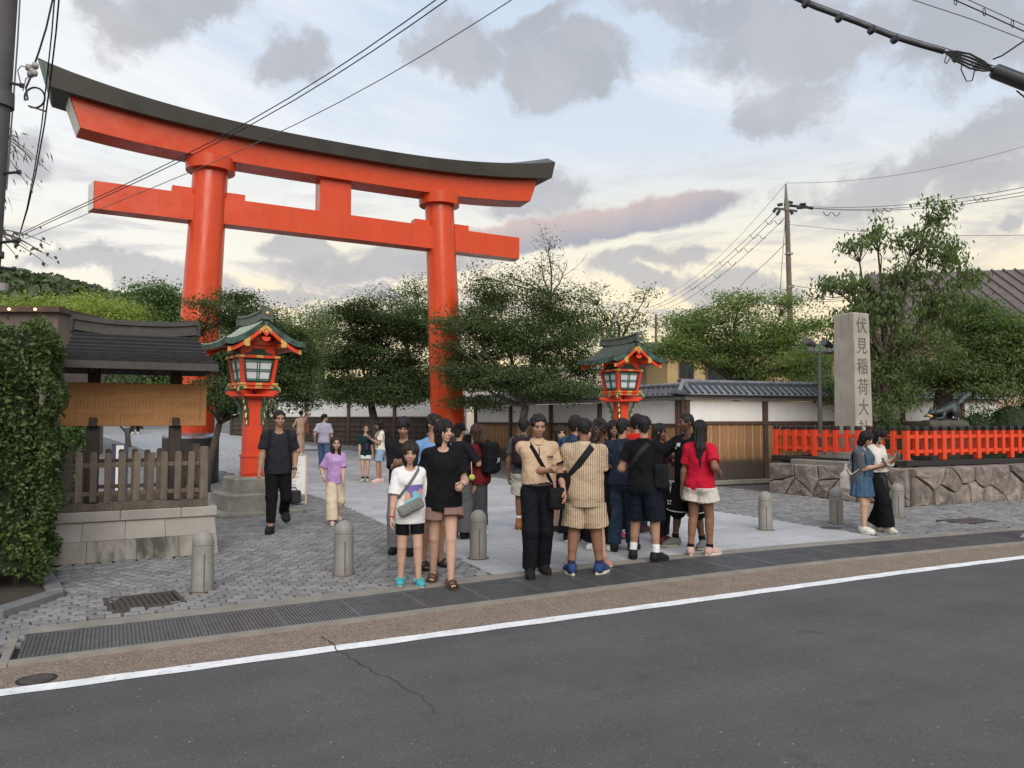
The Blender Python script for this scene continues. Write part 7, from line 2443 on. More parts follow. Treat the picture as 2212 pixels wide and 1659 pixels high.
class Person:
 def __init__(s, label, px, fy, ty, face, H=None, sex='m', w=1.0, belly=0.0, skin_c=TAN, hair='short', hair_c=BLACKH, head=(0, 0), lean=0, child=False,
    feet=((-.06, 0, 0, 0), (.06, 0, 0, 0)), hands=(None, None), grips=('relax', 'relax'), far=False, shoes='sneaker', shoe_c=((.02, .02, .02),) * 3, bare_feet=False, toe=12, group=None, twist=0):
  # ground point, allowing for the slope beyond the gate
  r_ = ray(px, fy)
  t_ = 2.0
  while t_ < 80 and EYE + r_[2] * t_ > gz(r_[0] * t_, r_[1] * t_): t_ += 0.01
  p = CAM + r_ * t_
  s.pos = Vector((p[0], p[1], gz(p[0], p[1])))
  depth = (p - CAM) @ FWD
  s.H = H or (fy - ty) / F * depth
  s.phi = -math.atan2(p[0], p[1]) + R(face)
  s.sex, s.w = sex, w
  H = s.H
  s.t = thing('person', label, 'person', s.pos, s.phi, group)
  s.h = (0.0098 if not far else 0.013) * max(0.8, H / 1.7)
  s.seed = abs(hash(label)) % 1000 if False else sum(map(ord, label)) % 997
  RL = np.array(Matrix.Rotation(R(lean), 3, 'X'))
  TW = np.array(Matrix.Rotation(R(twist), 3, 'Z'))
  hz = .522
  # drop the pelvis if the feet are far apart
  for sx, ft in zip((-1, 1), feet):
   dx, dy = ft[0] - sx * .05, ft[1]
   zmax = math.sqrt(max(0.05, .478 ** 2 - dx * dx - dy * dy)) + .045 + ft[2]
   hz = min(hz, zmax)
  P = np.array([0, (feet[0][1] + feet[1][1]) / 2 * .35, hz])
  up = lambda z, x=0, y=0: P + RL @ TW @ np.array([x, y, z])
  s.up = lambda z, x=0, y=0: up(z, x, y) * H
  SW = (.097 if sex == 'm' else .084) * (1 + (w - 1) * .55)
  if child: SW *= .96
  s.J = J = {}
  J['pelvis'] = P
  J['neck'] = up(.305, 0, .012)
  J['head'] = up(.348, 0, -.004)
  for k, sx in enumerate((-1, 1)):
   J['hip%d' % k] = P + TW @ np.array([sx * .045, 0, 0])
   ft = feet[k]
   an = np.array([ft[0], ft[1], .045 + ft[2]])
   kn, an = ik(J['hip%d' % k], an, .243, .237, (sx * .12, -1, .1))
   J['knee%d' % k], J['ank%d' % k] = kn, an
   J['sh%d' % k] = up(.276, sx * SW, .005)
   hd = hands[k]
   if hd is None: hd = (sx * (SW + .042), -.015, .482)
   hd = np.array(hd[:3], float)
   el, wr = ik(J['sh%d' % k], hd, .172, .150, (sx * (.30 if hands[k] is not None else .5), .9, -.28))
   J['el%d' % k], J['wr%d' % k] = el, wr
  for k_ in J: J[k_] = J[k_] * H
  s.RL, s.TW = RL, TW
  xs_ = np.array(list(J.values()))
  s.lo = xs_.min(0) - np.array([.13, .15, .06]) * H * max(1, w)
  s.hi = xs_.max(0) + np.array([.13, .15, .02]) * H * max(1, w)
  s.lo[2] = -.02
  s.belly = belly
  s.build_body(skin_c, head, child, grips, feet, bare_feet, toe)
  s.M_head = None
  if hair:
   o = piece('hair', hair_of(hair), s.t, s.HM, [hairmat(hair_c)])
  s.hairk = hair
  for k in range(2):
   ft = feet[k]
   a = J['ank%d' % k]
   sc = H / 1.72 * (1.12 if sex == 'm' else 1.03)
   Ms = Matrix.Translation((a[0], a[1], ft[2] * H)) @ Matrix.Rotation(R(toe) * (-1 if k == 0 else 1) * 1, 4, 'Z')
   if ft[3]:
    Ms = Ms @ Matrix.Translation((0, -.13 * sc, 0)) @ Matrix.Rotation(R(ft[3]), 4, 'X') @ Matrix.Translation((0, .13 * sc, 0))
   Ms = Ms @ Matrix.Scale(sc, 4)
   piece('shoe', SHOES[shoes], s.t, Ms, [fabric(c, .6) for c in shoe_c])
  s.FM = None
  s.gar = {}
 def field(s, lo=None, hi=None):
  return Field(s.lo if lo is None else np.maximum(lo, s.lo), s.hi if hi is None else np.minimum(hi, s.hi), s.h)
 def torso(s, f, g=0.0, k=.03, k_=.03):
  H, w = s.H, s.w
  g = g / H
  fem = s.sex == 'f'
  e = lambda z, y, r: f.ell(s.up(z, 0, y), (np.array(r) + g) * H, k * H, R_=s.RL @ s.TW)
  e(.01, .004, (.086 * w if fem else .081 * w, .060 * w, .078))
  e(.10, -.006 - s.belly * .35, (.066 * w + s.belly * .5 if fem else .075 * w + s.belly * .5, .050 * w + s.belly, .095))
  e(.205, -.002, (.074 * w if fem else .085 * w, .054 * w, .10))
  for k in '01':
   f.cap(s.up(.300, (-.024 if k == '0' else .024), .014), s.J['sh' + k], (.026 + g * .6) * H, (.027 + g * .6) * H, k_ * H)
   f.cap(s.up(.235, (-.03 if k == '0' else .03), .0), s.J['sh' + k] + np.array([0, 0, -.012 * H]), (.044 + g) * H, (.028 + g * .6) * H, k_ * H)
  for sx in (-1, 1):
   f.ell(s.up(-.005, sx * .042, .040), (np.array([.042 * w, .040 * w, .056]) + g) * H, .03 * H)
   if fem: f.ell(s.up(.212, sx * .036, -.040), (np.array([.034, .032, .036]) * w + g) * H, .03 * H)
 def limb(s, f, a, b, ra, rb, k=.02, **kw):
  f.cap(s.J[a] if isinstance(a, str) else a, s.J[b] if isinstance(b, str) else b, ra * s.H, rb * s.H, k * s.H, **kw)
 def build_body(s, skin_c, head, child, grips, feet, bare, toe):
  H, w, J = s.H, s.w, s.J
  f = s.field()
  s.torso(f)
  lw = 1 + (w - 1) * .75
  for k in '01':
   s.limb(f, 'hip' + k, 'knee' + k, .049 * lw, .031 * lw, .012)
   s.limb(f, 'knee' + k, 'ank' + k, .029 * lw, .0195 * lw, .012)
   kn, an = J['knee' + k], J['ank' + k]
   d = an - kn
   L = np.linalg.norm(d)
   back = np.array([0, 1.0, 0]) - d / L * (d[1] / L)
   m = kn + d * .30 + back * .012 * H
   f.cap(kn + d * .16 + back * .010 * H, kn + d * .48 + back * .008 * H, .027 * lw * H, .021 * lw * H, .02 * H)
   s.limb(f, 'sh' + k, 'el' + k, .027 * lw, .0215 * lw, .025)
   s.limb(f, 'el' + k, 'wr' + k, .0212 * lw, .0148, .015)
   e_, w_ = J['el' + k], J['wr' + k]
   f.cap(e_ + (w_ - e_) * .1, e_ + (w_ - e_) * .45, .0225 * lw * H, .019 * H, .02 * H)
   if bare:
    ft = feet[int(k)]
    rt = np.array(Matrix.Rotation(R(toe) * (-1 if k == '0' else 1), 3, 'Z'))
    sc = H / 1.72
    o = np.array([an[0], an[1], ft[2] * H])
    f.cap(o + rt @ np.array([0, .03, .050]) * sc, o + rt @ np.array([0, -.10, .038]) * sc, .030 * sc, .026 * sc, .02)
    f.ell(o + rt @ np.array([0, -.12, .038]) * sc, np.array([.036, .045, .015]) * sc, .015)
    for i in range(5):
     f.ell(o + rt @ np.array([(-.028 + .014 * i) * (1 if k == '1' else -1), -.168 + .006 * i, .034]) * sc, np.array([.0075, .014, .009]) * sc, .004)
  V, Q = f.nets()
  mi = np.zeros(len(Q), int)
  Vs, Qs, Ms = [V], [Q], [mi]
  n = len(V)
  hh = H * (.134 if not child else .152)
  yaw, pit = head
  base = J['head']
  s.HM = Matrix.Translation(base) @ Matrix.Rotation(R(yaw), 4, 'Z') @ Matrix(np.array(s.RL @ s.TW).tolist()).to_4x4() @ Matrix.Rotation(R(pit), 4, 'X') @ Matrix.Scale(hh, 4) @ Matrix.Translation((0, -.10, 0))
  s.hh = hh
  hv, hq, hm = HEADS[s.sex]
  A = np.array(s.HM)
  Vs.append(hv @ A[:3, :3].T + A[:3, 3])
  Qs.append(hq + n)
  Ms.append(hm)
  n += len(hv)
  s.HANDM = []
  for k in (0, 1):
   v, q = HANDS[grips[k]]
   v = v.copy()
   q = q.copy()
   if k == 0:                         # right hand is the mirror image
    v[:, 0] *= -1
    q = q[:, ::-1]
   e_, w_ = J['el%d' % k], J['wr%d' % k]
   fd = (w_ - e_) / np.linalg.norm(w_ - e_)
   hint = np.array([0, -1, 0.55])
   z = -fd
   y = -(hint - fd * (hint @ fd))
   y = y / np.linalg.norm(y)
   x = np.cross(y, z)
   Rm = np.stack([x, y, z], 1)
   hl = .105 * H
   Vs.append((v * hl) @ Rm.T + w_)
   Qs.append(q + n)
   Ms.append(np.zeros(len(q), int))
   n += len(v)
   s.HANDM.append((w_, Rm, hl))
  sk = skin(skin_c)
  if skin_c not in LIPS: LIPS[skin_c] = pmat('lips', (skin_c[0] * .85, skin_c[1] * .52, skin_c[2] * .55), .45)
  me = np_mesh('body', np.concatenate(Vs), np.concatenate(Qs), [sk, M['eye_white'], M['eye_dark'], LIPS[skin_c]], np.concatenate(Ms), True)
  o = D.objects.new('body', me)
  attach(o, s.t)
 def out(s, name, f, m, label=None):
  V, Q = f.nets()
  me = np_mesh(name, V, Q, [m], None, True)
  o = D.objects.new(name, me)
  attach(o, s.t)
  if label: o['label'] = label
  return o
 # garments -----------------------------------------------------------
 def top(s, m, name='shirt', hem=-.03, loose=.012, sleeve=.62, flare=.0, collar=None, neck=True, wr=.0075, slr=1.0):
  H, w = s.H, s.w
  f = s.field(s.lo + np.array([0, 0, 0]))
  s.torso(f, loose * .55 * H / 1.0 if False else loose * H * .6)
  s.hem = hem
  c = s.up(hem - .03, 0, -.004)
  rr = (.080 * w + loose + flare + s.belly * .45 if s.sex == 'm' else .083 * w + loose + flare + s.belly * .4)
  f.cap(s.up(.19), c, (.074 * w + loose) * H, rr * H, .03 * H, sy=1.34 - min(.3, s.belly * 4))
  for k in '01':
   a, b = s.J['sh' + k], s.J['el' + k]
   if sleeve > 1:
    s.limb(f, 'sh' + k, 'el' + k, (.028 * w + loose * .5) * slr, (.024 * w + loose * .8) * slr, .025)
    e_, w_ = s.J['el' + k], s.J['wr' + k]
    f.cap(e_, e_ + (w_ - e_) * (sleeve - 1), (.024 + loose * .8) * H * slr, (.020 + loose * .8) * H * slr, .02 * H, cut=True)
   elif sleeve > 0:
    f.cap(a, a + (b - a) * sleeve, (.0275 * w + loose * .28) * H * slr, (.027 * w + loose * 1.0) * H * slr, .02 * H, cut=True)
  nrm = s.RL[:, 2]
  p0 = s.up(hem)
  f.wrinkle(wr, 1.0, s.seed)
  f.keep(lambda X, Y, Z: -((X - p0[0]) * nrm[0] + (Y - p0[1]) * nrm[1] + (Z - p0[2]) * nrm[2]))
  nk = s.up(.318, 0, -.030)
  f.ell(nk, np.array([.040, .040, .030]) * H, .006 * H, sub=True)
  s.gar['top'] = f
  o = s.out(name, f, m)
  if collar:
   mb = MB()
   R2 = s.RL @ s.TW
   for q, (r_, z_) in enumerate(((.040, .318), (.043, .305))):
    pass
   ring = lambda r_, z_, dy: [Vector(s.up(z_, r_ * math.cos(a), .004 + dy + r_ * 1.05 * math.sin(a))) for a in np.linspace(0, 2 * PI, 21)[:-1]]
   mb.loft([ring(.047, .293, 0), ring(.044, .312, .002), ring(.041, .333, .006), ring(.037, .332, .006), ring(.036, .30, .0)], caps=False)
   mb.build('collar', collar, s.t, smooth=True, world=False)
  return o
 def bottom(s, m, name='trousers', length=1.9, loose=.010, waist=None, flare=0.0, wr=.0065):
  """length in leg units: 1 = knee, 2 = ankle"""
  H, w = s.H, s.w
  if waist is None: waist = min(.075, getattr(s, 'hem', .05) + .022)
  f = s.field()
  lw = 1 + (w - 1) * .75
  e = lambda z, y, r: f.ell(s.up(z, 0, y), (np.array(r) + loose * .6) * H, .02 * H, R_=s.RL @ s.TW)
  e(.012, .004, (.086 * w, .061 * w, .078))
  if waist > .02: e(.07, -.004 - s.belly * .3, (.076 * w + s.belly * .4, .055 * w + s.belly * .8, .08))
  for sx in (-1, 1): f.ell(s.up(-.005, sx * .042, .040), (np.array([.042 * w, .040 * w, .054]) + loose * .6) * H, .03 * H)
  J = s.J
  zz = [(J['ank0'][2] + J['ank1'][2]) / 2, (J['knee0'][2] + J['knee1'][2]) / 2, J['pelvis'][2]]
  xx = [(J['ank0'][0] + J['ank1'][0]) / 2, (J['knee0'][0] + J['knee1'][0]) / 2, J['pelvis'][0]]
  for k in '01':
   a, b, c = J['hip' + k], J['knee' + k], J['ank' + k]
   sd = -1 if k == '0' else 1
   sf = lambda X, Y, Z: .004 - sd * (X - np.interp(Z, zz, xx)) + 0 * Y
   lo = np.minimum(np.minimum(a, b), c) - .14 * H
   hi = np.maximum(np.maximum(a, b), c) + .12 * H
   f2 = Field(s.lo, s.hi, s.h)
   if length <= 1:
    f2.cap(a, a + (b - a) * length, (.050 * lw + loose) * H, (.050 * lw - .017 * lw * length + loose * 1.3 + flare) * H, .02 * H, cut=True)
   else:
    f2.cap(a, b, (.050 * lw + loose) * H, (.032 * lw + loose * 1.1 + flare * .5) * H, .02 * H)
    f2.cap(b, b + (c - b) * (length - 1), (.032 * lw + loose * 1.1 + flare * .5) * H, (.024 * lw + loose * 1.2 + flare) * H, .02 * H, cut=True)
   f2.keep(sf)
   kk = .010 * H
   hh = np.maximum(kk - np.abs(f.f - f2.f), 0) / kk
   f.f = (np.minimum(f.f, f2.f) - hh * hh * kk * .25).astype(np.float32)
  f.wrinkle(wr, .9, s.seed + 5)
  nrm = s.RL[:, 2]
  p0 = s.up(waist)
  f.keep(lambda X, Y, Z: ((X - p0[0]) * nrm[0] + (Y - p0[1]) * nrm[1] + (Z - p0[2]) * nrm[2]))
  s.gar['bottom'] = f
  return s.out(name, f, m)
 def skirt(s, m, name='skirt', z0=.09, z1=-.35, r0=.078, r1=.12, sy=1.3, pleat=.010):
  H = s.H
  f = s.field()
  f.ell(s.up(.01, 0, .006), np.array([.090 * s.w, .070 * s.w, .085]) * H, .03 * H)
  a, b = s.up(z0 - .02), s.J['pelvis'] + np.array([0, 0, z1 * H])
  mid = (s.J['knee0'] + s.J['knee1']) / 2
  b[0] = (b[0] + mid[0]) / 2 if z1 < -.2 else b[0]
  b[1] = (b[1] + mid[1]) / 2 if z1 < -.2 else b[1]
  b2 = b + (b - a) * .12
  f.cap(a, b2, r0 * H, r1 * 1.04 * H, .03 * H, sy=sy)
  X, Y, Z = f.grid()
  an = np.arctan2(X - b[0], Y - b[1])
  k = np.clip((a[2] - Z) / max(.05, a[2] - b[2]), 0, 1)
  f.f = (f.f + pleat * H * k * (np.sin(an * 9 + Z * 4) + .5 * np.sin(an * 17 + 1))).astype(np.float32)
  f.wrinkle(.002, 1, s.seed + 9)
  f.keep(lambda X, Y, Z: np.maximum(b[2] - Z, Z - a[2] - .02 * H) + 0 * X + 0 * Y)
  s.gar['bottom'] = f
  return s.out(name, f, m)
 def socks(s, m, hgt=.035):
  H = s.H
  for k in '01':
   a, b = s.J['ank' + k], s.J['knee' + k]
   d = (b - a) / np.linalg.norm(b - a)
   mb = MB()
   mb.tube([a - d * .02 * H, a + d * .02 * H, a + d * (hgt + .012) * H, a + d * (hgt + .02) * H], [.027 * H, .0258 * H, .0265 * H, .0250 * H], 14)
   mb.build('sock', m, s.t, smooth=True, world=False)
 def ribbon(s, pts, wdir, wid, th, name, m, parent=None):
  mb = MB()
  pts = [Vector(p) for p in pts]
  L, n = [], len(pts)
  wv = Vector(wdir).normalized()
  rings = []
  for i, p in enumerate(pts):
   t = (pts[min(i + 1, n - 1)] - pts[max(i - 1, 0)]).normalized()
   nn = t.cross(wv).normalized()
   rings.append([p + wv * wid / 2 + nn * th / 2, p - wv * wid / 2 + nn * th / 2, p - wv * wid / 2 - nn * th / 2, p + wv * wid / 2 - nn * th / 2])
  mb.loft(rings)
  return mb.build(name, m, parent, smooth=False, world=False)
 def loop_pts(s, A, B, f, off=.006, a0=0, a1=2 * PI, n=40):
  """points round the torso in the plane through A and B and the front-back axis"""
  A, B = np.array(A, float), np.array(B, float)
  c = (A + B) / 2
  u = (A - B)
  L = np.linalg.norm(u) / 2
  u = u / np.linalg.norm(u)
  v = np.array([0, 1.0, 0])
  v = v - u * (v @ u)
  v /= np.linalg.norm(v)
  P = []
  for a in np.linspace(a0, a1, n):
   d = u * math.cos(a) + v * math.sin(a)
   q = f.surf(c, d, L * 1.6 + .1)
   P.append(q + d * off)
  P = np.array(P)
  # light smoothing so the strap bridges folds
  for _ in range(2):
   Q = P.copy()
   Q[1:-1] = (P[:-2] + P[1:-1] * 2 + P[2:]) / 4
   P = Q
  return P, np.cross(u, v)
 def bag_thing(s, name, label, cat, group=None):
  t = thing(name, label, cat, s.pos, s.phi, group)
  return t
 def crossbody(s, label, side, m, bag_m=None, size=(.20, .07, .24), at_=None, front=True, strap_w=.035, bz=.0, name='shoulder_bag', turn=0, hip=.115):
  """strap over the shoulder of one side (-1 right, 1 left), bag on the other hip"""
  H = s.H
  f = s.gar['top']
  A = s.up(.30, side * .055, .008)
  B = s.up(bz + .02, -side * hip, 0)
  t = s.bag_thing(name, label, 'bag')
  P, n = s.loop_pts(A, B, f)
  s.ribbon(P, n, strap_w, .006, 'strap', m, t)
  c = s.up(bz, at_[0], at_[1]) if at_ is not None else B
  d = np.array([c[0], c[1] - s.J['pelvis'][1], 0])
  fb = Field(-np.array(size) * .75, np.array(size) * .75, .009)
  hs = np.array(size) / 2
  fb.box((0, 0, 0), hs, min(hs) * .75, .01)
  fb.box((0, -hs[1] * .8, -hs[2] * .25), (hs[0] * .78, hs[1] * .45, hs[2] * .55), min(hs) * .3, .012)
  fb.wrinkle(.003, 1, 3)
  V, Q = fb.nets()
  me = np_mesh('bag_body', V, Q, [bag_m or m], None, True)
  piece('bag_body', me, t, Matrix.Translation(c) @ Matrix.Rotation(R(turn), 4, 'Z'))
  return t
 def backpack(s, label, m, w_=.28, h_=.42, d_=.15, z=.19, logo=None, m2=None):
  H = s.H
  f = s.gar['top']
  t = s.bag_thing('backpack', label, 'backpack')
  sp = f.surf(s.up(z), (0, 1, 0), .5)
  c = sp + np.array([0, d_ * .42, 0])
  fb = Field((-.26, -.2, -.34), (.26, .22, .34), .011)
  hs = np.array([w_ / 2, d_ / 2, h_ / 2])
  fb.box((0, 0, 0), hs, .06, .01)
  fb.box((0, d_ * .45, -h_ * .16), (hs[0] * .82, d_ * .26, h_ * .26), .04, .02)
  fb.box((0, d_ * .42, h_ * .24), (hs[0] * .72, d_ * .16, h_ * .15), .03, .02)
  fb.wrinkle(.004, .8, s.seed)
  V, Q = fb.nets()
  me = np_mesh('bag_body', V, Q, [m], None, True)
  o = piece('bag_body', me, t, Matrix.Translation(c) @ Matrix(np.array(s.RL).tolist()).to_4x4())
  MB().tube([c + np.array([-.03, -d_ * .3, h_ * .49]), c + np.array([-.025, -d_ * .3, h_ * .56]), c + np.array([.025, -d_ * .3, h_ * .56]), c + np.array([.03, -d_ * .3, h_ * .49])], .010, 6).build('bag_handle', m, t, world=False)
  for sx in (-1, 1):
   P, n = s.loop_pts(s.up(.32, sx * .062, .01), s.up(.10, sx * .062, 0), f, .008, PI * .02 + 0, PI * 2, 40)
   i0, i1 = 19, 40
   P2 = [np.array(p) for p in P[i0:]]
   s.ribbon(P2 + [c + np.array([sx * w_ * .3, -d_ * .45, h_ * .42])], (1, 0, 0), .055, .012, 'strap', m, t)
  if logo:
   mb = MB()
   for a, b in (((-.025, .03), (0, 0)), ((.025, .03), (0, 0)), ((0, 0), (-.02, -.03)), ((-.03, -.005), (.03, -.005)), ((.01, -.012), (.035, -.035))):
    mb.beam((a[0], 0, a[1]), (b[0], 0, b[1]), .003, .008, up=(0, 1, 0))
   mb.mesh
   o2 = mb.build('logo', fabric((.6, .6, .6)), o, world=False)
   o2.matrix_basis = Matrix.Translation((-.02, d_ * .45 + d_ * .26 + .004, -h_ * .06))
  return t
 def patch(s, x0, x1, z0, z1, name, m, front=True, n=10, off=.004, parent=None):
  f = s.gar['top']
  G = []
  for z in np.linspace(z0, z1, n):
   row = []
   for x in np.linspace(x0, x1, n):
    o = s.up(z, x, 0)
    row.append(f.surf(o, (0, -1 if front else 1, 0), .4) + np.array([0, -off if front else off, 0]))
   G.append(row)
  mb = MB().grid(G)
  return mb.build(name, m, s.t, smooth=True, world=False)
 def put(s, name, me_or_mb, m, Mx):
  pass
 def hand_pt(s, k, off=(0, 0, -.55)):
  w_, Rm, hl = s.HANDM[k]
  return w_ + Rm @ (np.array(off) * hl)
 def phone(s, label, k, tilt=40):
  p = s.hand_pt(k, (-.16 if k else .16, -.12, -.55))
  t = thing('phone', label, 'phone', s.pos, s.phi)
  Mx = Matrix.Translation(p) @ Matrix.Rotation(R(-tilt), 4, 'X')
  o = piece('phone_body', MB().box((0, 0, 0), (.072, .009, .148), ch=.003).mesh('phone_body', M['black_metal']), t, Mx)
  return t
 def glasses(s, m=None):
  mb = MB()
  for sx in (-1, 1):
   mb.tube([(sx * .14 + .075 * math.cos(a), -.40, .515 + .058 * math.sin(a)) for a in np.linspace(0, 2 * PI, 13)], .010, 4, caps=False)
   mb.tube([(sx * .215, -.39, .525), (sx * .345, -.1, .53), (sx * .35, .08, .50)], .010, 4)
  mb.tube([(-.065, -.405, .525), (.065, -.405, .525)], .010, 4)
  o = mb.build('glasses', m or M['black_metal'], s.t, world=False)
  o.matrix_basis = s.HM
  return o
 def band(s, k, name, m, t=.93, r=.022, wid=.010):
  a, b = s.J['el%d' % k], s.J['wr%d' % k]
  p = a + (b - a) * t
  d = (b - a) / np.linalg.norm(b - a)
  MB().tube([p - d * wid * s.H, p + d * wid * s.H], r * s.H, 14).build(name, m, s.t, world=False)
# ------------------------------------------------------------------ fox statue
def fox():
 c = np.array(at(2044, 905, 17.2))
 K = 0.70
 z0 = 1.69 - .62 * K
 t = thing('fox_statue', 'dark bronze fox statue with a golden sheaf in its mouth, crouching on a rock', 'statue', (c[0], c[1], z0), R(-102))
 f = Field((-.40, -.95, .5), (.40, 1.0, 1.75), .016)
 f.cap((0, .24, 1.02), (0, -.18, .86), .155, .14, .06)
 f.ell((0, .30, 1.0), (.16, .20, .20), .06)
 f.cap((0, -.18, .88), (0, -.46, .82), .12, .085, .05)
 f.ell((0, -.56, .82), (.105, .12, .10), .04)
 f.cap((0, -.62, .80), (0, -.80, .74), .055, .028, .03)
 for s in (-1, 1):
  f.cap((s * .07, -.52, .88), (s * .105, -.48, 1.05), .050, .008, .02)
  f.cap((s * .10, -.16, .80), (s * .14, -.26, .68), .06, .04, .03)
  f.cap((s * .14, -.26, .66), (s * .12, -.50, .635), .04, .036, .02)
  f.ell((s * .13, .28, .86), (.08, .17, .18), .04)
  f.cap((s * .14, .22, .75), (s * .15, .36, .70), .05, .036, .03)
  f.cap((s * .15, .36, .70), (s * .15, .14, .635), .038, .038, .02)
 pts = [(0, .42, 1.08), (0, .56, 1.16), (0, .70, 1.30), (.03, .86, 1.40), (.04, 1.0, 1.36)]
 rr_ = [.06, .10, .125, .10, .02]
 for a, b, r0, r1 in zip(pts, pts[1:], rr_, rr_[1:]): f.cap(a, b, r0, r1, .04)
 f.wrinkle(.004, 1.2, 4)
 V, Q = f.nets()
 o = D.objects.new('body', np_mesh('body', V * K, Q, [M['bronze']], None, True))
 attach(o, t)
 mb = MB().tube([(-.15, -.70, .715), (-.05, -.745, .735), (.05, -.745, .735), (.17, -.70, .705)], [.025, .04, .05, .035], 10)
 mb.v = [tuple(np.array(v) * K) for v in mb.v]
 mb.build('golden_sheaf', M['gold'], t, smooth=True, world=False)
 r = thing('rock', 'rough dark rock pedestal under the fox statue', 'rock', (c[0], c[1], 0.66), R(-118))
 f = Field((-.6, -.85, -.05), (.6, .95, 1.25), .03)
 f.box((0, -.05, .50), (.30, .46, .52), .12, .05)
 f.ell((.1, .45, .3), (.36, .36, .40), .1)
 f.ell((-.1, -.4, .25), (.36, .30, .40), .1)
 X, Y, Z = f.grid()
 f.f = (f.f + .04 * fold(X, Y, Z, .35, 2) + .02 * fold(X, Y, Z, 1.0, 3)).astype(np.float32)
 V, Q = f.nets()
 o = D.objects.new('rock_body', np_mesh('rock_body', V, Q, [M['rock']], None, False))
 attach(o, r)
fox()
# ------------------------------------------------------------------ people
BLK = fabric((0.0065, 0.0065, 0.008))
BLK2 = fabric((0.010, 0.010, 0.013))
CHAR = fabric((0.019, 0.019, 0.025))
WHT = fabric((0.62, 0.62, 0.64))
JEANS = fabric((0.065, 0.115, 0.20), kind='denim')
JEANL = fabric((0.20, 0.29, 0.38), kind='denim')
JEAND = fabric((0.012, 0.019, 0.036), kind='denim')
c_blk = ((.014, .014, .015), (.018, .018, .018), (.03, .03, .03))
c_wht = ((.56, .55, .53), (.60, .59, .57), (.5, .5, .5))
GP = None
# 1 man in black walking towards the road
p = Person('person in charcoal shirt, black trousers and black clogs walking beside the left lantern', 600, 1148, 888, 4, w=1.12, belly=.012, skin_c=TAN, hair='short',
  feet=((-.062, -.06, 0, 0), (.055, .19, .075, 42)), hands=((-.155, -.04, .485), (.128, -.03, .505)), shoes='clog', shoe_c=c_blk, lean=-1, head=(8, 4))
p.top(CHAR, loose=.017, hem=-.045, sleeve=.68)
p.bottom(BLK, length=1.86, loose=.010)
p.band(1, 'wristwatch', M['black_metal'], .95, .0185)
t = p.bag_thing('backpack', 'black backpack on the man in black clogs, only its straps in view', 'backpack')
for sx in (-1, 1):
 P, n_ = p.loop_pts(p.up(.32, sx * .068, .01), p.up(.09, sx * .085, 0), p.gar['top'], .007, 0, 2 * PI, 40)
 p.ribbon(list(P[19:]), (1, 0, 0), .05, .010, 'strap', fabric((.010, .010, .011)), t)
fb = Field((-.2, -.14, -.26), (.2, .14, .26), .012)
fb.box((0, 0, 0), (.14, .08, .21), .06, .01)
V, Q = fb.nets()
piece('bag_body', np_mesh('bag_body', V, Q, [fabric((.010, .010, .011))], None, True), t, Matrix.Translation(p.gar['top'].surf(p.up(.19), (0, 1, 0)) + np.array([0, .055, 0])))
# 2 woman in a cream dress
p = Person('person in a long cream sleeveless dress, one arm lifted to her head', 649, 984, 888, 175, H=1.64, sex='f', skin_c=LIGHT, hair='bun', hair_c=DARKH, far=True,
  feet=((-.03, .06, 0, 0), (.04, -.10, 0, 0)), hands=((-.13, -.12, .93), (.14, -.06, .60)), shoes='sneaker', shoe_c=c_wht, head=(-20, 0))
DR = fabric((0.52, 0.37, 0.28))
p.top(DR, 'dress_top', hem=.05, sleeve=0, loose=.006)
p.skirt(DR, 'dress_skirt', z0=.12, z1=-.43, r0=.076, r1=.074, sy=1.1)
t = p.bag_thing('shoulder_bag', 'rust-orange shoulder bag carried by the woman in the cream dress', 'bag')
fb = Field((-.12, -.2, -.25), (.12, .2, .25), .012)
fb.box((0, 0, 0), (.06, .13, .16), .04, .01)
V, Q = fb.nets()
bc = p.up(.08, -.155, .02)
piece('bag_body', np_mesh('bag_body', V, Q, [fabric((.30, .10, .05))], None, True), t, Matrix.Translation(bc))
MB().tube([bc + np.array([0, -.07, .15]), bc + np.array([.02, -.05, .42]), bc + np.array([.02, .05, .42]), bc + np.array([0, .07, .15])], .010, 6).build('bag_handle', fabric((.30, .10, .05)), t, world=False)
# 3 man in lavender tee and jeans walking away
p = Person('person in a pale lavender t-shirt and blue jeans walking away up the path', 699, 1014, 893, 168, H=1.72, skin_c=LIGHT, hair='short', far=True, w=1.02,
  feet=((-.055, .17, .05, 35), (.055, -.12, 0, 0)), hands=((-.145, -.06, .485), (.155, .02, .50)), shoe_c=(c_wht[0], c_wht[1], (.03, .03, .05)), head=(-62, 0))
p.top(fabric((.37, .36, .47)), loose=.022, hem=-.035, sleeve=.8)
p.bottom(JEANS, length=1.95, loose=.018, flare=.012)
# 4 girl in a purple tee
p = Person('child in a purple shirt and loose cream trousers', 724, 1132, 946, 14, sex='f', child=True, skin_c=LIGHT, hair='long_front', hair_c=DARKH,
  feet=((-.055, -.09, 0, 0), (.05, .15, .03, 30)), hands=((-.155, -.06, .55), (.055, -.13, .51)), shoe_c=((.5, .33, .33), (.55, .45, .45), (.5, .4, .4)), head=(-6, 6), w=.98)
p.top(fabric((.38, .235, .46)), loose=.020, hem=-.045, sleeve=.85)
p.bottom(fabric((.54, .45, .34)), length=1.97, loose=.020, flare=.022)
p.patch(-.05, .02, .225, .245, 'shirt_print', fabric((.48, .36, .58)), n=4)
p.band(0, 'bracelet', WHT, .95, .0175, .004)
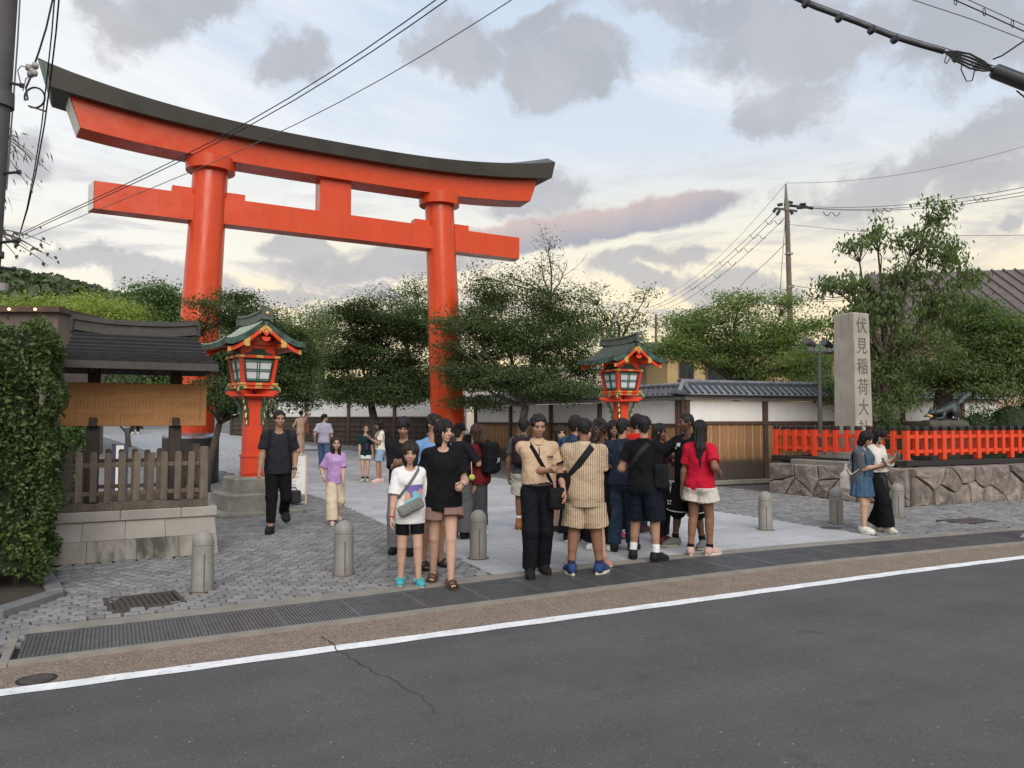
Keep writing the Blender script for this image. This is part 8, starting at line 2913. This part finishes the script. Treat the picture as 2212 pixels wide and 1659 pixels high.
# 5 girl dark green tee
p = Person('young person in a dark teal shirt and white shorts standing up the path', 789, 1041, 918, -8, H=1.53, sex='f', skin_c=LIGHT, hair='pony', hair_c=BROWNH, far=True, head=(22, 0),
  feet=((-.04, 0, 0, 0), (.035, -.01, 0, 0)), hands=((-.09, -.10, .50), (.135, -.02, .475)), shoe_c=((.40, .36, .30), (.30, .25, .2), (.5, .5, .5)))
p.top(fabric((.010, .030, .034)), loose=.018, hem=-.07, sleeve=.75)
p.bottom(fabric((.50, .57, .58)), 'shorts', length=.50, loose=.018, flare=.012)
p.socks(BLK)
# 6 woman in a white tee side on
p = Person('person in a cream shirt and denim shorts beside the girl in teal', 821, 1042, 907, -78, H=1.66, sex='f', skin_c=TAN, hair='bob', far=True, w=1.03,
  feet=((-.05, .03, 0, 0), (.04, -.05, 0, 0)), hands=((-.035, -.17, .71), (.05, -.16, .70)), grips=('grip', 'grip'), shoe_c=((.58, .42, .38), (.6, .35, .25), (.6, .5, .5)), head=(0, 8))
p.top(fabric((.60, .56, .49)), loose=.016, hem=-.0, sleeve=.72)
p.bottom(JEANL, 'shorts', length=.74, loose=.014, flare=.010)
p.backpack('small dark backpack on the woman in the cream t-shirt', BLK2, .24, .34, .12)
t = p.phone('phone held by the woman in the cream t-shirt', 1)
t = p.bag_thing('pouch', 'purple bag hanging in front of the woman in the cream t-shirt', 'bag')
piece('bag_body', MB().box((0, 0, 0), (.14, .06, .20), ch=.025).mesh('bag_body', fabric((.075, .022, .085))), t, Matrix.Translation(p.up(.06, -.05, -.21)))
MB().tube([p.up(.12, -.05, -.21), p.up(.19, -.05, -.185)], .006, 5).build('bag_handle', fabric((.075, .022, .085)), t, world=False)
# 7 young man in a black tee behind the child
p = Person('young person in an oversized black shirt behind the child in white', 871, 1196, 902, -14, skin_c=TAN, hair='fringe', w=1.0,
  feet=((-.055, .03, 0, 0), (.06, -.02, 0, 0)), hands=((-.02, -.17, .66), (.05, -.15, .66)), shoe_c=c_blk, head=(8, 20))
p.top(BLK2, loose=.028, hem=-.07, sleeve=.98)
p.bottom(fabric((.17, .17, .18)), length=1.95, loose=.022, flare=.02)
# 8 man in a blue tee
p = Person('person in a blue shirt mostly hidden behind the woman in black', 934, 1226, 897, 28, skin_c=TAN, hair='short', w=.98,
  feet=((-.07, 0, 0, 0), (.07, .02, 0, 0)), shoes='sandal', bare_feet=True, shoe_c=c_blk, head=(24, 0))
p.top(fabric((.13, .24, .44)), loose=.016, sleeve=.7)
p.bottom(fabric((.05, .05, .06)), 'shorts', length=.85, loose=.018, flare=.01)
# 9 child in a white printed tee
p = Person('child in a white printed shirt, black bike shorts and teal clogs', 884, 1264, 962, 6, child=True, sex='f', skin_c=LIGHT, hair='bob', hair_c=DARKH, w=1.06,
  feet=((-.058, .03, 0, 0), (.062, -.03, 0, 0)), hands=((-.135, -.075, .49), (.165, .02, .49)), shoes='clog', shoe_c=((.05, .30, .36), (.42, .36, .33), (.10, .42, .46)), head=(-6, 8), toe=8)
p.top(WHT, loose=.026, hem=-.08, sleeve=.92)
p.bottom(BLK, 'shorts', length=.66, loose=.007)
def print_mat():
 m = pmat('abstract_print', (.2, .2, .5), .8)
 g = NG(m.node_tree)
 tc = g.n('ShaderNodeTexCoord').outputs['Object']
 v = g.n('ShaderNodeTexVoronoi', {'Vector': tc, 'Scale': 17.0})
 c = g.ramp(g.n('ShaderNodeSeparateColor', {0: v.outputs['Color']}).outputs[0], [(0, (.14, .11, .34)), (.22, (.50, .26, .13)), (.42, (.30, .13, .32)), (.6, (.16, .40, .44)), (.74, (.62, .55, .10)), (.86, (.48, .24, .30)), (1, (.1, .1, .25))], 'CONSTANT')
 b = g.n('ShaderNodeBsdfPrincipled', {'Base Color': c, 'Roughness': .8})
 g.n('ShaderNodeOutputMaterial', {0: b.outputs[0]})
 return m
p.patch(-.045, .085, .055, .20, 'shirt_print', print_mat())
t = p.crossbody('grey crossbody bag worn by the child in white', 1, fabric((.13, .13, .13)), fabric((.15, .155, .155)), (.27, .075, .11), (-.005, -.125), bz=.045, turn=0, strap_w=.03)
[c for c in t.children if c.name.startswith('bag_body')][0].rotation_euler = (0, R(-24), 0)
p.band(0, 'bracelet', fabric((.35, .03, .03)), .96, .018, .005)
# 10 woman in a black tee and pink shorts
p = Person('person in a loose black shirt, dusty pink shorts and brown sandals', 956, 1260, 896, 2, H=1.69, sex='f', skin_c=LIGHT, hair='bob', hair_c=BLACKH, w=1.06,
  feet=((-.055, .10, 0, 0), (.045, -.10, 0, 0)), hands=((-.145, -.02, .475), (.105, -.15, .60)), grips=('relax', 'grip'), shoes='sandal', bare_feet=True, shoe_c=((.085, .05, .038),) * 3, head=(34, 0), toe=9)
p.top(BLK, loose=.026, hem=-.065, sleeve=.72)
p.bottom(fabric((.20, .125, .11)), 'shorts', length=.47, loose=.020, flare=.020)
p.band(0, 'wristband', WHT, .94, .0175, .007)
p.band(1, 'hair_tie', BLK, .92, .018, .006)
MB().tube([p.HM @ Vector((.365, .03, .33)), p.HM @ Vector((.375, .02, .18))], .006, 6).build('earring', fabric((.5, .1, .08)), p.t, world=False)
# 11 person in black cap behind her
p = Person('person in a black cap, black shirt and loose grey trousers, turned away', 991, 1163, 912, 150, H=1.62, skin_c=TAN, hair='under_cap', w=1.0,
  feet=((-.06, 0, 0, 0), (.06, .02, 0, 0)), hands=((-.12, -.15, .72), (.16, -.02, .49)), shoe_c=c_blk)
piece('cap', CAPM, p.t, p.HM, [BLK])
p.top(BLK2, loose=.022, hem=-.05, sleeve=.85)
p.bottom(fabric((.085, .088, .092)), length=1.96, loose=.024, flare=.022)
t = p.bag_thing('toy', 'small yellow-green toy ball on a strap beside the woman in a maroon top', 'toy')
q = p.up(.02, -.16, .05)
MB().lathe([(.045 * math.sin(a), -.045 * math.cos(a)) for a in np.linspace(.02, PI - .02, 9)], q, 14).build('toy_ball', fabric((.40, .48, .10)), t, smooth=True, world=False)
MB().tube([q + np.array([0, 0, .04]), q + np.array([.01, 0, .22])], .006, 5).build('toy_strap', fabric((.5, .45, .3)), t, world=False)
# 12 woman in maroon with black backpack
p = Person('person in a sleeveless maroon top and long grey skirt with wavy dark hair', 1034, 1160, 924, -122, H=1.60, sex='f', skin_c=TAN, hair='waves', hair_c=BROWNH, w=1.16,
  feet=((-.05, .02, 0, 0), (.05, -.03, 0, 0)), hands=((-.10, -.17, .62), (.15, -.10, .50)), shoe_c=c_wht, head=(10, 4))
p.top(fabric((.105, .010, .014)), 'sleeveless_top', loose=.016, hem=-.045, sleeve=.16)
p.skirt(fabric((.048, .050, .054)), z0=.10, z1=-.42, r0=.085, r1=.095, sy=1.15)
p.backpack('big black backpack with a small white mark on the woman in maroon', BLK, .30, .46, .17, logo=True)
# 13 man in a beige polo
p = Person('person in a beige zip polo and black trousers, looking down at his hands', 1162, 1243, 893, 10, skin_c=TAN, hair='short', w=1.02, belly=.020,
  feet=((-.055, -.03, 0, 0), (.05, .10, 0, 0)), hands=((.045, -.165, .655), (.150, -.075, .515)), grips=('grip', 'relax'), shoe_c=c_blk, head=(2, 14), toe=8)
BEI = fabric((.45, .325, .225))
p.top(BEI, loose=.010, hem=.048, sleeve=.60, collar=BEI)
p.bottom(fabric((.006, .007, .010)), length=1.97, loose=.014, flare=.004, waist=.068)
mb = MB()
p.patch(-.003, .003, .225, .31, 'zip', BLK, n=6)
for k in range(5):
 p.patch(.052 + k * .0085, .058 + k * .0085, .212, .226 - (k % 2) * .004, 'chest_print', BLK, n=3, off=.005)
p.patch(.052, .094, .203, .206, 'chest_print', BLK, n=4, off=.005)
f_ = p.gar['bottom']
P, n_ = p.loop_pts(p.up(.052, -.13, 0), p.up(.052, .13, 0), f_, .006)
p.ribbon(list(P), (0, 0, 1), .036, .006, 'belt', M['black_metal'], p.t)
for k in '1':
 a, b = p.J['sh' + k], p.J['el' + k]
 q = a + (b - a) * .60
 d_ = (b - a) / np.linalg.norm(b - a)
 MB().tube([q - d_ * .012, q + d_ * .006], .046 * p.H, 18).build('sleeve_trim', BLK, p.t, smooth=True, world=False)
p.crossbody('black shoulder bag worn by the man in the beige polo', -1, BLK, BLK2, (.17, .08, .24), (.105, -.085), bz=-.035, strap_w=.042)
# 14 man with backpack and boots behind
p = Person('person in cream shorts, white socks and tan boots, left of the beige polo', 1131, 1146, 905, 172, H=1.70, skin_c=BROWN, hair='short',
  feet=((-.05, 0, 0, 0), (.05, -.05, 0, 0)), shoes='boot', shoe_c=((.25, .115, .04), (.30, .20, .12), (.2, .1, .05)))
p.top(fabric((.055, .068, .075)), loose=.018, sleeve=.7)
p.bottom(fabric((.44, .42, .36)), 'shorts', length=.82, loose=.020, flare=.014)
p.socks(WHT, .06)
p.backpack('dark maroon-black backpack on the man in tan boots', fabric((.022, .012, .018)), .30, .44, .16)
# 15 big man in striped set
p = Person('person in a beige striped shirt and matching striped shorts seen from behind', 1263, 1240, 905, 176, skin_c=BROWN, hair='crop', w=1.28, belly=.030,
  feet=((-.095, -.02, 0, 0), (.085, .03, 0, 0)), hands=((-.05, -.17, .66), (.07, -.165, .64)), shoe_c=((.022, .045, .13), (.50, .46, .38), (.10, .30, .42)), toe=24, head=(18, 6))
STR = fabric((.43, .335, .235), kind='stripe', c2=(.11, .085, .06))
p.top(STR, loose=.017, hem=-.085, sleeve=.72, collar=fabric((.45, .36, .26)))
p.bottom(STR, 'shorts', length=.90, loose=.022, flare=.016)
p.socks(fabric((.02, .025, .05)), .03)
for k in '01':
 a, b = p.J['sh' + k], p.J['el' + k]
 q = a + (b - a) * .72
 d_ = (b - a) / np.linalg.norm(b - a)
 MB().tube([q - d_ * .02, q + d_ * .008], .0535 * p.H, 18).build('sleeve_cuff', fabric((.42, .33, .235)), p.t, smooth=True, world=False)
p.crossbody('black sling bag with a wide strap across the back of the man in stripes', -1, fabric((.012, .013, .014)), BLK, (.18, .10, .26), (.125, .045), bz=.055, strap_w=.075)
# 16 person hidden in front of him: pale legs and pink shoes
p = Person('person facing the road in pink shoes, hidden behind the man in stripes', 1268, 1220, 900, 2, H=1.66, sex='f', skin_c=LIGHT, hair='waves', hair_c=DARKH,
  feet=((-.115, 0, 0, 0), (.12, 0, 0, 0)), hands=((-.05, -.15, .66), (.05, -.15, .66)), shoe_c=((.36, .19, .16), (.55, .40, .36), (.05, .03, .04)), toe=20)
p.top(BLK2, loose=.014, sleeve=.6)
p.bottom(BLK, 'shorts', length=.6, loose=.014)
# 17 woman in denim jacket
p = Person('person in a dark denim jacket and blue jeans, right of the striped shirt', 1346, 1189, 906, 172, sex='m', skin_c=TAN, hair='short', w=1.10,
  feet=((-.07, -.02, 0, 0), (.06, .05, 0, 0)), hands=((-.13, -.13, .62), (.15, -.10, .60)), shoe_c=c_blk, toe=16, head=(-20, 4))
p.top(JEAND, 'jacket', loose=.022, hem=-.02, sleeve=1.8)
p.bottom(fabric((.016, .030, .055), kind='denim'), length=1.96, loose=.016, flare=.006)
# 18 man in black polo and navy shorts
p = Person('person in a black polo, navy shorts and white socks seen from behind', 1392, 1212, 901, 160, skin_c=TAN, hair='short', w=1.12, belly=.008,
  feet=((-.085, .0, 0, 0), (.095, -.03, 0, 0)), hands=((-.02, -.18, .66), (.13, -.13, .63)), shoe_c=c_blk, toe=22, head=(24, 3))
p.top(BLK, loose=.016, hem=-.03, sleeve=.62, collar=BLK)
p.bottom(fabric((.007, .009, .017)), 'shorts', length=.98, loose=.020, flare=.012)
p.socks(WHT, .055)
p.glasses(M['gold'])
p.crossbody('black sling bag hanging at the right hip of the man in the black polo', -1, fabric((.022, .024, .026)), BLK2, (.17, .12, .30), (-.135, .03), bz=.07, strap_w=.055, hip=.115)
# 19 woman with hand at her mouth
p = Person('person with long dark hair raising a hand to her mouth', 1424, 1172, 908, 62, H=1.62, sex='f', skin_c=BROWN, hair='long', hair_c=BLACKH,
  feet=((-.05, 0, 0, 0), (.05, 0, 0, 0)), hands=((-.03, -.135, .845), (.06, -.22, .72)), grips=('relax', 'relax'), shoe_c=((.12, .03, .03), (.05, .03, .03), (.1, .1, .1)), head=(14, 2), twist=0)
p.top(fabric((.075, .022, .028)), loose=.014, sleeve=.75)
p.bottom(BLK, length=1.9, loose=.018, flare=.012)
p.glasses()
# 20 man in black sportswear with ST on the shorts
p = Person('person in black sportswear with shorts lettered ST, reaching out to the left', 1489, 1183, 894, -34, H=1.77, skin_c=DEEP, hair='crop', w=1.02,
  feet=((-.105, -.03, 0, 0), (.10, .03, 0, 0)), hands=((-.20, -.22, .70), (.14, -.05, .52)), shoe_c=((.14, .14, .14), (.33, .31, .22), (.30, .30, .28)), toe=16, head=(-24, 4))
p.top(BLK, 'sports_top', loose=.026, hem=-.06, sleeve=.85)
o = p.bottom(fabric((.007, .007, .009)), 'shorts', length=1.08, loose=.026, flare=.020)
p.socks(BLK)
f_ = p.gar['bottom']
for ch, dz in (('ST', -.185),):
 me = text_mesh(ch, .085, .002)
 me.materials.clear()
 me.materials.append(WHT)
 q = f_.surf(np.array([p.J['hip0'][0] - .03, p.J['hip0'][1], p.J['pelvis'][2] + dz * p.H]), (-.25, -1, 0), .3)
 piece('shorts_lettering', me, p.t, Matrix.Translation(q + np.array([-.02, -.012, 0])) @ Matrix.Rotation(R(-14), 4, 'Z') @ Matrix.Rotation(PI / 2, 4, 'X'))
for kx, k in ((-1, '0'), (1, '1')):
 a, b, c_ = p.J['hip' + k], p.J['knee' + k], p.J['ank' + k]
 q = b + (c_ - b) * .035
 d_ = (c_ - b) / np.linalg.norm(c_ - b)
 MB().tube([q - d_ * .012, q], .0800 * p.H, 18).build('hem_stripe', WHT, p.t, smooth=True, world=False)
p.patch(-.06, -.02, .235, .262, 'chest_print', fabric((.45, .46, .5)), n=4)
p.patch(-.075, -.055, .215, .230, 'chest_print', fabric((.5, .5, .5)), n=3)
p.phone('phone in the outstretched hand of the man in black sportswear', 0, 20)
# 21 woman in a red tee
p = Person('person in a bright red shirt and cream shorts with long black hair', 1514, 1200, 908, 158, H=1.67, sex='f', skin_c=BROWN, hair='long', hair_c=BLACKH, w=1.10,
  feet=((-.05, -.05, 0, 0), (.07, .03, 0, 0)), hands=((-.135, -.045, .62), (.145, .0, .475)), shoe_c=((.46, .32, .28), (.55, .47, .42), (.5, .5, .5)), toe=26, head=(24, 3))
p.top(fabric((.42, .010, .032)), loose=.016, hem=-.035, sleeve=.72)
p.bottom(fabric((.50, .475, .43)), 'shorts', length=.46, loose=.020, flare=.022)
p.socks(BLK, .02)
# 22, 23 the two girls by the bollard
p = Person('person in a blue denim pinafore looking at a phone beside a bollard', 1864, 1151, 936, 62, H=1.52, sex='f', skin_c=LIGHT, hair='bob', hair_c=BLACKH, w=1.04,
  feet=((-.035, -.03, 0, 0), (.04, .02, 0, 0)), hands=((-.02, -.185, .665), (.03, -.18, .655)), grips=('grip', 'grip'), shoe_c=((.58, .56, .50), (.60, .58, .53), (.55, .53, .48)), head=(4, 22), lean=2)
p.top(fabric((.075, .080, .095)), loose=.016, hem=-.02, sleeve=.98)
DN = fabric((.038, .080, .135), kind='denim')
p.skirt(DN, 'pinafore_skirt', z0=.12, z1=-.165, r0=.088, r1=.118, sy=1.12, pleat=.006)
f_ = p.gar['top']
for sx in (-1, 1):
 P, n_ = p.loop_pts(p.up(.32, sx * .052, .006), p.up(.06, sx * .052, 0), f_, .007)
 p.ribbon(list(P), (1, 0, 0), .075, .008, 'pinafore_strap', DN, p.t)
p.patch(-.078, .078, .04, .215, 'pinafore_bib', DN, front=False, n=10, off=.016)
p.patch(-.066, .066, .04, .20, 'pinafore_bib', DN, front=True, n=10, off=.016)
p.phone('phone held by the girl in the denim pinafore', 0, 30)
t = p.bag_thing('tote_bag', 'white cloth tote bag hanging behind the girl in the denim pinafore', 'bag')
fb = Field((-.16, -.12, -.30), (.16, .12, .30), .012)
fb.box((0, 0, -.05), (.11, .05, .13), .045, .01)
fb.cap((0, 0, .02), (0, 0, .20), .06, .03, .06, sy=1.6)
fb.wrinkle(.006, 1, 8)
V, Q = fb.nets()
bc = p.up(.0, -.02, .15)
TOT = fabric((.56, .54, .49))
piece('bag_body', np_mesh('bag_body', V, Q, [TOT], None, True), t, Matrix.Translation(bc) @ Matrix.Rotation(R(70), 4, 'Z'))
p.ribbon([bc + np.array([0, 0, .17]), p.up(.16, -.045, .10), p.up(.26, -.066, .08), f_.surf(p.up(.27, -.066), (0, .3, 1)) + np.array([0, .0, .008]), f_.surf(p.up(.25, -.066), (0, -1, .5)) + np.array([0, -.008, 0]), p.up(.14, -.085, -.06), p.up(.05, -.12, .04), bc + np.array([0, 0, .17])], (1, 0, 0), .035, .006, 'bag_handle', TOT, t)
p = Person('person in a white blouse, black cap and wide black trousers', 1893, 1146, 927, 58, H=1.58, sex='f', skin_c=LIGHT, hair='bob', hair_c=BLACKH, w=1.0,
  feet=((-.03, -.13, 0, 0), (.04, .05, 0, 0)), hands=((-.02, -.20, .70), (.03, -.19, .69)), grips=('grip', 'grip'), shoe_c=((.55, .50, .45), (.5, .46, .42), (.5, .5, .5)), head=(0, 16))
piece('cap', CAPM, p.t, p.HM, [BLK])
p.top(fabric((.58, .545, .50)), 'blouse', loose=.020, hem=.06, sleeve=1.55, flare=.02, wr=.007)
p.skirt(fabric((.045, .043, .045), kind='tiedye', c2=(.022, .022, .024)), 'overskirt', z0=.11, z1=-.12, r0=.080, r1=.112, sy=1.2, pleat=.012)
p.bottom(BLK, length=1.97, loose=.024, flare=.018)
p.phone('phone held by the girl in the white blouse', 0, 30)
# 24.. the rest of the crowd in the middle
p = Person('person in a blue patterned shirt with a dark backpack behind the striped shirt', 1244, 1168, 897, 165, H=1.72, skin_c=TAN, hair='curly', hair_c=DARKH, w=1.06,
  feet=((-.075, 0, 0, 0), (.06, .05, 0, 0)), shoe_c=(c_blk[0], c_wht[1], c_wht[2]), toe=14)
p.top(fabric((.02, .045, .20), kind='tiedye', c2=(.01, .015, .03)), loose=.016, sleeve=.7)
p.bottom(BLK, length=1.93, loose=.026, flare=.024)
p.backpack('dark backpack with blue marks on the man behind the striped shirt', fabric((.018, .018, .026), kind='tiedye', c2=(.02, .07, .12)), .30, .46, .17)
p = Person('person in a white shirt and floral skirt glimpsed beside the striped shirt', 1210, 1150, 925, 20, H=1.58, sex='f', skin_c=LIGHT, hair='bob', hair_c=DARKH, w=.98,
  shoe_c=(c_blk[0], c_wht[1], c_wht[2]), toe=10, feet=((-.04, 0, 0, 0), (.04, 0, 0, 0)), hands=((-.05, -.15, .70), (.05, -.15, .70)))
p.top(WHT, loose=.014, hem=.0, sleeve=.75)
p.skirt(fabric((.50, .42, .38), kind='floral'), z0=.1, z1=-.24, r0=.09, r1=.125, sy=1.2)
p = Person('person in black shirt, wide black trousers and white trainers, right of the stripes', 1300, 1186, 902, -20, H=1.68, sex='f', skin_c=DEEP, hair='curly', hair_c=BLACKH, w=1.04,
  feet=((-.06, 0, 0, 0), (.06, .03, 0, 0)), shoe_c=c_wht, hands=((-.06, -.15, .66), (.06, -.15, .66)), head=(-20, 8))
p.top(BLK, loose=.016, sleeve=.7)
p.bottom(BLK, length=1.95, loose=.024, flare=.022)
p = Person('person in a long black dress and pink slides, deep in the crowd', 1326, 1162, 906, 10, H=1.66, sex='f', skin_c=BROWN, hair='bob', hair_c=BLACKH, w=1.05,
  feet=((-.05, 0, 0, 0), (.05, 0, 0, 0)), shoes='slide', bare_feet=True, shoe_c=((.48, .05, .12), (.10, .10, .11), (.1, .1, .1)), hands=((-.10, -.10, .56), (.05, -.15, .66)))
p.top(BLK, 'dress_top', loose=.014, hem=.04, sleeve=.7)
p.skirt(BLK, 'dress_skirt', z0=.12, z1=-.44, r0=.078, r1=.10, sy=1.15)
t = p.bag_thing('handbag', 'small brown and cream bag held by the woman in the long black dress', 'bag')
piece('bag_body', MB().box((0, 0, 0), (.22, .08, .13), ch=.03).mesh('bag_body', fabric((.45, .40, .33))), t, Matrix.Translation(p.up(.04, -.07, -.17)))
piece('bag_flap', MB().box((0, 0, 0), (.225, .084, .055), ch=.02).mesh('bag_flap', fabric((.07, .045, .04))), t, Matrix.Translation(p.up(.068, -.07, -.17)))
MB().tube([p.up(.09, -.12, -.17), p.up(.15, -.09, -.15), p.up(.09, -.02, -.17)], .007, 5).build('bag_handle', fabric((.07, .045, .04)), t, world=False)
p = Person('person in a red jacket with curly dark hair behind the black polo', 1377, 1150, 896, 150, H=1.74, skin_c=TAN, hair='curly', hair_c=BLACKH, w=1.0,
  feet=((-.05, 0, 0, 0), (.05, 0, 0, 0)), shoe_c=((.06, .03, .03), (.1, .1, .1), (.1, .1, .1)))
p.top(fabric((.45, .02, .015)), 'jacket', loose=.016, sleeve=1.7)
p.bottom(fabric((.020, .030, .05), kind='denim'), length=1.95, loose=.014)
p = Person('person just cut off by the right edge, only an arm and shoulder in view', 2247, 1168, 922, -80, H=1.68, skin_c=LIGHT, hair='short', w=1.1, shoe_c=c_wht, hands=((-.16, -.03, .49), (.16, -.08, .50)))
p.top(fabric((.16, .17, .19)), loose=.018, sleeve=.75)
p.bottom(fabric((.03, .03, .035)), length=1.95, loose=.014)
p = Person('person in black trousers far up the path, seen under the notice board', 292, 938, 895, 170, H=1.70, skin_c=LIGHT, hair='short', far=True, shoe_c=c_wht, feet=((-.06, -.06, 0, 0), (.06, .06, 0, 0)))
p.top(fabric((.05, .05, .06)), loose=.016, sleeve=.7)
p.bottom(BLK, length=1.92, loose=.012)
